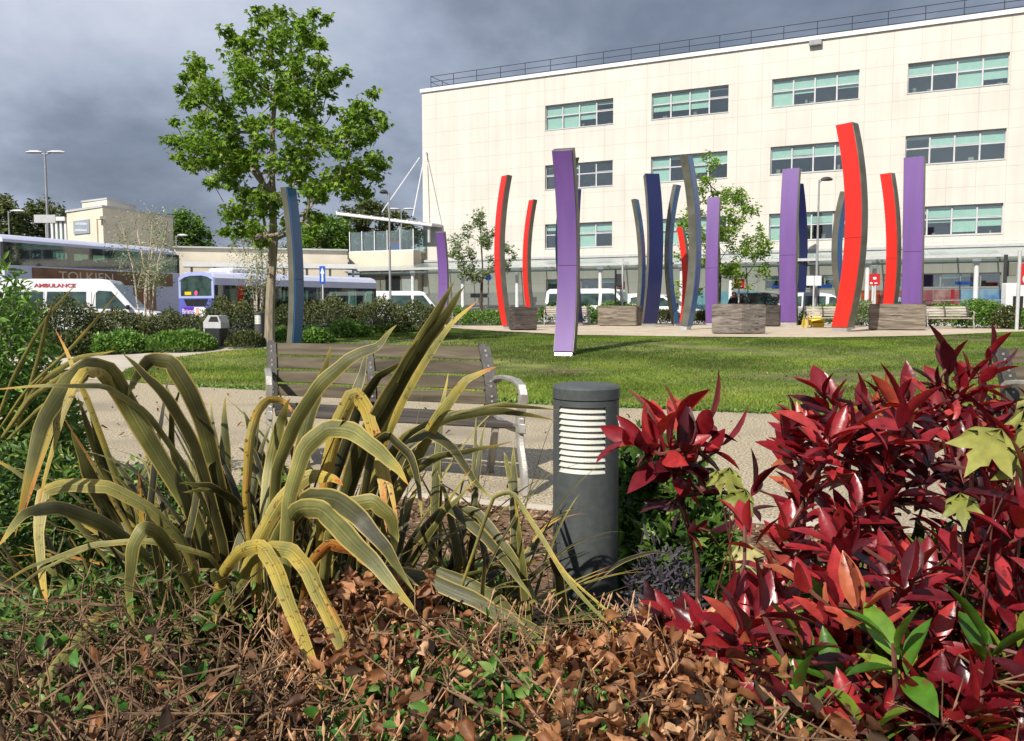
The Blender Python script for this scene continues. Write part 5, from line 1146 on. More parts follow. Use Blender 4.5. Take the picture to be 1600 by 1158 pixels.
# ================================================ OTHER TREES
def sketch_tree(name, label, base_px, D, trunk_px, clumps, leafn, size, lm, bark, tmpl=TQ, r0=.006, dscale=.6, seed=1, group=None, z0=None, tr=None, stems=1):
    b0 = P(base_px[0], base_px[1], D); b0.z = Hh(b0.x, b0.y) if z0 is None else z0
    root = empty(name, b0, 0, label, 'tree', group); rq = random.Random(seed); k = D/F
    tr_ = [tuple(b0)]+[tuple(P(x, y, D)) for x, y in trunk_px]
    cxm = sum(c[0] for c in clumps)/len(clumps); wid = max(abs(c[0]-cxm) for c in clumps)+1e-3
    tips = []; rads = []
    for x, y, r in clumps:
        s = math.sqrt(max(.05, 1-((x-cxm)/wid)**2))*wid*k*dscale
        tips.append(tuple(P(x, y, D+rq.uniform(-1, 1)*s))); rads.append(r*k)
    nd, pr, rd, tp = skeleton(tr_, tips, max(.25, 12*k), .10, .8, r0, .5, seed)
    if tr: 
        for i in range(min(len(tr), len(rd))): rd[i] = max(rd[i], tr[i]) if i else tr[i]
    wood('trunk', nd, pr, rd, bark, root, b0, 5)
    foliage('crown', [clump_leaves(tips, rads, [max(6, int(leafn*(c[2]/10)**2)) for c in clumps], size, tmpl, base=b0, droop=.3, flat=.9)], lm, root)
    return root
def blobs(poly_px, n, rmin, rmax, seed):
    rq = random.Random(seed); xs = [p[0] for p in poly_px]; ys = [p[1] for p in poly_px]; out_ = []
    def ins(x, y):
        c = False; j = len(poly_px)-1
        for i in range(len(poly_px)):
            a, b = poly_px[i], poly_px[j]
            if (a[1] > y) != (b[1] > y) and x < (b[0]-a[0])*(y-a[1])/(b[1]-a[1])+a[0]: c = not c
            j = i
        return c
    while len(out_) < n:
        x, y = rq.uniform(min(xs), max(xs)), rq.uniform(min(ys), max(ys))
        if ins(x, y): out_.append((x, y, rq.uniform(rmin, rmax)))
    return out_
sketch_tree('pear_tree', 'small airy tree with pale blossom between the short purple and slim red pillars', (752, 505), 41, [(752, 470), (753, 440), (754, 415), (752, 380), (750, 345)], blobs([(748, 328), (762, 345), (778, 365), (800, 372), (806, 400), (790, 425), (765, 435), (735, 440), (715, 425), (700, 400), (708, 370), (730, 350)], 60, 5, 10, 4), 95, .16, lm_young, m_dbark, TQ, .009, .8, 2, tr=[.09, .075, .07])
sketch_tree('small_maple', 'slender tree with layered green leaves standing among the steel and purple pillars', (1122, 505), 40.5, [(1124, 470), (1125, 430), (1124, 390), (1120, 340), (1110, 290)], blobs([(1108, 236), (1120, 245), (1116, 280), (1160, 285), (1175, 320), (1195, 345), (1212, 375), (1200, 420), (1160, 440), (1120, 425), (1085, 420), (1050, 400), (1060, 350), (1080, 320), (1095, 290)], 90, 6, 12, 9)+[(1103, 245, 8), (1110, 262, 8), (1100, 280, 8), (1150, 445, 8), (1170, 450, 6), (1060, 445, 8), (1055, 460, 8), (1090, 455, 8)], 95, .17, lm_maple, m_dbark, TQ, .007, .8, 3, tr=[.08, .07, .065])
# birches: several pale stems, thin foliage
def birch(px, D, label, stems, cl, seed, n):
    b0 = P(px, 500, D); b0.z = Hh(b0.x, b0.y); root = empty('birch_tree', b0, 0, label, 'tree', 'young multi-stemmed birches'); rq = random.Random(seed)
    allt = []; k = D/F
    for si, st in enumerate(stems):
        tr_ = [tuple(b0+Vector(((st[0][0]-px)*k*.6, rq.uniform(-.3, .3), 0)))]+[tuple(P(x, y, D+rq.uniform(-.3, .3))) for x, y in st]
        own = [c for c in cl if min(abs(c[0]-x)+abs(c[1]-y)*.3 for x, y in st) < 28] or cl[:4]; own = [own[rq.randrange(len(own))] for _ in range(min(22, len(own)))]
        tips = [tuple(P(x, y, D+rq.uniform(-.8, .8))) for x, y, r in own]; nd, pr, rd, tp = skeleton(tr_, tips, .4, .06, .7, .0035, .5, seed+si)
        m_ = len(tr_)
        for i in range(m_): rd[i] = .032*(1-.65*i/m_)
        wood('stem', nd, pr, rd, m_birch, root, b0, 5); allt += tips
    foliage('crown', [clump_leaves(allt, [.35]*len(allt), [n]*len(allt), .07, TQ, base=b0, droop=.3, flat=1.2)], lm_young, root)
birch(230, 28, 'multi-stemmed pale birch in front of the double-decker', [[(214, 470), (208, 420), (200, 390), (190, 350)], [(226, 460), (231, 420), (235, 390), (238, 345)], [(229, 440), (222, 400), (214, 360), (210, 345)], [(240, 450), (247, 410), (258, 370), (262, 345)], [(232, 430), (240, 380), (232, 340)]], blobs([(185, 345), (235, 325), (270, 340), (275, 400), (265, 450), (190, 450), (165, 420), (180, 380)], 70, 5, 9, 5), 5, 30)
birch(402, 27, 'multi-stemmed pale birch just left of the maple trunk', [[(398, 470), (392, 430), (385, 400), (375, 370)], [(408, 470), (410, 430), (408, 380)], [(401, 460), (402, 420), (398, 380), (390, 350)], [(412, 450), (425, 420), (440, 395)]], blobs([(350, 365), (400, 350), (440, 370), (445, 430), (420, 455), (380, 450), (355, 420)], 60, 5, 9, 6), 8, 30)
def far_tree(label, base, D, poly, n, rr2, lm, seed, size=.42, dens=75, name='leafy_tree'):
    n = int(n*1.5)
    cxm = sum(p[0] for p in poly)/len(poly); ys = [p[1] for p in poly]; top = min(ys)
    sketch_tree(name, label, (base, 480), D, [(base, 470), (cxm, (max(ys)+top)/2)], blobs(poly, n, rr2*.6, rr2, seed), dens, size, lm, m_dbark, TQ, .03, .8, seed, 'trees behind the bus station', z0=0)
far_tree('dark tree rising at the far left edge behind the buses', 5, 75, [(-60, 330), (-20, 315), (10, 312), (28, 330), (30, 400), (-60, 400)], 60, 11, lm_far, 21)
far_tree('brownish tree left of the cream office block', 62, 80, [(28, 330), (45, 318), (75, 314), (98, 322), (108, 335), (104, 400), (28, 400)], 55, 10, lm_far, 22)
far_tree('low dark tree just left of the office block roof', 96, 90, [(92, 335), (112, 323), (128, 328), (128, 400), (92, 400)], 26, 8, lm_far, 23)
far_tree('yellow-green tree right of the cream office block', 290, 75, [(262, 335), (285, 330), (305, 338), (325, 360), (332, 392), (262, 395)], 60, 10, lm_green, 24, .34)
far_tree('tree behind the maple trunk above the beige wing', 395, 78, [(345, 385), (370, 365), (400, 358), (440, 365), (470, 380), (470, 400), (345, 400)], 50, 10, lm_young, 25, .3, 16)
far_tree('tall broad green tree behind the glass roof screen', 575, 80, [(520, 345), (545, 320), (575, 315), (600, 325), (640, 340), (655, 370), (650, 400), (500, 398), (478, 380), (490, 350)], 90, 12, lm_far, 26)
far_tree('rounded green tree left of the glass screen', 510, 74, [(470, 360), (492, 345), (520, 340), (545, 355), (550, 398), (470, 398)], 60, 11, lm_green, 27, .34)
# ================================================ SHRUBS AND HEDGES
def shrub(name, label, px0, px1, pyt, pyb, D, dep, n, size, lm, group=None, cat='shrub', z0=None, flowers=0, tmpl=TQ, vary=.18, seed=0, shape=2.6, stems=True, spiky=0):
    """dome of leaves standing on the ground, spanning px0..px1 and up to pyt"""
    rs = np.random.default_rng(seed+int(px0)+int(pyt)*7)
    a, c = P(px0, pyb, D), P(px1, pyb, D); cen = (a+c)/2; gz_ = Hh(cen.x, cen.y) if z0 is None else z0; top = P((px0+px1)/2, pyt, D).z-gz_
    rx = (c.x-a.x)/2; ry = dep/2
    root = empty(name, (cen.x, cen.y, gz_), 0, label, cat, group)
    q = rs.uniform(-1, 1, (n*2, 2)); q = q[(np.abs(q)**shape).sum(1) < 1][:n]; m = len(q)
    hgt = np.clip(1-(np.abs(q)**shape).sum(1), 0, 1)**(.5)
    hgt = hgt*(1+vary*(np.sin(q[:, 0]*rx*3.1+seed)*.5+np.sin(q[:, 0]*rx*7.3+q[:, 1]*5+seed)*.5+rs.normal(0, .35, m)*.6))*.93
    u_ = rs.uniform(0, 1, m)**.42
    pos = np.stack([q[:, 0]*rx, q[:, 1]*ry, np.maximum(.02, hgt*top*u_)], 1)
    d = unit(np.stack([q[:, 0]*.8, q[:, 1]*.8, np.full(m, .5+spiky)], 1)+rs.normal(size=(m, 3))*(.8-.3*min(1, spiky)))
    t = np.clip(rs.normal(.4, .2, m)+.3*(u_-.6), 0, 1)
    up = unit(rs.normal(size=(m, 3))+np.array([0, -.3, 1.2]))
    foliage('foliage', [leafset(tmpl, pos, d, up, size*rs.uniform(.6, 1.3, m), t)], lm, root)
    if stems:
        b = MB()
        for _ in range(14):
            i = rs.integers(m); e = Vector(pos[i])*.9; s_ = Vector((e.x*.3, e.y*.3, -.03)); mid = (s_+e)/2+Vector(rs.normal(size=3)*.05); b.tube([s_, mid, e], [.014, .010, .004], 4, cap=False)
        b.build('stem', m_dbark, root, fix=False)
    if flowers:
        idx = rs.choice(m, flowers); p = pos[idx]+rs.normal(size=(flowers, 3))*.02; p[:, 1] -= .03
        foliage('blossom', [leafset(TQ, p, rdir(flowers), rdir(flowers, 1), size*.9, rs.uniform(0, 1, flowers))], lm_white, root)
    return root
HG = 'brown-green shrubs along the edge of the bus station'
for i, (x0, x1, yt, yb, D, dp, n, lm, lab) in enumerate([
 (-60, 60, 470, 545, 24, 3, 5200, lm_dark, 'dark shrub at the far left in front of the ambulance'),
 (50, 150, 466, 540, 25, 3, 5200, lm_dark, 'dark green shrub below the ambulance door'),
 (140, 235, 484, 535, 26, 2.6, 4600, lm_olive, 'olive shrub in front of the first birch'),
 (225, 330, 486, 530, 26.5, 2.6, 4800, lm_olive, 'low olive shrub left of the litter bin'),
 (318, 405, 460, 525, 26, 2.8, 5200, lm_olive, 'taller olive shrub behind the litter bin'),
 (400, 470, 470, 528, 27, 2.6, 4800, lm_dark, 'dark shrub behind the maple trunk'),
 (455, 560, 464, 530, 27, 3, 6400, lm_olive, 'brownish shrub right of the blue pillar'),
 (540, 640, 466, 520, 28, 3, 6000, lm_olive, 'brownish shrub around the small bollard light'),
 (610, 690, 472, 513, 29, 2.6, 4400, lm_dark, 'dark shrub below the small white van')]):
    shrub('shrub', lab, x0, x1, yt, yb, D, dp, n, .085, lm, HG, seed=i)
CG = 'low bright green plants edging the path'
shrub('clipped_bush', 'rounded bright green bush left of the litter bin', 232, 334, 516, 549, G(283, 548).y, 1.5, 6500, .085, lm_green, CG, seed=31, vary=.08, spiky=.8, stems=False)
shrub('clipped_bush', 'low grey-green bush right of the litter bin', 357, 412, 518, 543, G(385, 543).y, 1.2, 3200, .07, lm_dark, CG, seed=32, vary=.08, spiky=.8, stems=False)
shrub('clipped_bush', 'small bright green bush between the maple trunk and the blue pillar', 428, 452, 514, 538, G(440, 538).y, 1.0, 2200, .07, lm_green, CG, seed=33, spiky=.8, stems=False)
shrub('leafy_plant', 'bright green leafy plant right of the blue pillar foot', 468, 520, 512, 540, G(495, 536).y, 1.2, 2600, .09, lm_green, CG, seed=34)
shrub('leafy_plant', 'leafy green plant behind the bench top left of the lawn edge', 512, 580, 500, 530, G(545, 528).y, 1.2, 3000, .10, lm_green, CG, seed=35)
shrub('leafy_plant', 'low leafy plants at the lawn edge under the small bollard light', 575, 640, 506, 524, G(605, 521).y+.6, 1.0, 2200, .09, lm_green, CG, seed=36)
shrub('leafy_plant', 'dark green ground plants at the left behind the concrete path', 60, 150, 515, 556, G(110, 554).y, 1.6, 4200, .09, lm_dark, CG, seed=37)
shrub('leafy_plant', 'green ground plants left of the rounded bush', 135, 235, 518, 552, G(190, 551).y, 1.5, 4600, .09, lm_green, CG, seed=38)
PG_ = 'low hedges behind the plaza'
for i, (x0, x1, yt, yb, D, dp, n, lm, fl, lab) in enumerate([
 (686, 735, 478, 509, 38, 1.6, 2600, lm_green, 30, 'green bush with white flowers behind the short purple pillar'),
 (722, 792, 484, 509, 37.5, 1.5, 3400, lm_green, 90, 'white-flowering low hedge under the blossom tree'),
 (838, 935, 469, 510, 41, 1.4, 4400, lm_green, 0, 'clipped hedge behind the large front purple pillar'),
 (925, 1010, 470, 511, 41.5, 1.4, 4000, lm_green, 0, 'clipped hedge behind the pale trapezoid timber block'),
 (1015, 1065, 483, 511, 41, 1.4, 2600, lm_olive, 0, 'brown-green clipped hedge between the steel pillars'),
 (1080, 1120, 484, 511, 41, 1.3, 2200, lm_olive, 0, 'brown-green hedge left of the mid-height purple pillar'),
 (1250, 1320, 474, 512, 38.5, 1.4, 3400, lm_green, 0, 'green hedge behind the yellow floor signs'),
 (1328, 1362, 468, 514, 37, 1.5, 2600, lm_young, 40, 'pale variegated bush right of the tallest red pillar'),
 (1385, 1460, 470, 512, 37, 1.3, 3000, lm_young, 160, 'white-flowering bush behind the long timber block'),
 (1440, 1512, 474, 514, 36, 1.3, 3200, lm_green, 20, 'green bush behind the right-hand pale bench'),
 (1498, 1566, 466, 516, 33, 1.8, 5200, lm_green, 8, 'big rounded green bush right of the pale bench'),
 (1550, 1604, 476, 517, 32, 1.6, 3600, lm_olive, 60, 'brownish bush with white flowers at the right'),
 (1590, 1680, 474, 515, 31, 1.6, 3200, lm_green, 0, 'green bush at the right edge by the grey post')]):
    shrub('hedge_bush', lab, x0, x1, yt, yb, D, dp, n, .10, lm, PG_, 'hedge', seed=50+i, flowers=fl, vary=.07, shape=4, stems=False)
sp = shrub('cordyline', 'spiky palm-like plant in front of the red window panels', 1462, 1490, 450, 500, 39, .4, 10, .05, lm_olive, None, 'plant', seed=5, stems=False)
n_ = 60; d_ = rdir(n_, .4); foliage('spiky_leaf', [leafset(T_leaf(.06, .25, .01), np.tile(np.array([[0, 0, .95]]), (n_, 1)), d_, rdir(n_, 1), .55, rng.uniform(0, 1, n_))], lm_dark, sp); b = MB(); b.tube([(0, 0, 0), (0, 0, .97)], .05, 8); b.build('stem', m_dbark, sp)
# ================================================ GRASS
lm_grass = leafmat('grass_blade', [(0, (.075, .11, .018)), (.35, (.12, .20, .022)), (.65, (.23, .33, .04)), (1, (.48, .44, .12))], .6, .35, .25, scale=1.5)
def grass():
    poly = np.array(LAWN); x0, y0 = poly.min(0); x1, y1 = poly.max(0); x1 = min(x1, 17); n = 900000
    u_ = rng.uniform(0, 1, n)**1.9; y = y0+(y1-y0)*u_; x = rng.uniform(x0, x1, n)
    ins = np.zeros(n, bool); j = len(poly)-1
    for i in range(len(poly)):
        a, b = poly[i], poly[j]
        if a[1] != b[1]: ins ^= ((a[1] > y) != (b[1] > y)) & (x < (b[0]-a[0])*(y-a[1])/(b[1]-a[1])+a[0])
        j = i
    ins &= np.abs(x) < y*.66+.6
    x, y = x[ins], y[ins]
    pat = np.sin(x*.9+1.3*np.sin(y*.7))+np.sin(y*1.1+x*.35+1)+.7*np.sin(x*2.7+y*1.9)+.5*np.sin(y*4.1-x*3.3)
    keep = (rng.uniform(-1.7, 1.6, len(x)) < pat+.6); x, y, pat = x[keep], y[keep], pat[keep]; n = len(x); print('grass', n)
    z = np.array([Hh(a, b) for a, b in zip(x, y)])+.008
    h = rng.uniform(.012, .034, n)*(1+.012*y)*np.where(pat > 1, 1.25, 1); wd = .0035*(1+.07*y)
    an = rng.uniform(0, 6.283, n); le = rng.normal(0, .55, (n, 2))
    V = np.zeros((n, 3, 3)); cx_, sy_ = np.cos(an)*wd, np.sin(an)*wd
    V[:, 0] = np.stack([x-cx_, y-sy_, z], 1); V[:, 1] = np.stack([x+cx_, y+sy_, z], 1); V[:, 2] = np.stack([x+le[:, 0]*h, y+le[:, 1]*h, z+h], 1)
    t = np.clip(.42+.10*np.sin(x*.5+y*.23)+.24*np.sin(x*1.7-y*.9)*np.sin(y*1.3)+rng.normal(0, .16, n)-.16*np.clip((y-13)/4, 0, 1)+.2*(y > 14)*np.sin(x*.8)*np.sin(y*.9+x*.3)+.22*np.exp(-((y-y0)/3.0)**2), 0, 1)  # patch tone, with shadow bands on the bank and sunlit yellow front painted in
    o = raw_mesh('grass', V.reshape(-1, 3), np.arange(n*3).reshape(-1, 3), 3, lm_grass, tint=np.repeat(t, 3), smooth=False)
    tag(o, 'short patchy green lawn grass around the sculpture plaza', 'grass', kind='stuff')
grass()
# ================================================ NEW ZEALAND FLAX (foreground)
def flaxmat():
    m, t, b = newmat('flax_blade'); nd = t.nodes; lk = t.links
    uv = nd.new('ShaderNodeUVMap'); uv.uv_map = 'uv'; sp = nd.new('ShaderNodeSeparateXYZ'); lk.new(uv.outputs[0], sp.inputs[0])
    a = nd.new('ShaderNodeAttribute'); a.attribute_name = 'tint'
    r = nd.new('ShaderNodeValToRGB'); e = r.color_ramp; e.elements[0].position = 0; e.elements[0].color = (.018, .020, .008, 1); e.elements[1].position = 1; e.elements[1].color = (.50, .17, .035, 1)
    for p, c in ((.25, (.048, .045, .016)), (.45, (.11, .11, .03)), (.62, (.24, .23, .065)), (.78, (.46, .34, .06)), (.9, (.55, .28, .05))): x = e.elements.new(p); x.color = (*c, 1)
    # mottling moves the tint, fine stripes run along the blade
    tcn = nd.new('ShaderNodeTexCoord'); n = nd.new('ShaderNodeTexNoise'); n.inputs['Scale'].default_value = 9; n.inputs['Detail'].default_value = 6; lk.new(tcn.outputs['Object'], n.inputs[0])
    mr = nd.new('ShaderNodeMapRange'); mr.inputs[1].default_value = .3; mr.inputs[2].default_value = .7; mr.inputs[3].default_value = -.12; mr.inputs[4].default_value = .12; lk.new(n.outputs[0], mr.inputs[0])
    tip = nd.new('ShaderNodeMapRange'); tip.inputs[1].default_value = .80; tip.inputs[2].default_value = 1.0; tip.inputs[3].default_value = 0; tip.inputs[4].default_value = .40; lk.new(sp.outputs[1], tip.inputs[0])
    ad = nd.new('ShaderNodeMath'); ad.operation = 'ADD'; lk.new(a.outputs['Fac'], ad.inputs[0]); lk.new(mr.outputs[0], ad.inputs[1])
    ad2 = nd.new('ShaderNodeMath'); ad2.operation = 'ADD'; ad2.use_clamp = True; lk.new(ad.outputs[0], ad2.inputs[0]); lk.new(tip.outputs[0], ad2.inputs[1]); lk.new(ad2.outputs[0], r.inputs[0])
    # stripes
    mpn = nd.new('ShaderNodeMapping'); mpn.inputs['Scale'].default_value = (16, .35, 1); lk.new(uv.outputs[0], mpn.inputs[0]); ns = nd.new('ShaderNodeTexNoise'); ns.inputs['Scale'].default_value = 2.2; ns.inputs['Detail'].default_value = 3; lk.new(mpn.outputs[0], ns.inputs[0])
    ms_ = nd.new('ShaderNodeMapRange'); ms_.inputs[1].default_value = .35; ms_.inputs[2].default_value = .65; ms_.inputs[3].default_value = .5; ms_.inputs[4].default_value = 1.35; lk.new(ns.outputs[0], ms_.inputs[0])
    vm = nd.new('ShaderNodeVectorMath'); vm.operation = 'SCALE'; lk.new(r.outputs[0], vm.inputs[0]); lk.new(ms_.outputs[0], vm.inputs['Scale'])
    # pale yellow margins
    sb = nd.new('ShaderNodeMath'); sb.operation = 'SUBTRACT'; lk.new(sp.outputs[0], sb.inputs[0]); sb.inputs[1].default_value = .5
    ab = nd.new('ShaderNodeMath'); ab.operation = 'ABSOLUTE'; lk.new(sb.outputs[0], ab.inputs[0])
    mg = nd.new('ShaderNodeMapRange'); mg.inputs[1].default_value = .40; mg.inputs[2].default_value = .46; lk.new(ab.outputs[0], mg.inputs[0])
    mg2 = nd.new('ShaderNodeMath'); mg2.operation = 'MULTIPLY'; mg2.inputs[1].default_value = .7; lk.new(mg.outputs[0], mg2.inputs[0])
    mx = nd.new('ShaderNodeMixRGB'); lk.new(mg2.outputs[0], mx.inputs[0]); lk.new(vm.outputs[0], mx.inputs[1]); mx.inputs[2].default_value = (.50, .36, .10, 1)
    # brown specks on old blades
    n4 = nd.new('ShaderNodeTexNoise'); n4.inputs['Scale'].default_value = 70; n4.inputs['Detail'].default_value = 4; lk.new(tcn.outputs['Object'], n4.inputs[0])
    st = nd.new('ShaderNodeMapRange'); st.inputs[1].default_value = .60; st.inputs[2].default_value = .66; lk.new(n4.outputs[0], st.inputs[0])
    old = nd.new('ShaderNodeMapRange'); old.inputs[1].default_value = .5; old.inputs[2].default_value = .8; lk.new(a.outputs['Fac'], old.inputs[0])
    mu = nd.new('ShaderNodeMath'); mu.operation = 'MULTIPLY'; lk.new(st.outputs[0], mu.inputs[0]); lk.new(old.outputs[0], mu.inputs[1])
    mx2 = nd.new('ShaderNodeMixRGB'); lk.new(mu.outputs[0], mx2.inputs[0]); lk.new(mx.outputs[0], mx2.inputs[1]); mx2.inputs[2].default_value = (.10, .03, .012, 1)
    lk.new(mx2.outputs[0], b.inputs['Base Color']); b.inputs['Roughness'].default_value = .42; b.inputs['Specular IOR Level'].default_value = .4
    tr = nd.new('ShaderNodeBsdfTranslucent'); lk.new(mx2.outputs[0], tr.inputs[0]); mm = nd.new('ShaderNodeMixShader'); mm.inputs[0].default_value = .12
    bn = nd.new('ShaderNodeBump'); bn.inputs['Strength'].default_value = .35; bn.inputs['Distance'].default_value = .004; lk.new(ns.outputs[0], bn.inputs['Height']); lk.new(bn.outputs[0], b.inputs['Normal'])
    lk.new(b.outputs[0], mm.inputs[1]); lk.new(tr.outputs[0], mm.inputs[2]); lk.new(mm.outputs[0], nd['Material Output'].inputs[0])
    return m
m_flax = flaxmat()
def catmull(pts, n):
    pts = [np.array(p, float) for p in pts]; pts = [2*pts[0]-pts[1]]+pts+[2*pts[-1]-pts[-2]]; seg = len(pts)-3; out_ = []
    for i in range(n):
        t = i/(n-1)*seg; k = min(int(t), seg-1); u_ = t-k; a, b, c, d = pts[k:k+4]
        lin = b+(c-b)*u_; out_.append(.8*lin+.2*.5*((2*b)+(-a+c)*u_+(2*a-5*b+4*c-d)*u_*u_+(-a+3*b-3*c+d)*u_**3))
    return np.array(out_)
def blade(ctr, width, wdir, tint, n=26, tip=.55, fold=.30, split=False):
    ph_ = rng.uniform(0, 6, 4); q_ = np.arange(len(ctr)); ctr = ctr+.0014*np.stack([np.sin(q_*.9+ph_[0]), np.sin(q_*.7+ph_[1]), np.sin(q_*1.1+ph_[2])], 1)*np.linspace(0, 1, len(ctr))[:, None]
    """ctr (n,3); width metres at middle; wdir (n,3) unit width direction"""
    V = []; UV = []; T = []; L_ = len(ctr)
    for i in range(L_):
        t = i/(L_-1); w_ = width*(1+.06*math.sin(i*1.3+ph_[3])*math.sin(i*.37+ph_[0]))*(.62+.38*min(1, t*3))*(1 if t < 1-tip else max(.015, math.cos((t-1+tip)/tip*math.pi/2)**.8))
        tg = ctr[min(i+1, L_-1)]-ctr[max(i-1, 0)]; tg = tg/(np.linalg.norm(tg)+1e-9); wv = wdir[i]-tg*np.dot(wdir[i], tg); wv /= np.linalg.norm(wv)+1e-9; nv = np.cross(wv, tg)
        for k, a in enumerate((-1, -.5, 0, .5, 1)): V.append(ctr[i]+wv*a*w_/2+nv*abs(a)*w_*fold*(1.05-t)); UV.append((a*.5+.5, t)); T.append(tint)
    Fc = [(i*5+k, i*5+k+1, i*5+6+k, i*5+5+k) for i in range(L_-1) for k in range(4)]
    return np.array(V), np.array(Fc), np.array(UV), np.array(T)
FL = [  # photo path from the base to the tip, width px, depth at base / tip, tint
 ([(345, 960), (306, 812), (250, 719), (194, 625), (168, 582), (140, 574), (105, 600), (68, 660), (45, 740), (24, 840)], 36, 2.35, 1.95, .50),
 ([(340, 960), (295, 800), (240, 700), (185, 612), (160, 582), (130, 580), (90, 640), (60, 730), (38, 800)], 18, 2.4, 2.0, .62),
 ([(360, 960), (345, 850), (305, 705), (262, 625), (225, 585), (191, 551)], 24, 2.35, 2.1, .22),
 ([(365, 950), (350, 800), (318, 670), (290, 605), (265, 567), (235, 563), (212, 590), (200, 620)], 30, 2.45, 2.2, .42),
 ([(330, 960), (290, 850), (230, 790), (170, 760), (105, 756), (66, 770), (60, 830), (66, 910), (76, 945)], 24, 2.3, 1.8, .60),
 ([(300, 970), (250, 900), (205, 820), (165, 720), (135, 612)], 34, 2.5, 2.5, .28),
 ([(290, 970), (235, 900), (180, 820), (140, 740), (112, 672)], 36, 2.4, 2.4, .30),
 ([(390, 950), (350, 850), (290, 730), (230, 645), (165, 604), (90, 602), (-30, 609)], 11, 2.4, 1.9, .58),
 ([(360, 950), (355, 850), (352, 730), (351, 620)], 26, 2.5, 2.5, .48),
 ([(355, 940), (345, 800), (338, 700), (327, 616)], 11, 2.45, 2.45, .6),
 ([(400, 930), (386, 780), (391, 690), (402, 645), (422, 624), (445, 628), (466, 652)], 17, 2.3, 2.3, .93),
 ([(420, 940), (415, 800), (424, 720), (438, 660), (453, 622)], 24, 2.3, 2.3, .52),
 ([(330, 930), (290, 800), (270, 700), (268, 650), (284, 598)], 12, 2.5, 2.5, .35),
 ([(500, 980), (535, 800), (565, 700), (600, 640), (645, 560), (690, 500), (726, 448)], 34, 2.3, 2.1, .36),
 ([(520, 960), (590, 720), (620, 640), (665, 560), (705, 505), (748, 468)], 16, 2.25, 2.0, .66),
 ([(420, 950), (430, 740), (460, 660), (500, 600), (545, 560), (590, 540), (620, 507)], 24, 2.2, 2.0, .34),
 ([(440, 950), (462, 740), (480, 660), (500, 600), (518, 540)], 22, 2.3, 2.2, .50),
 ([(500, 960), (505, 800), (515, 720), (532, 655), (553, 614), (572, 640), (588, 700), (598, 770), (605, 832)], 26, 2.3, 2.1, .72),
 ([(440, 950), (450, 780), (475, 700), (510, 668), (550, 672), (590, 702), (618, 730), (639, 757)], 32, 2.1, 1.9, .50),
 ([(540, 960), (560, 800), (590, 700), (630, 625), (656, 581)], 16, 2.4, 2.4, .55),
 ([(560, 970), (600, 810), (650, 715), (688, 645), (730, 592), (778, 572)], 20, 2.3, 2.2, .58),
 ([(540, 960), (590, 740), (640, 680), (710, 650), (790, 642), (868, 657)], 19, 2.3, 2.3, .40),
 ([(520, 970), (560, 840), (620, 760), (680, 715), (740, 704), (800, 690)], 14, 2.4, 2.4, .45),
 ([(560, 980), (590, 800), (630, 700), (669, 672), (712, 703), (740, 750), (772, 782)], 22, 2.3, 2.1, .40),
 ([(560, 960), (570, 780), (585, 700), (606, 682), (640, 712), (655, 760), (658, 812)], 20, 2.2, 2.0, .26),
 ([(580, 980), (640, 880), (690, 805), (745, 748)], 12, 2.2, 2.2, .5),
 ([(420, 960), (430, 850), (462, 797), (500, 795), (535, 830), (575, 870), (615, 915), (655, 965)], 34, 2.1, 1.75, .46),
 ([(440, 960), (450, 830), (480, 778), (525, 780), (565, 812), (605, 860), (650, 930)], 34, 2.2, 1.8, .34),
 ([(500, 960), (515, 840), (545, 790), (582, 784), (608, 806), (618, 840), (612, 880)], 26, 2.1, 1.9, .45),
 ([(520, 960), (580, 890), (660, 902), (740, 935), (810, 980), (890, 1032)], 28, 2.2, 1.7, .30),
 ([(600, 930), (680, 890), (731, 909), (780, 935), (808, 970), (838, 1022)], 22, 2.2, 1.8, .38),
 ([(620, 930), (690, 800), (744, 800), (790, 856), (822, 903), (840, 946)], 17, 2.4, 2.2, .44),
 ([(330, 990), (345, 900), (372, 862), (408, 852), (432, 890), (465, 980), (497, 1055), (522, 1120)], 27, 2.1, 1.5, .72),
 ([(350, 990), (385, 880), (420, 855), (455, 858), (482, 890), (510, 955), (535, 1020), (560, 1085)], 30, 2.1, 1.5, .70),
 ([(330, 990), (285, 890), (250, 835), (225, 824), (206, 858), (202, 920), (209, 1015)], 24, 2.1, 1.8, .68),
 ([(470, 960), (490, 880), (515, 852), (555, 864), (595, 905)], 22, 2.1, 1.9, .80),
 ([(590, 970), (640, 935), (712, 905), (780, 886), (855, 874)], 12, 2.2, 2.3, .52),
 ([(700, 980), (770, 780), (800, 770), (840, 830), (885, 905), (940, 965), (990, 1012)], 9, 2.1, 1.7, .66),
 ([(300, 990), (240, 880), (170, 820), (95, 792), (40, 800), (-5, 855)], 28, 2.2, 1.8, .42),
 ([(270, 950), (200, 800), (150, 660), (115, 575), (87, 514)], 10, 2.5, 2.5, .55),
 ([(230, 950), (160, 960), (90, 1040), (15, 1130)], 22, 2.0, 1.5, .52),
 ([(380, 950), (330, 870), (240, 845), (150, 850), (60, 880), (0, 912)], 10, 2.2, 1.8, .55),
 ([(400, 950), (400, 850), (440, 780), (480, 745), (515, 745), (536, 758)], 26, 2.2, 2.0, .66),
 ([(470, 950), (520, 760), (560, 640), (590, 590), (640, 560)], 20, 2.5, 2.4, .18),
 ([(590, 960), (640, 850), (700, 790), (760, 840), (800, 890), (832, 938)], 20, 2.3, 2.1, .25),
 ([(430, 960), (400, 850), (370, 790), (330, 760), (280, 755)], 20, 2.3, 2.2, .3),
 ([(480, 960), (440, 800), (400, 690), (380, 640)], 20, 2.6, 2.6, .15),
 ([(510, 960), (520, 700), (560, 600), (575, 545)], 20, 2.6, 2.6, .2)]
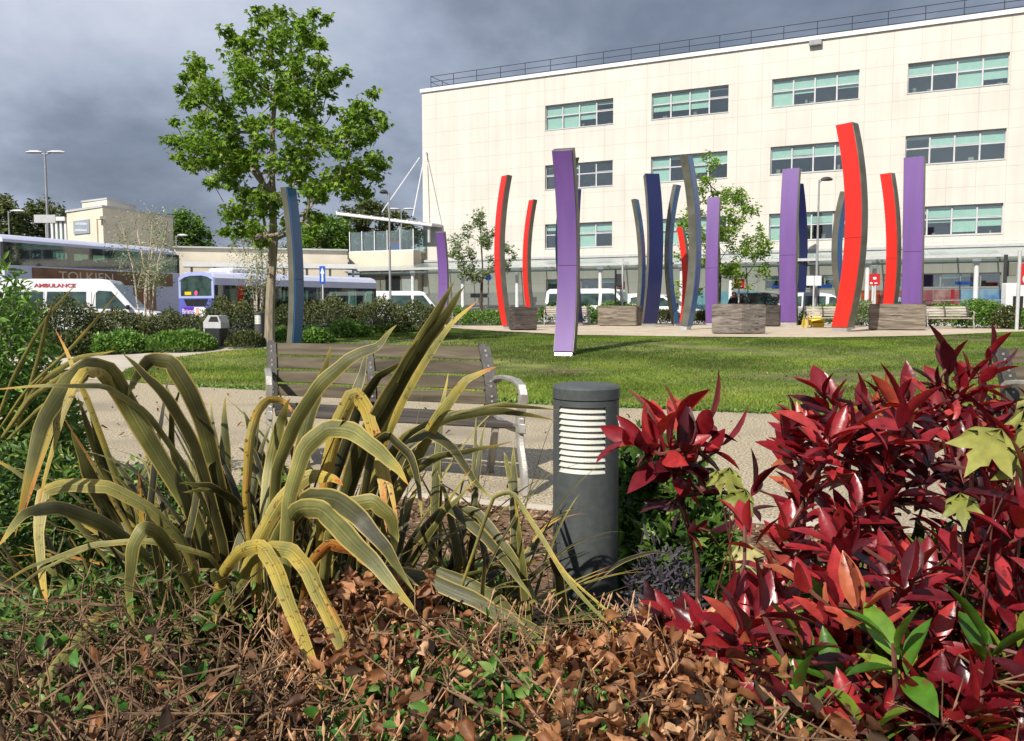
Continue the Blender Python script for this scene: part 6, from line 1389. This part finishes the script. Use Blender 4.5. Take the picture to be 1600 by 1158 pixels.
fb = P(440, 1000, 2.3); fb.z = 0
flax = empty('flax_plant', fb, 0, 'large olive and orange strap-leaved flax plant in the left foreground', 'plant')
Vs, Fs_, Us, Ts = [], [], [], []; off = 0
def add_blade(r):
    global off
    V, Fc, UV, T = r; Vs.append(V); Fs_.append(Fc+off); Us.append(UV); Ts.append(T); off += len(V)
for i, (pth, wpx, d0, d1, ti) in enumerate(FL):
    pts = []
    for k, (x, y) in enumerate(pth):
        t = k/(len(pth)-1); dd = d0+(d1-d0)*t+.06*math.sin(t*5+i); pts.append(np.array(P(x, y, dd)))
    ctr = catmull(pts, 30); wd_ = wpx*(d0+d1)/2/F*.95
    tg = np.gradient(ctr, axis=0); vw = ctr-np.array(CAM); wdir = unit(np.cross(tg, vw)); nn = unit(np.cross(wdir, tg)); roll = rng.uniform(-.8, .8)
    wdir = wdir*math.cos(roll)+nn*math.sin(roll)
    add_blade(blade(ctr-np.array(fb), wd_, wdir, float(np.clip(ti+rng.normal(0, .07), 0, 1))))
    if i % 4 == 1: add_blade(blade(ctr[17:]-np.array(fb)+wdir[17:]*np.linspace(.002, .03, 13)[:, None], wd_*.5, wdir[17:], min(1, ti+.12), tip=.7))
def fan(n, sx, sy, el0, el1, L0, L1, w0, w1, az0=0, az1=2*math.pi, ox=0, oy=.12, ps=(.22, .26, .22, .14, .09, .07)):
    for i in range(n):
        az = rng.uniform(az0, az1); bx = fb.x+ox+rng.normal(0, sx); by = fb.y+rng.normal(0, sy)+oy; Lb = rng.uniform(L0, L1); el = R(rng.uniform(el0, el1)); p = np.array([bx, by, 0.]); pts = [p.copy()]; bend = rng.uniform(.005, .07)
        out_ = np.array([math.cos(az), math.sin(az)*.6]); kink = rng.integers(12, 24) if (rng.uniform() < .4 and ox == 0) else 99; ka = rng.uniform(.35, 1.1)
        if out_[1] < -.3: Lb *= .75
        for k in range(30):
            p = p+np.array([out_[0]*math.cos(el), out_[1]*math.cos(el), math.sin(el)])*Lb/30; pts.append(p.copy()); el -= bend*(.3+1.6*(k/30)**1.5)
            if kink <= k < kink+2: el -= ka
            if el < R(-80): el = R(-80)
        ctr = np.array(pts); wv = np.array([-out_[1], out_[0], 0]); wv = wv/np.linalg.norm(wv)+rng.normal(0, .3, 3); wdir = np.tile(wv/np.linalg.norm(wv), (len(ctr), 1))
        tn = float(np.clip(rng.choice([.06, .2, .32, .46, .62, .8], p=list(ps))+rng.normal(0, .05), 0, 1)); wd_ = rng.uniform(w0, w1)
        add_blade(blade(ctr-np.array(fb), wd_, wdir, tn, tip=.5))
        if rng.uniform() < .25:      # a split tip
            c2_ = ctr[18:]+wdir[18:]*np.linspace(0, .035, len(ctr)-18)[:, None]; add_blade(blade(c2_-np.array(fb), wd_*.55, wdir[18:], min(1, tn+.15), tip=.6))
fan(300, .34, .16, 55, 89, .55, 1.02, .012, .032)
fan(60, .22, .12, 26, 46, .55, .85, .016, .034, -.9, .5, .05)
fan(40, .25, .12, 30, 55, .5, .9, .016, .034, 2.4, 3.9, -.15)
fan(170, .34, .14, 35, 88, .25, .7, .004, .010, ps=(.1, .2, .2, .2, .2, .1))
raw_mesh('strap_leaves', np.concatenate(Vs), np.concatenate(Fs_), 4, m_flax, flax, tint=np.concatenate(Ts), uv=np.concatenate(Us))
# small second flax far left
Vs, Fs_, Us, Ts = [], [], [], []; off = 0
fb2 = P(-20, 700, 4.2); fb2.z = 0
fx2 = empty('flax_plant', fb2, 0, 'thin pale strap leaves sticking out of the shrub at the left edge', 'plant')
for pth, wpx in (([(-20, 700), (20, 590), (70, 500), (122, 440)], 5), ([(-20, 700), (40, 610), (110, 545), (150, 500), (185, 455)], 5), ([(0, 690), (60, 600), (120, 560), (180, 548)], 9), ([(0, 690), (50, 620), (110, 580), (160, 570)], 8), ([(20, 690), (60, 560), (74, 500), (84, 470)], 6), ([(0, 700), (60, 640), (120, 600), (150, 580)], 7)):
    ctr = catmull([np.array(P(x, y, 4.2-.2*k/3)) for k, (x, y) in enumerate(pth)], 20); tg = np.gradient(ctr, axis=0); wdir = unit(np.cross(tg, ctr-np.array(CAM))); add_blade(blade(ctr-np.array(fb2), wpx*4.1/F, wdir, .6))
raw_mesh('strap_leaves', np.concatenate(Vs), np.concatenate(Fs_), 4, m_flax, fx2, tint=np.concatenate(Ts), uv=np.concatenate(Us))
# ================================================ PHOTINIA
def photmat():
    m = leafmat('red_photinia_leaf', [(0, (.03, .006, .010)), (.3, (.10, .009, .015)), (.6, (.27, .015, .024)), (.85, (.50, .045, .042)), (1, (.46, .13, .06))], .30, .28, .5, tcol=(1, .35, .3), scale=45, spots=(.10, .012, .015))
    return m
m_phot = photmat(); m_photg = leafmat('green_photinia_leaf', [(0, (.03, .09, .012)), (.5, (.09, .22, .02)), (1, (.30, .40, .05))], .35, .3, .5, scale=45, spots=(.16, .12, .03))
m_pstem = pm('red_brown_stem', (.10, .03, .025), (.16, .06, .04), 30, .6)
TPH = T_leaf(.37, .13, .09)
def rosette(c, ax, n, size, spread=(25, 78)):
    ax = np.array(ax)/np.linalg.norm(ax); a = np.cross(ax, [.3, .9, .1]); a /= np.linalg.norm(a); b = np.cross(ax, a); P0 = []; D0 = []; U0 = []
    for k in range(n):
        ph = k*2.4+rng.uniform(-.3, .3); el = R(spread[0]+(spread[1]-spread[0])*(k/n)+rng.uniform(-8, 8)); rad = a*math.cos(ph)+b*math.sin(ph)
        d = ax*math.cos(el)+rad*math.sin(el); P0.append(np.array(c)+rad*.004-ax*.10*(k/n)*rng.uniform(.6, 1.3)); D0.append(d+rng.normal(0, .16, 3)); U0.append(ax*math.sin(el)-rad*math.cos(el)*1.0+np.array([0, 0, .15]))
    return P0, D0, U0
def photinia(label, base, tips, name='photinia_bush', n=7, size=.105, green_below=None, seed=1, thick=.0035, trunk=None):
    root = empty(name, base, 0, label, 'shrub'); rs = np.random.default_rng(seed)
    tr_ = trunk or [tuple(base), (base[0], base[1], base[2]+.12), (base[0], base[1], base[2]+.22)]
    nd, pr, rd, tp = skeleton(tr_, [t[0] for t in tips], .07, .05, .35, thick, .42, seed)
    wood('stem', nd, pr, rd, m_pstem, root, base, 5)
    A = [[], [], [], [], []]; B = [[], [], [], [], []]
    for (c, ax, sz, g) in tips:
        P0, D0, U0 = rosette(c, ax, n, sz); tgt = B if g else A; bt_ = rs.normal(.5, .2)
        tgt[0] += P0; tgt[1] += D0; tgt[2] += U0; tgt[3] += [sz*rs.uniform(.65, 1.15) for _ in P0]; tgt[4] += list(np.clip(bt_+rs.normal(0, .16, len(P0)), 0, 1))
    for S, mt, nm in ((A, m_phot, 'red_leaves'), (B, m_photg, 'green_leaves')):
        if S[0]: foliage(nm, [leafset(TPH, np.array(S[0])-np.array(base), np.array(S[1]), np.array(S[2]), np.array(S[3]), np.array(S[4]))], mt, root)
    return root
def mk(px, py, D, sz=.105, g=False, ax=None):
    c = tuple(P(px, py, D)); return (c, ax if ax is not None else (rng.normal(0, .35)+(px-1400)/900, -.25+rng.normal(0, .3), 1), sz, g)
region = [(1235, 700), (1245, 640), (1285, 612), (1320, 640), (1400, 620), (1450, 630), (1500, 640), (1600, 640), (1660, 620), (1660, 1190), (1290, 1190), (1230, 1080), (1180, 1010), (1080, 985), (1150, 930), (1170, 860), (1140, 800), (1180, 760)]
tipsA = []
for x, y, r in blobs(region, 275, 1, 2, 77):
    D = 2.25-.95*(y-640)/520+rng.normal(0, .17); D = max(1.3, D); low = (y > 880) and rng.uniform() < .12
    tipsA.append(mk(x, y, D, .096+.018*rng.uniform(-1, 1), low))
for x, y, D in ((1285, 590, 2.1), (1300, 600, 2.1), (1350, 612, 2.1), (1400, 600, 2.1), (1420, 605, 2.15), (1250, 640, 2.1), (1370, 640, 2.0), (1460, 610, 2.1), (1330, 650, 2.0), (1560, 650, 1.9), (1420, 650, 1.9), (1600, 700, 1.5), (1610, 760, 1.4)): tipsA.append(mk(x, y+22, D, .105))
for x, y, D in ((1050, 965, 1.75), (1090, 985, 1.6), (1150, 990, 1.5), (1030, 975, 1.8)): tipsA.append(mk(x, y, D, .10, ax=(-.6, -.5, .6)))
pb_ = P(1430, 1000, 1.95); pb_.z = 0
photinia('big glossy dark-red photinia bush filling the right foreground', tuple(pb_), tipsA, seed=4, trunk=[tuple(pb_), (pb_.x, pb_.y, .1), (pb_.x+.02, pb_.y, .2), (pb_.x-.02, pb_.y-.03, .3)])
ps_ = P(1095, 900, 2.25); ps_.z = 0
tipsB = [mk(x, y, D, s, ax=a) for x, y, D, s, a in ((1030, 668, 2.15, .15, (-.15, -.2, 1)), (1060, 650, 2.2, .14, (.15, 0, 1)), (1000, 690, 2.1, .12, (-.9, -.2, .45)), (975, 690, 2.1, .10, (-1, -.2, .1)), (1105, 668, 2.2, .14, (.7, -.2, .6)), (1125, 700, 2.2, .12, (1, -.1, .35)), (1075, 700, 2.1, .12, (.2, -.7, .6)), (1030, 710, 2.1, .12, (-.4, -.8, .4)), (1060, 745, 2.15, .08, (0, -.9, .1)), (1100, 770, 2.15, .10, (.8, -.3, .2)), (1040, 790, 2.15, .08, (-.8, -.3, .2)), (1110, 830, 2.15, .09, (.9, -.3, .1)), (1085, 730, 2.2, .11, (.4, -.5, .6)))]
photinia('single red-leaved photinia sprig beside the charcoal bollard light', tuple(ps_), tipsB, name='photinia_sprig', n=5, seed=6, thick=.0022, trunk=[tuple(ps_), tuple(P(1090, 880, 2.25)), tuple(P(1075, 820, 2.22)), tuple(P(1062, 775, 2.2))])
tipsC = [mk(x, y, 2.3, s, ax=a) for x, y, s, a in ((1484, 570, .11, (0, 0, 1)), (1515, 590, .10, (.3, 0, 1)), (1462, 598, .11, (-.8, 0, .6)), (1545, 585, .11, (.7, 0, .6)), (1500, 615, .10, (-.2, -.5, .8)), (1530, 628, .10, (.2, -.5, .8)), (1478, 635, .10, (-.4, -.5, .8)), (1550, 545, .07, (.3, 0, 1)))]
pc_ = P(1520, 900, 2.3); pc_.z = 0
photinia('tall upright photinia shoot in front of the right-hand bench', tuple(pc_), tipsC, name='photinia_shoot', n=7, seed=8, trunk=[tuple(pc_), tuple(P(1515, 800, 2.3)), tuple(P(1512, 700, 2.3)), tuple(P(1508, 660, 2.3))])
# green leaves on short stalks under the sprig
# ================================================ MAPLE SEEDLINGS
lm_seed = leafmat('yellow_maple_leaf', [(0, (.16, .20, .03)), (.6, (.33, .33, .08)), (1, (.46, .42, .17))], .5, .35, .35, scale=50)
def seedling(label, base, spots):
    root = empty('maple_seedling', base, 0, label, 'plant'); b = MB(); S = [[], [], [], []]
    for px, py, D, sz in spots:
        c = P(px, py, D); b.tube([Vector((0, 0, 0)), (c-base)*.55+Vector((rng.normal(0, .05), .06, .05)), c-base], [.003, .002, .0012], 5, cap=False)
        S[0].append(c-base); S[1].append((rng.normal(0, .4), -.45, -.75+rng.normal(0, .2))); S[2].append((rng.normal(0, .2), -.6, .8)); S[3].append(sz)
    b.build('stem', m_pstem, root, fix=False)
    for q in range(len(S[0])): foliage('leaf', [leafset(TM, np.array([tuple(S[0][q])]), np.array(S[1][q:q+1]), np.array(S[2][q:q+1]), np.array(S[3][q:q+1]), rng.uniform(.2, 1, 1))], lm_seed, root)
b_ = P(1590, 900, 1.5); b_.z = 0; seedling('yellow-green maple seedling with large lobed leaves at the right edge', b_, [(1565, 670, 1.45, .115), (1600, 640, 1.5, .11), (1600, 700, 1.45, .10), (1500, 770, 1.5, .07), (1620, 620, 1.6, .1)])
b_ = P(1160, 950, 1.95); b_.z = 0; seedling('small yellow-green maple seedling between the sprig and the red bush', b_, [(1140, 730, 1.95, .075), (1165, 765, 1.9, .08), (1120, 735, 1.95, .06), (1155, 850, 1.85, .075)])
# ================================================ GREEN PLANTS
def leafy(name, label, px0, px1, pyt, D, dep, n, size, lm, tmpl, seed, cat='plant', up=.5, vary=.2, base_z=0, group=None):
    return shrub(name, label, px0, px1, pyt, 900, D, dep, n, size, lm, group, cat, z0=base_z, tmpl=tmpl, vary=vary, seed=seed, shape=2.2, spiky=up-.5)
TLs = T_leaf(.34, .25, .1)
GP = 'green shrubs in the left foreground'
leafy('leafy_shrub', 'dense small-leaved green shrub filling the left edge below the strap leaves', -330, 150, 640, 2.9, 1.5, 8000, .042, lm_near, TLs, 3, 'shrub', group=GP)
leafy('leafy_shrub', 'green small-leaved shrub behind the flax beside the gravel', 60, 320, 690, 3.3, 1.0, 4200, .042, lm_near, TLs, 4, 'shrub', group=GP)
leafy('leafy_shrub', 'green shrub low down between the flax and the twiggy hedge', -100, 360, 850, 2.1, .9, 5200, .032, lm_near, TLs, 5, 'shrub', group=GP)
leafy('leafy_shrub', 'taller leafy shrub with dark gaps at the left edge in front of the buses', -150, 92, 392, 4.6, 1.5, 5600, .06, lm_green, TLs, 6, 'shrub', group=GP)
leafy('leafy_shrub', 'feathery dark green shrub at the left edge beside the concrete path', -100, 120, 510, 4.9, 1.2, 5000, .05, lm_green, TLs, 16, 'shrub', group=GP)
leafy('leafy_shrub', 'fresh green leaves showing behind the middle of the flax', 350, 480, 735, 3.2, .6, 1400, .05, lm_near, TM, 7, 'plant')
leafy('hellebore', 'dark green lobed-leaf plant just right of the bollard light', 935, 1130, 745, 3.5, .9, 1700, .08, lm_near, TM, 8, 'plant', up=.5, vary=.6)
leafy('ground_plant', 'low fresh green plant at the foot of the bollard light', 850, 985, 962, 2.75, .4, 700, .045, lm_near, TM, 9, 'plant')
leafy('ground_plant', 'small green lobed plant under the flax leaves on the mulch', 640, 800, 870, 3.0, .5, 700, .045, lm_near, TM, 10, 'plant')
lm_sage = leafmat('purple_sage_leaf', [(0, (.03, .022, .035)), (.5, (.075, .065, .08)), (1, (.13, .14, .11))], .75, .15, .2, scale=60)
leafy('purple_sage', 'grey-purple sage with narrow leaves between the bollard light and red bush', 975, 1110, 830, 2.7, .6, 1300, .05, lm_sage, T_leaf(.22, .2, .05), 11, 'plant', vary=.7)
leafy('leafy_shrub', 'dark green foliage deep under the red bush', 1150, 1640, 820, 1.95, .8, 3000, .055, lm_near, TLs, 12, 'shrub')
# ================================================ BARK CHIPS
def chips():
    n = 15000; x = rng.uniform(-2.6, 2.2, n); y = rng.uniform(2.1, 4.85, n); z = np.array([Hh(a, b) for a, b in zip(x, y)])+rng.uniform(.004, .018, n)
    g_ = pg([(380, 767), (650, 779), (865, 800), (1300, 826)]); ok = y < np.interp(x, [p[0] for p in g_], [p[1] for p in g_])-.03; x, y, z = x[ok], y[ok], z[ok]; n = len(x)
    V, Fi, T = leafset((np.array([(-.5, -.5, 0), (.5, -.4, .1), (.42, .5, 0), (-.5, .4, .08)], float)*np.array([.5, 1, 1]), np.array([(0, 1, 2, 3)])), np.stack([x, y, z], 1), rdir(n)*np.array([1, 1, .25]), rdir(n, 2.5), rng.uniform(.012, .04, n), rng.uniform(0, 1, n))
    o = raw_mesh('bark_chips', V, Fi, 4, leafmat('bark_chip', [(0, (.06, .03, .016)), (.5, (.20, .11, .06)), (1, (.46, .31, .19))], .85, 0, .2, scale=30), tint=T, smooth=False)
    tag(o, 'loose brown bark chips scattered over the planting bed', 'bark chips', kind='stuff')
chips()
# ================================================ BEECH HEDGE in front of the camera
lm_dead = leafmat('dead_beech_leaf', [(0, (.04, .016, .008)), (.4, (.20, .078, .03)), (.75, (.48, .225, .10)), (1, (.66, .40, .22))], .5, .3, .35, scale=60, spots=(.14, .05, .02))
lm_bud = leafmat('young_beech_leaf', [(0, (.03, .09, .012)), (.5, (.08, .22, .03)), (1, (.26, .38, .10))], .45, .35, .4, scale=60)
m_twig = pm('grey_brown_twig', (.075, .038, .018), (.26, .155, .08), 40, .8)
hedge = empty('beech_hedge', (0, 1.5, 0), 0, 'low clipped beech hedge with brown dead leaves and bare twigs along the bottom', 'hedge')
def hx(px, py, D): p = P(px, py, D); return (p.x, p.y-1.5, p.z)
def D_of(py): return float(np.interp(py, [900, 1000, 1158, 1250], [2.05, 1.72, 1.32, 1.15]))
b = MB(); rt = random.Random(9)
for _ in range(320):        # main crooked twigs from the soil up
    px = rt.uniform(-80, 1500); D = rt.uniform(1.1, 2.0); p = P(px, 1100, D); x, y = p.x, p.y; yl = 905 if px < 450 else (960 if px < 760 else 985); zt = min(rt.uniform(.36, .58), CAMH-D*(yl-478)/F)-.02; q = [Vector((x+rt.gauss(0, .05), y-1.5, 0))]
    k = 6
    for i in range(1, k+1): q.append(Vector((x+rt.gauss(0, .03)+.05*math.sin(i+px), y-1.5+rt.gauss(0, .03), zt*i/k)))
    b.tube(q, [.006*(1-.7*i/k) for i in range(k+1)], 5, cap=False)
    for _j in range(7):
        s = q[rt.randrange(2, k+1)]; dr = Vector((rt.gauss(0, 1), rt.gauss(0, .8), rt.gauss(.45, .6))).normalized(); Lt = rt.uniform(.06, .2); mid = s+dr*Lt*.5+Vector((rt.gauss(0, .012), rt.gauss(0, .012), rt.gauss(0, .012))); e = mid+(dr+Vector((rt.gauss(0, .4), rt.gauss(0, .4), .25))).normalized()*Lt*.5
        if e.z > zt+.04: continue
        b.tube([s, mid, e], [.0019, .0014, .0007], 4, cap=False)
        for _m in range(3): d2 = (dr+Vector((rt.gauss(0, .8), rt.gauss(0, .8), rt.gauss(.3, .5)))).normalized(); b.tube([mid.lerp(e, rt.random()), mid.lerp(e, rt.random())+d2*rt.uniform(.02, .07)], [.0016, .0009], 3, cap=False)
b.build('twig', m_twig, hedge, fix=False)
b = MB()                    # pointed buds on thin upright shoots
for _ in range(650):
    px, py = rt.uniform(380, 1250), rt.uniform(930, 1158); D = D_of(py)+rt.gauss(0, .12); c = Vector(hx(px, py, D)); dr = Vector((rt.gauss(0, .5), rt.gauss(0, .3), 1)).normalized(); Lb = rt.uniform(.012, .022)
    b.tube([c-dr*.03, c], [.0011, .0011], 3, cap=False); b.tube([c, c+dr*Lb*.4, c+dr*Lb], [.0012, .0024, .0004], 5, cap=False)
b.build('bud', pm('copper_bud', (.42, .22, .11), (.55, .33, .18), 30, .5), hedge, fix=False)
def cloud(n, spots, sc_d, base_sz, tmpl, lm, nm, tl=(0, 1)):
    Pp = []
    w_ = np.array([s[4] for s in spots]); w_ = w_/w_.sum(); pick = rng.choice(len(spots), n, p=w_)
    for k in pick:
        x0, y0, x1, y1, _w = spots[k]; px, py = rng.uniform(x0, x1), rng.uniform(y0, y1)+abs(rng.normal(0, 8)); D = D_of(py)+rng.normal(0, sc_d); Pp.append(hx(px, py, max(1.0, D)))
    Pp = np.array(Pp); Pp = Pp[Pp[:, 2] < .57]; n = len(Pp)
    d = rdir(n); d[:, 2] -= .3; foliage(nm, [leafset(tmpl, Pp, d, rdir(n, .9), base_sz*rng.uniform(.35, 1.3, n), np.clip(rng.normal(.5, .24, n), *tl))], lm, hedge)
cloud(3300, [(520, 890, 680, 1060, 1.6), (560, 960, 760, 1150, 1.0), (850, 990, 1150, 1158, 4.2), (780, 1030, 1250, 1170, 2.0), (440, 930, 620, 1050, 1.0), (450, 1000, 900, 1170, .7), (0, 1000, 450, 1158, .10), (1150, 1060, 1400, 1170, .5), (940, 955, 1110, 1030, .8)], .10, .037, TC, lm_dead, 'dead_leaf')
cloud(1500, [(560, 960, 800, 1158, 1.4), (500, 1030, 950, 1158, 2.4), (0, 880, 400, 1158, .8), (850, 1080, 1250, 1158, .6)], .08, .032, T_leaf(.5, .3, .18), lm_bud, 'young_leaf')
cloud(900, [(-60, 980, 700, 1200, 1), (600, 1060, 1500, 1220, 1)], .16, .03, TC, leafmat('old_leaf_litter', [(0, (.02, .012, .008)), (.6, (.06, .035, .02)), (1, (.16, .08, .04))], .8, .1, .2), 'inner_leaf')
# ================================================ DRY LEAVES AND WEEDS lying about
def strewn(name, label, cat, n, xr, yr, size, lm, tmpl, dz, upright=False):
    x = rng.uniform(*xr, n); y = rng.uniform(*yr, n); ok = np.abs(x) < y*.66+.5; x, y = x[ok], y[ok]; n = len(x)
    z = np.array([Hh(a, b) for a, b in zip(x, y)])+dz
    d = rdir(n)*np.array([1, 1, .15]) if not upright else rdir(n, 1.0)
    V, Fi, T = leafset(tmpl, np.stack([x, y, z], 1), d, rdir(n, 4), size*rng.uniform(.5, 1.3, n), rng.uniform(0, 1, n))
    tag(raw_mesh(name, V, Fi, 4, lm, tint=T), label, cat, kind='stuff')
strewn('fallen_leaves', 'dry brown leaves strewn on the gravel path and the lawn', 'fallen leaves', 420, (-7, 7), (4.6, 17), .05, lm_dead, TC, .03)
e_ = pg([(290, 603), (430, 610), (650, 621), (870, 633), (1200, 646), (1400, 651)])
n_ = 3500; t_ = rng.uniform(0, len(e_)-1.001, n_); i_ = t_.astype(int); f_ = (t_-i_)[:, None]; ea = np.array(e_); p_ = ea[i_]*(1-f_)+ea[i_+1]*f_+rng.normal(0, .05, (n_, 2))
V, Fi, T = leafset(TQ, np.column_stack([p_, np.full(n_, .012)]), rdir(n_, .7), rdir(n_, 1), .05*rng.uniform(.4, 1.2, n_), rng.uniform(0, 1, n_))
tag(raw_mesh('edge_weeds', V, Fi, 4, lm_green, tint=T), 'ragged clover and weeds along the front edge of the lawn', 'weeds', kind='stuff')
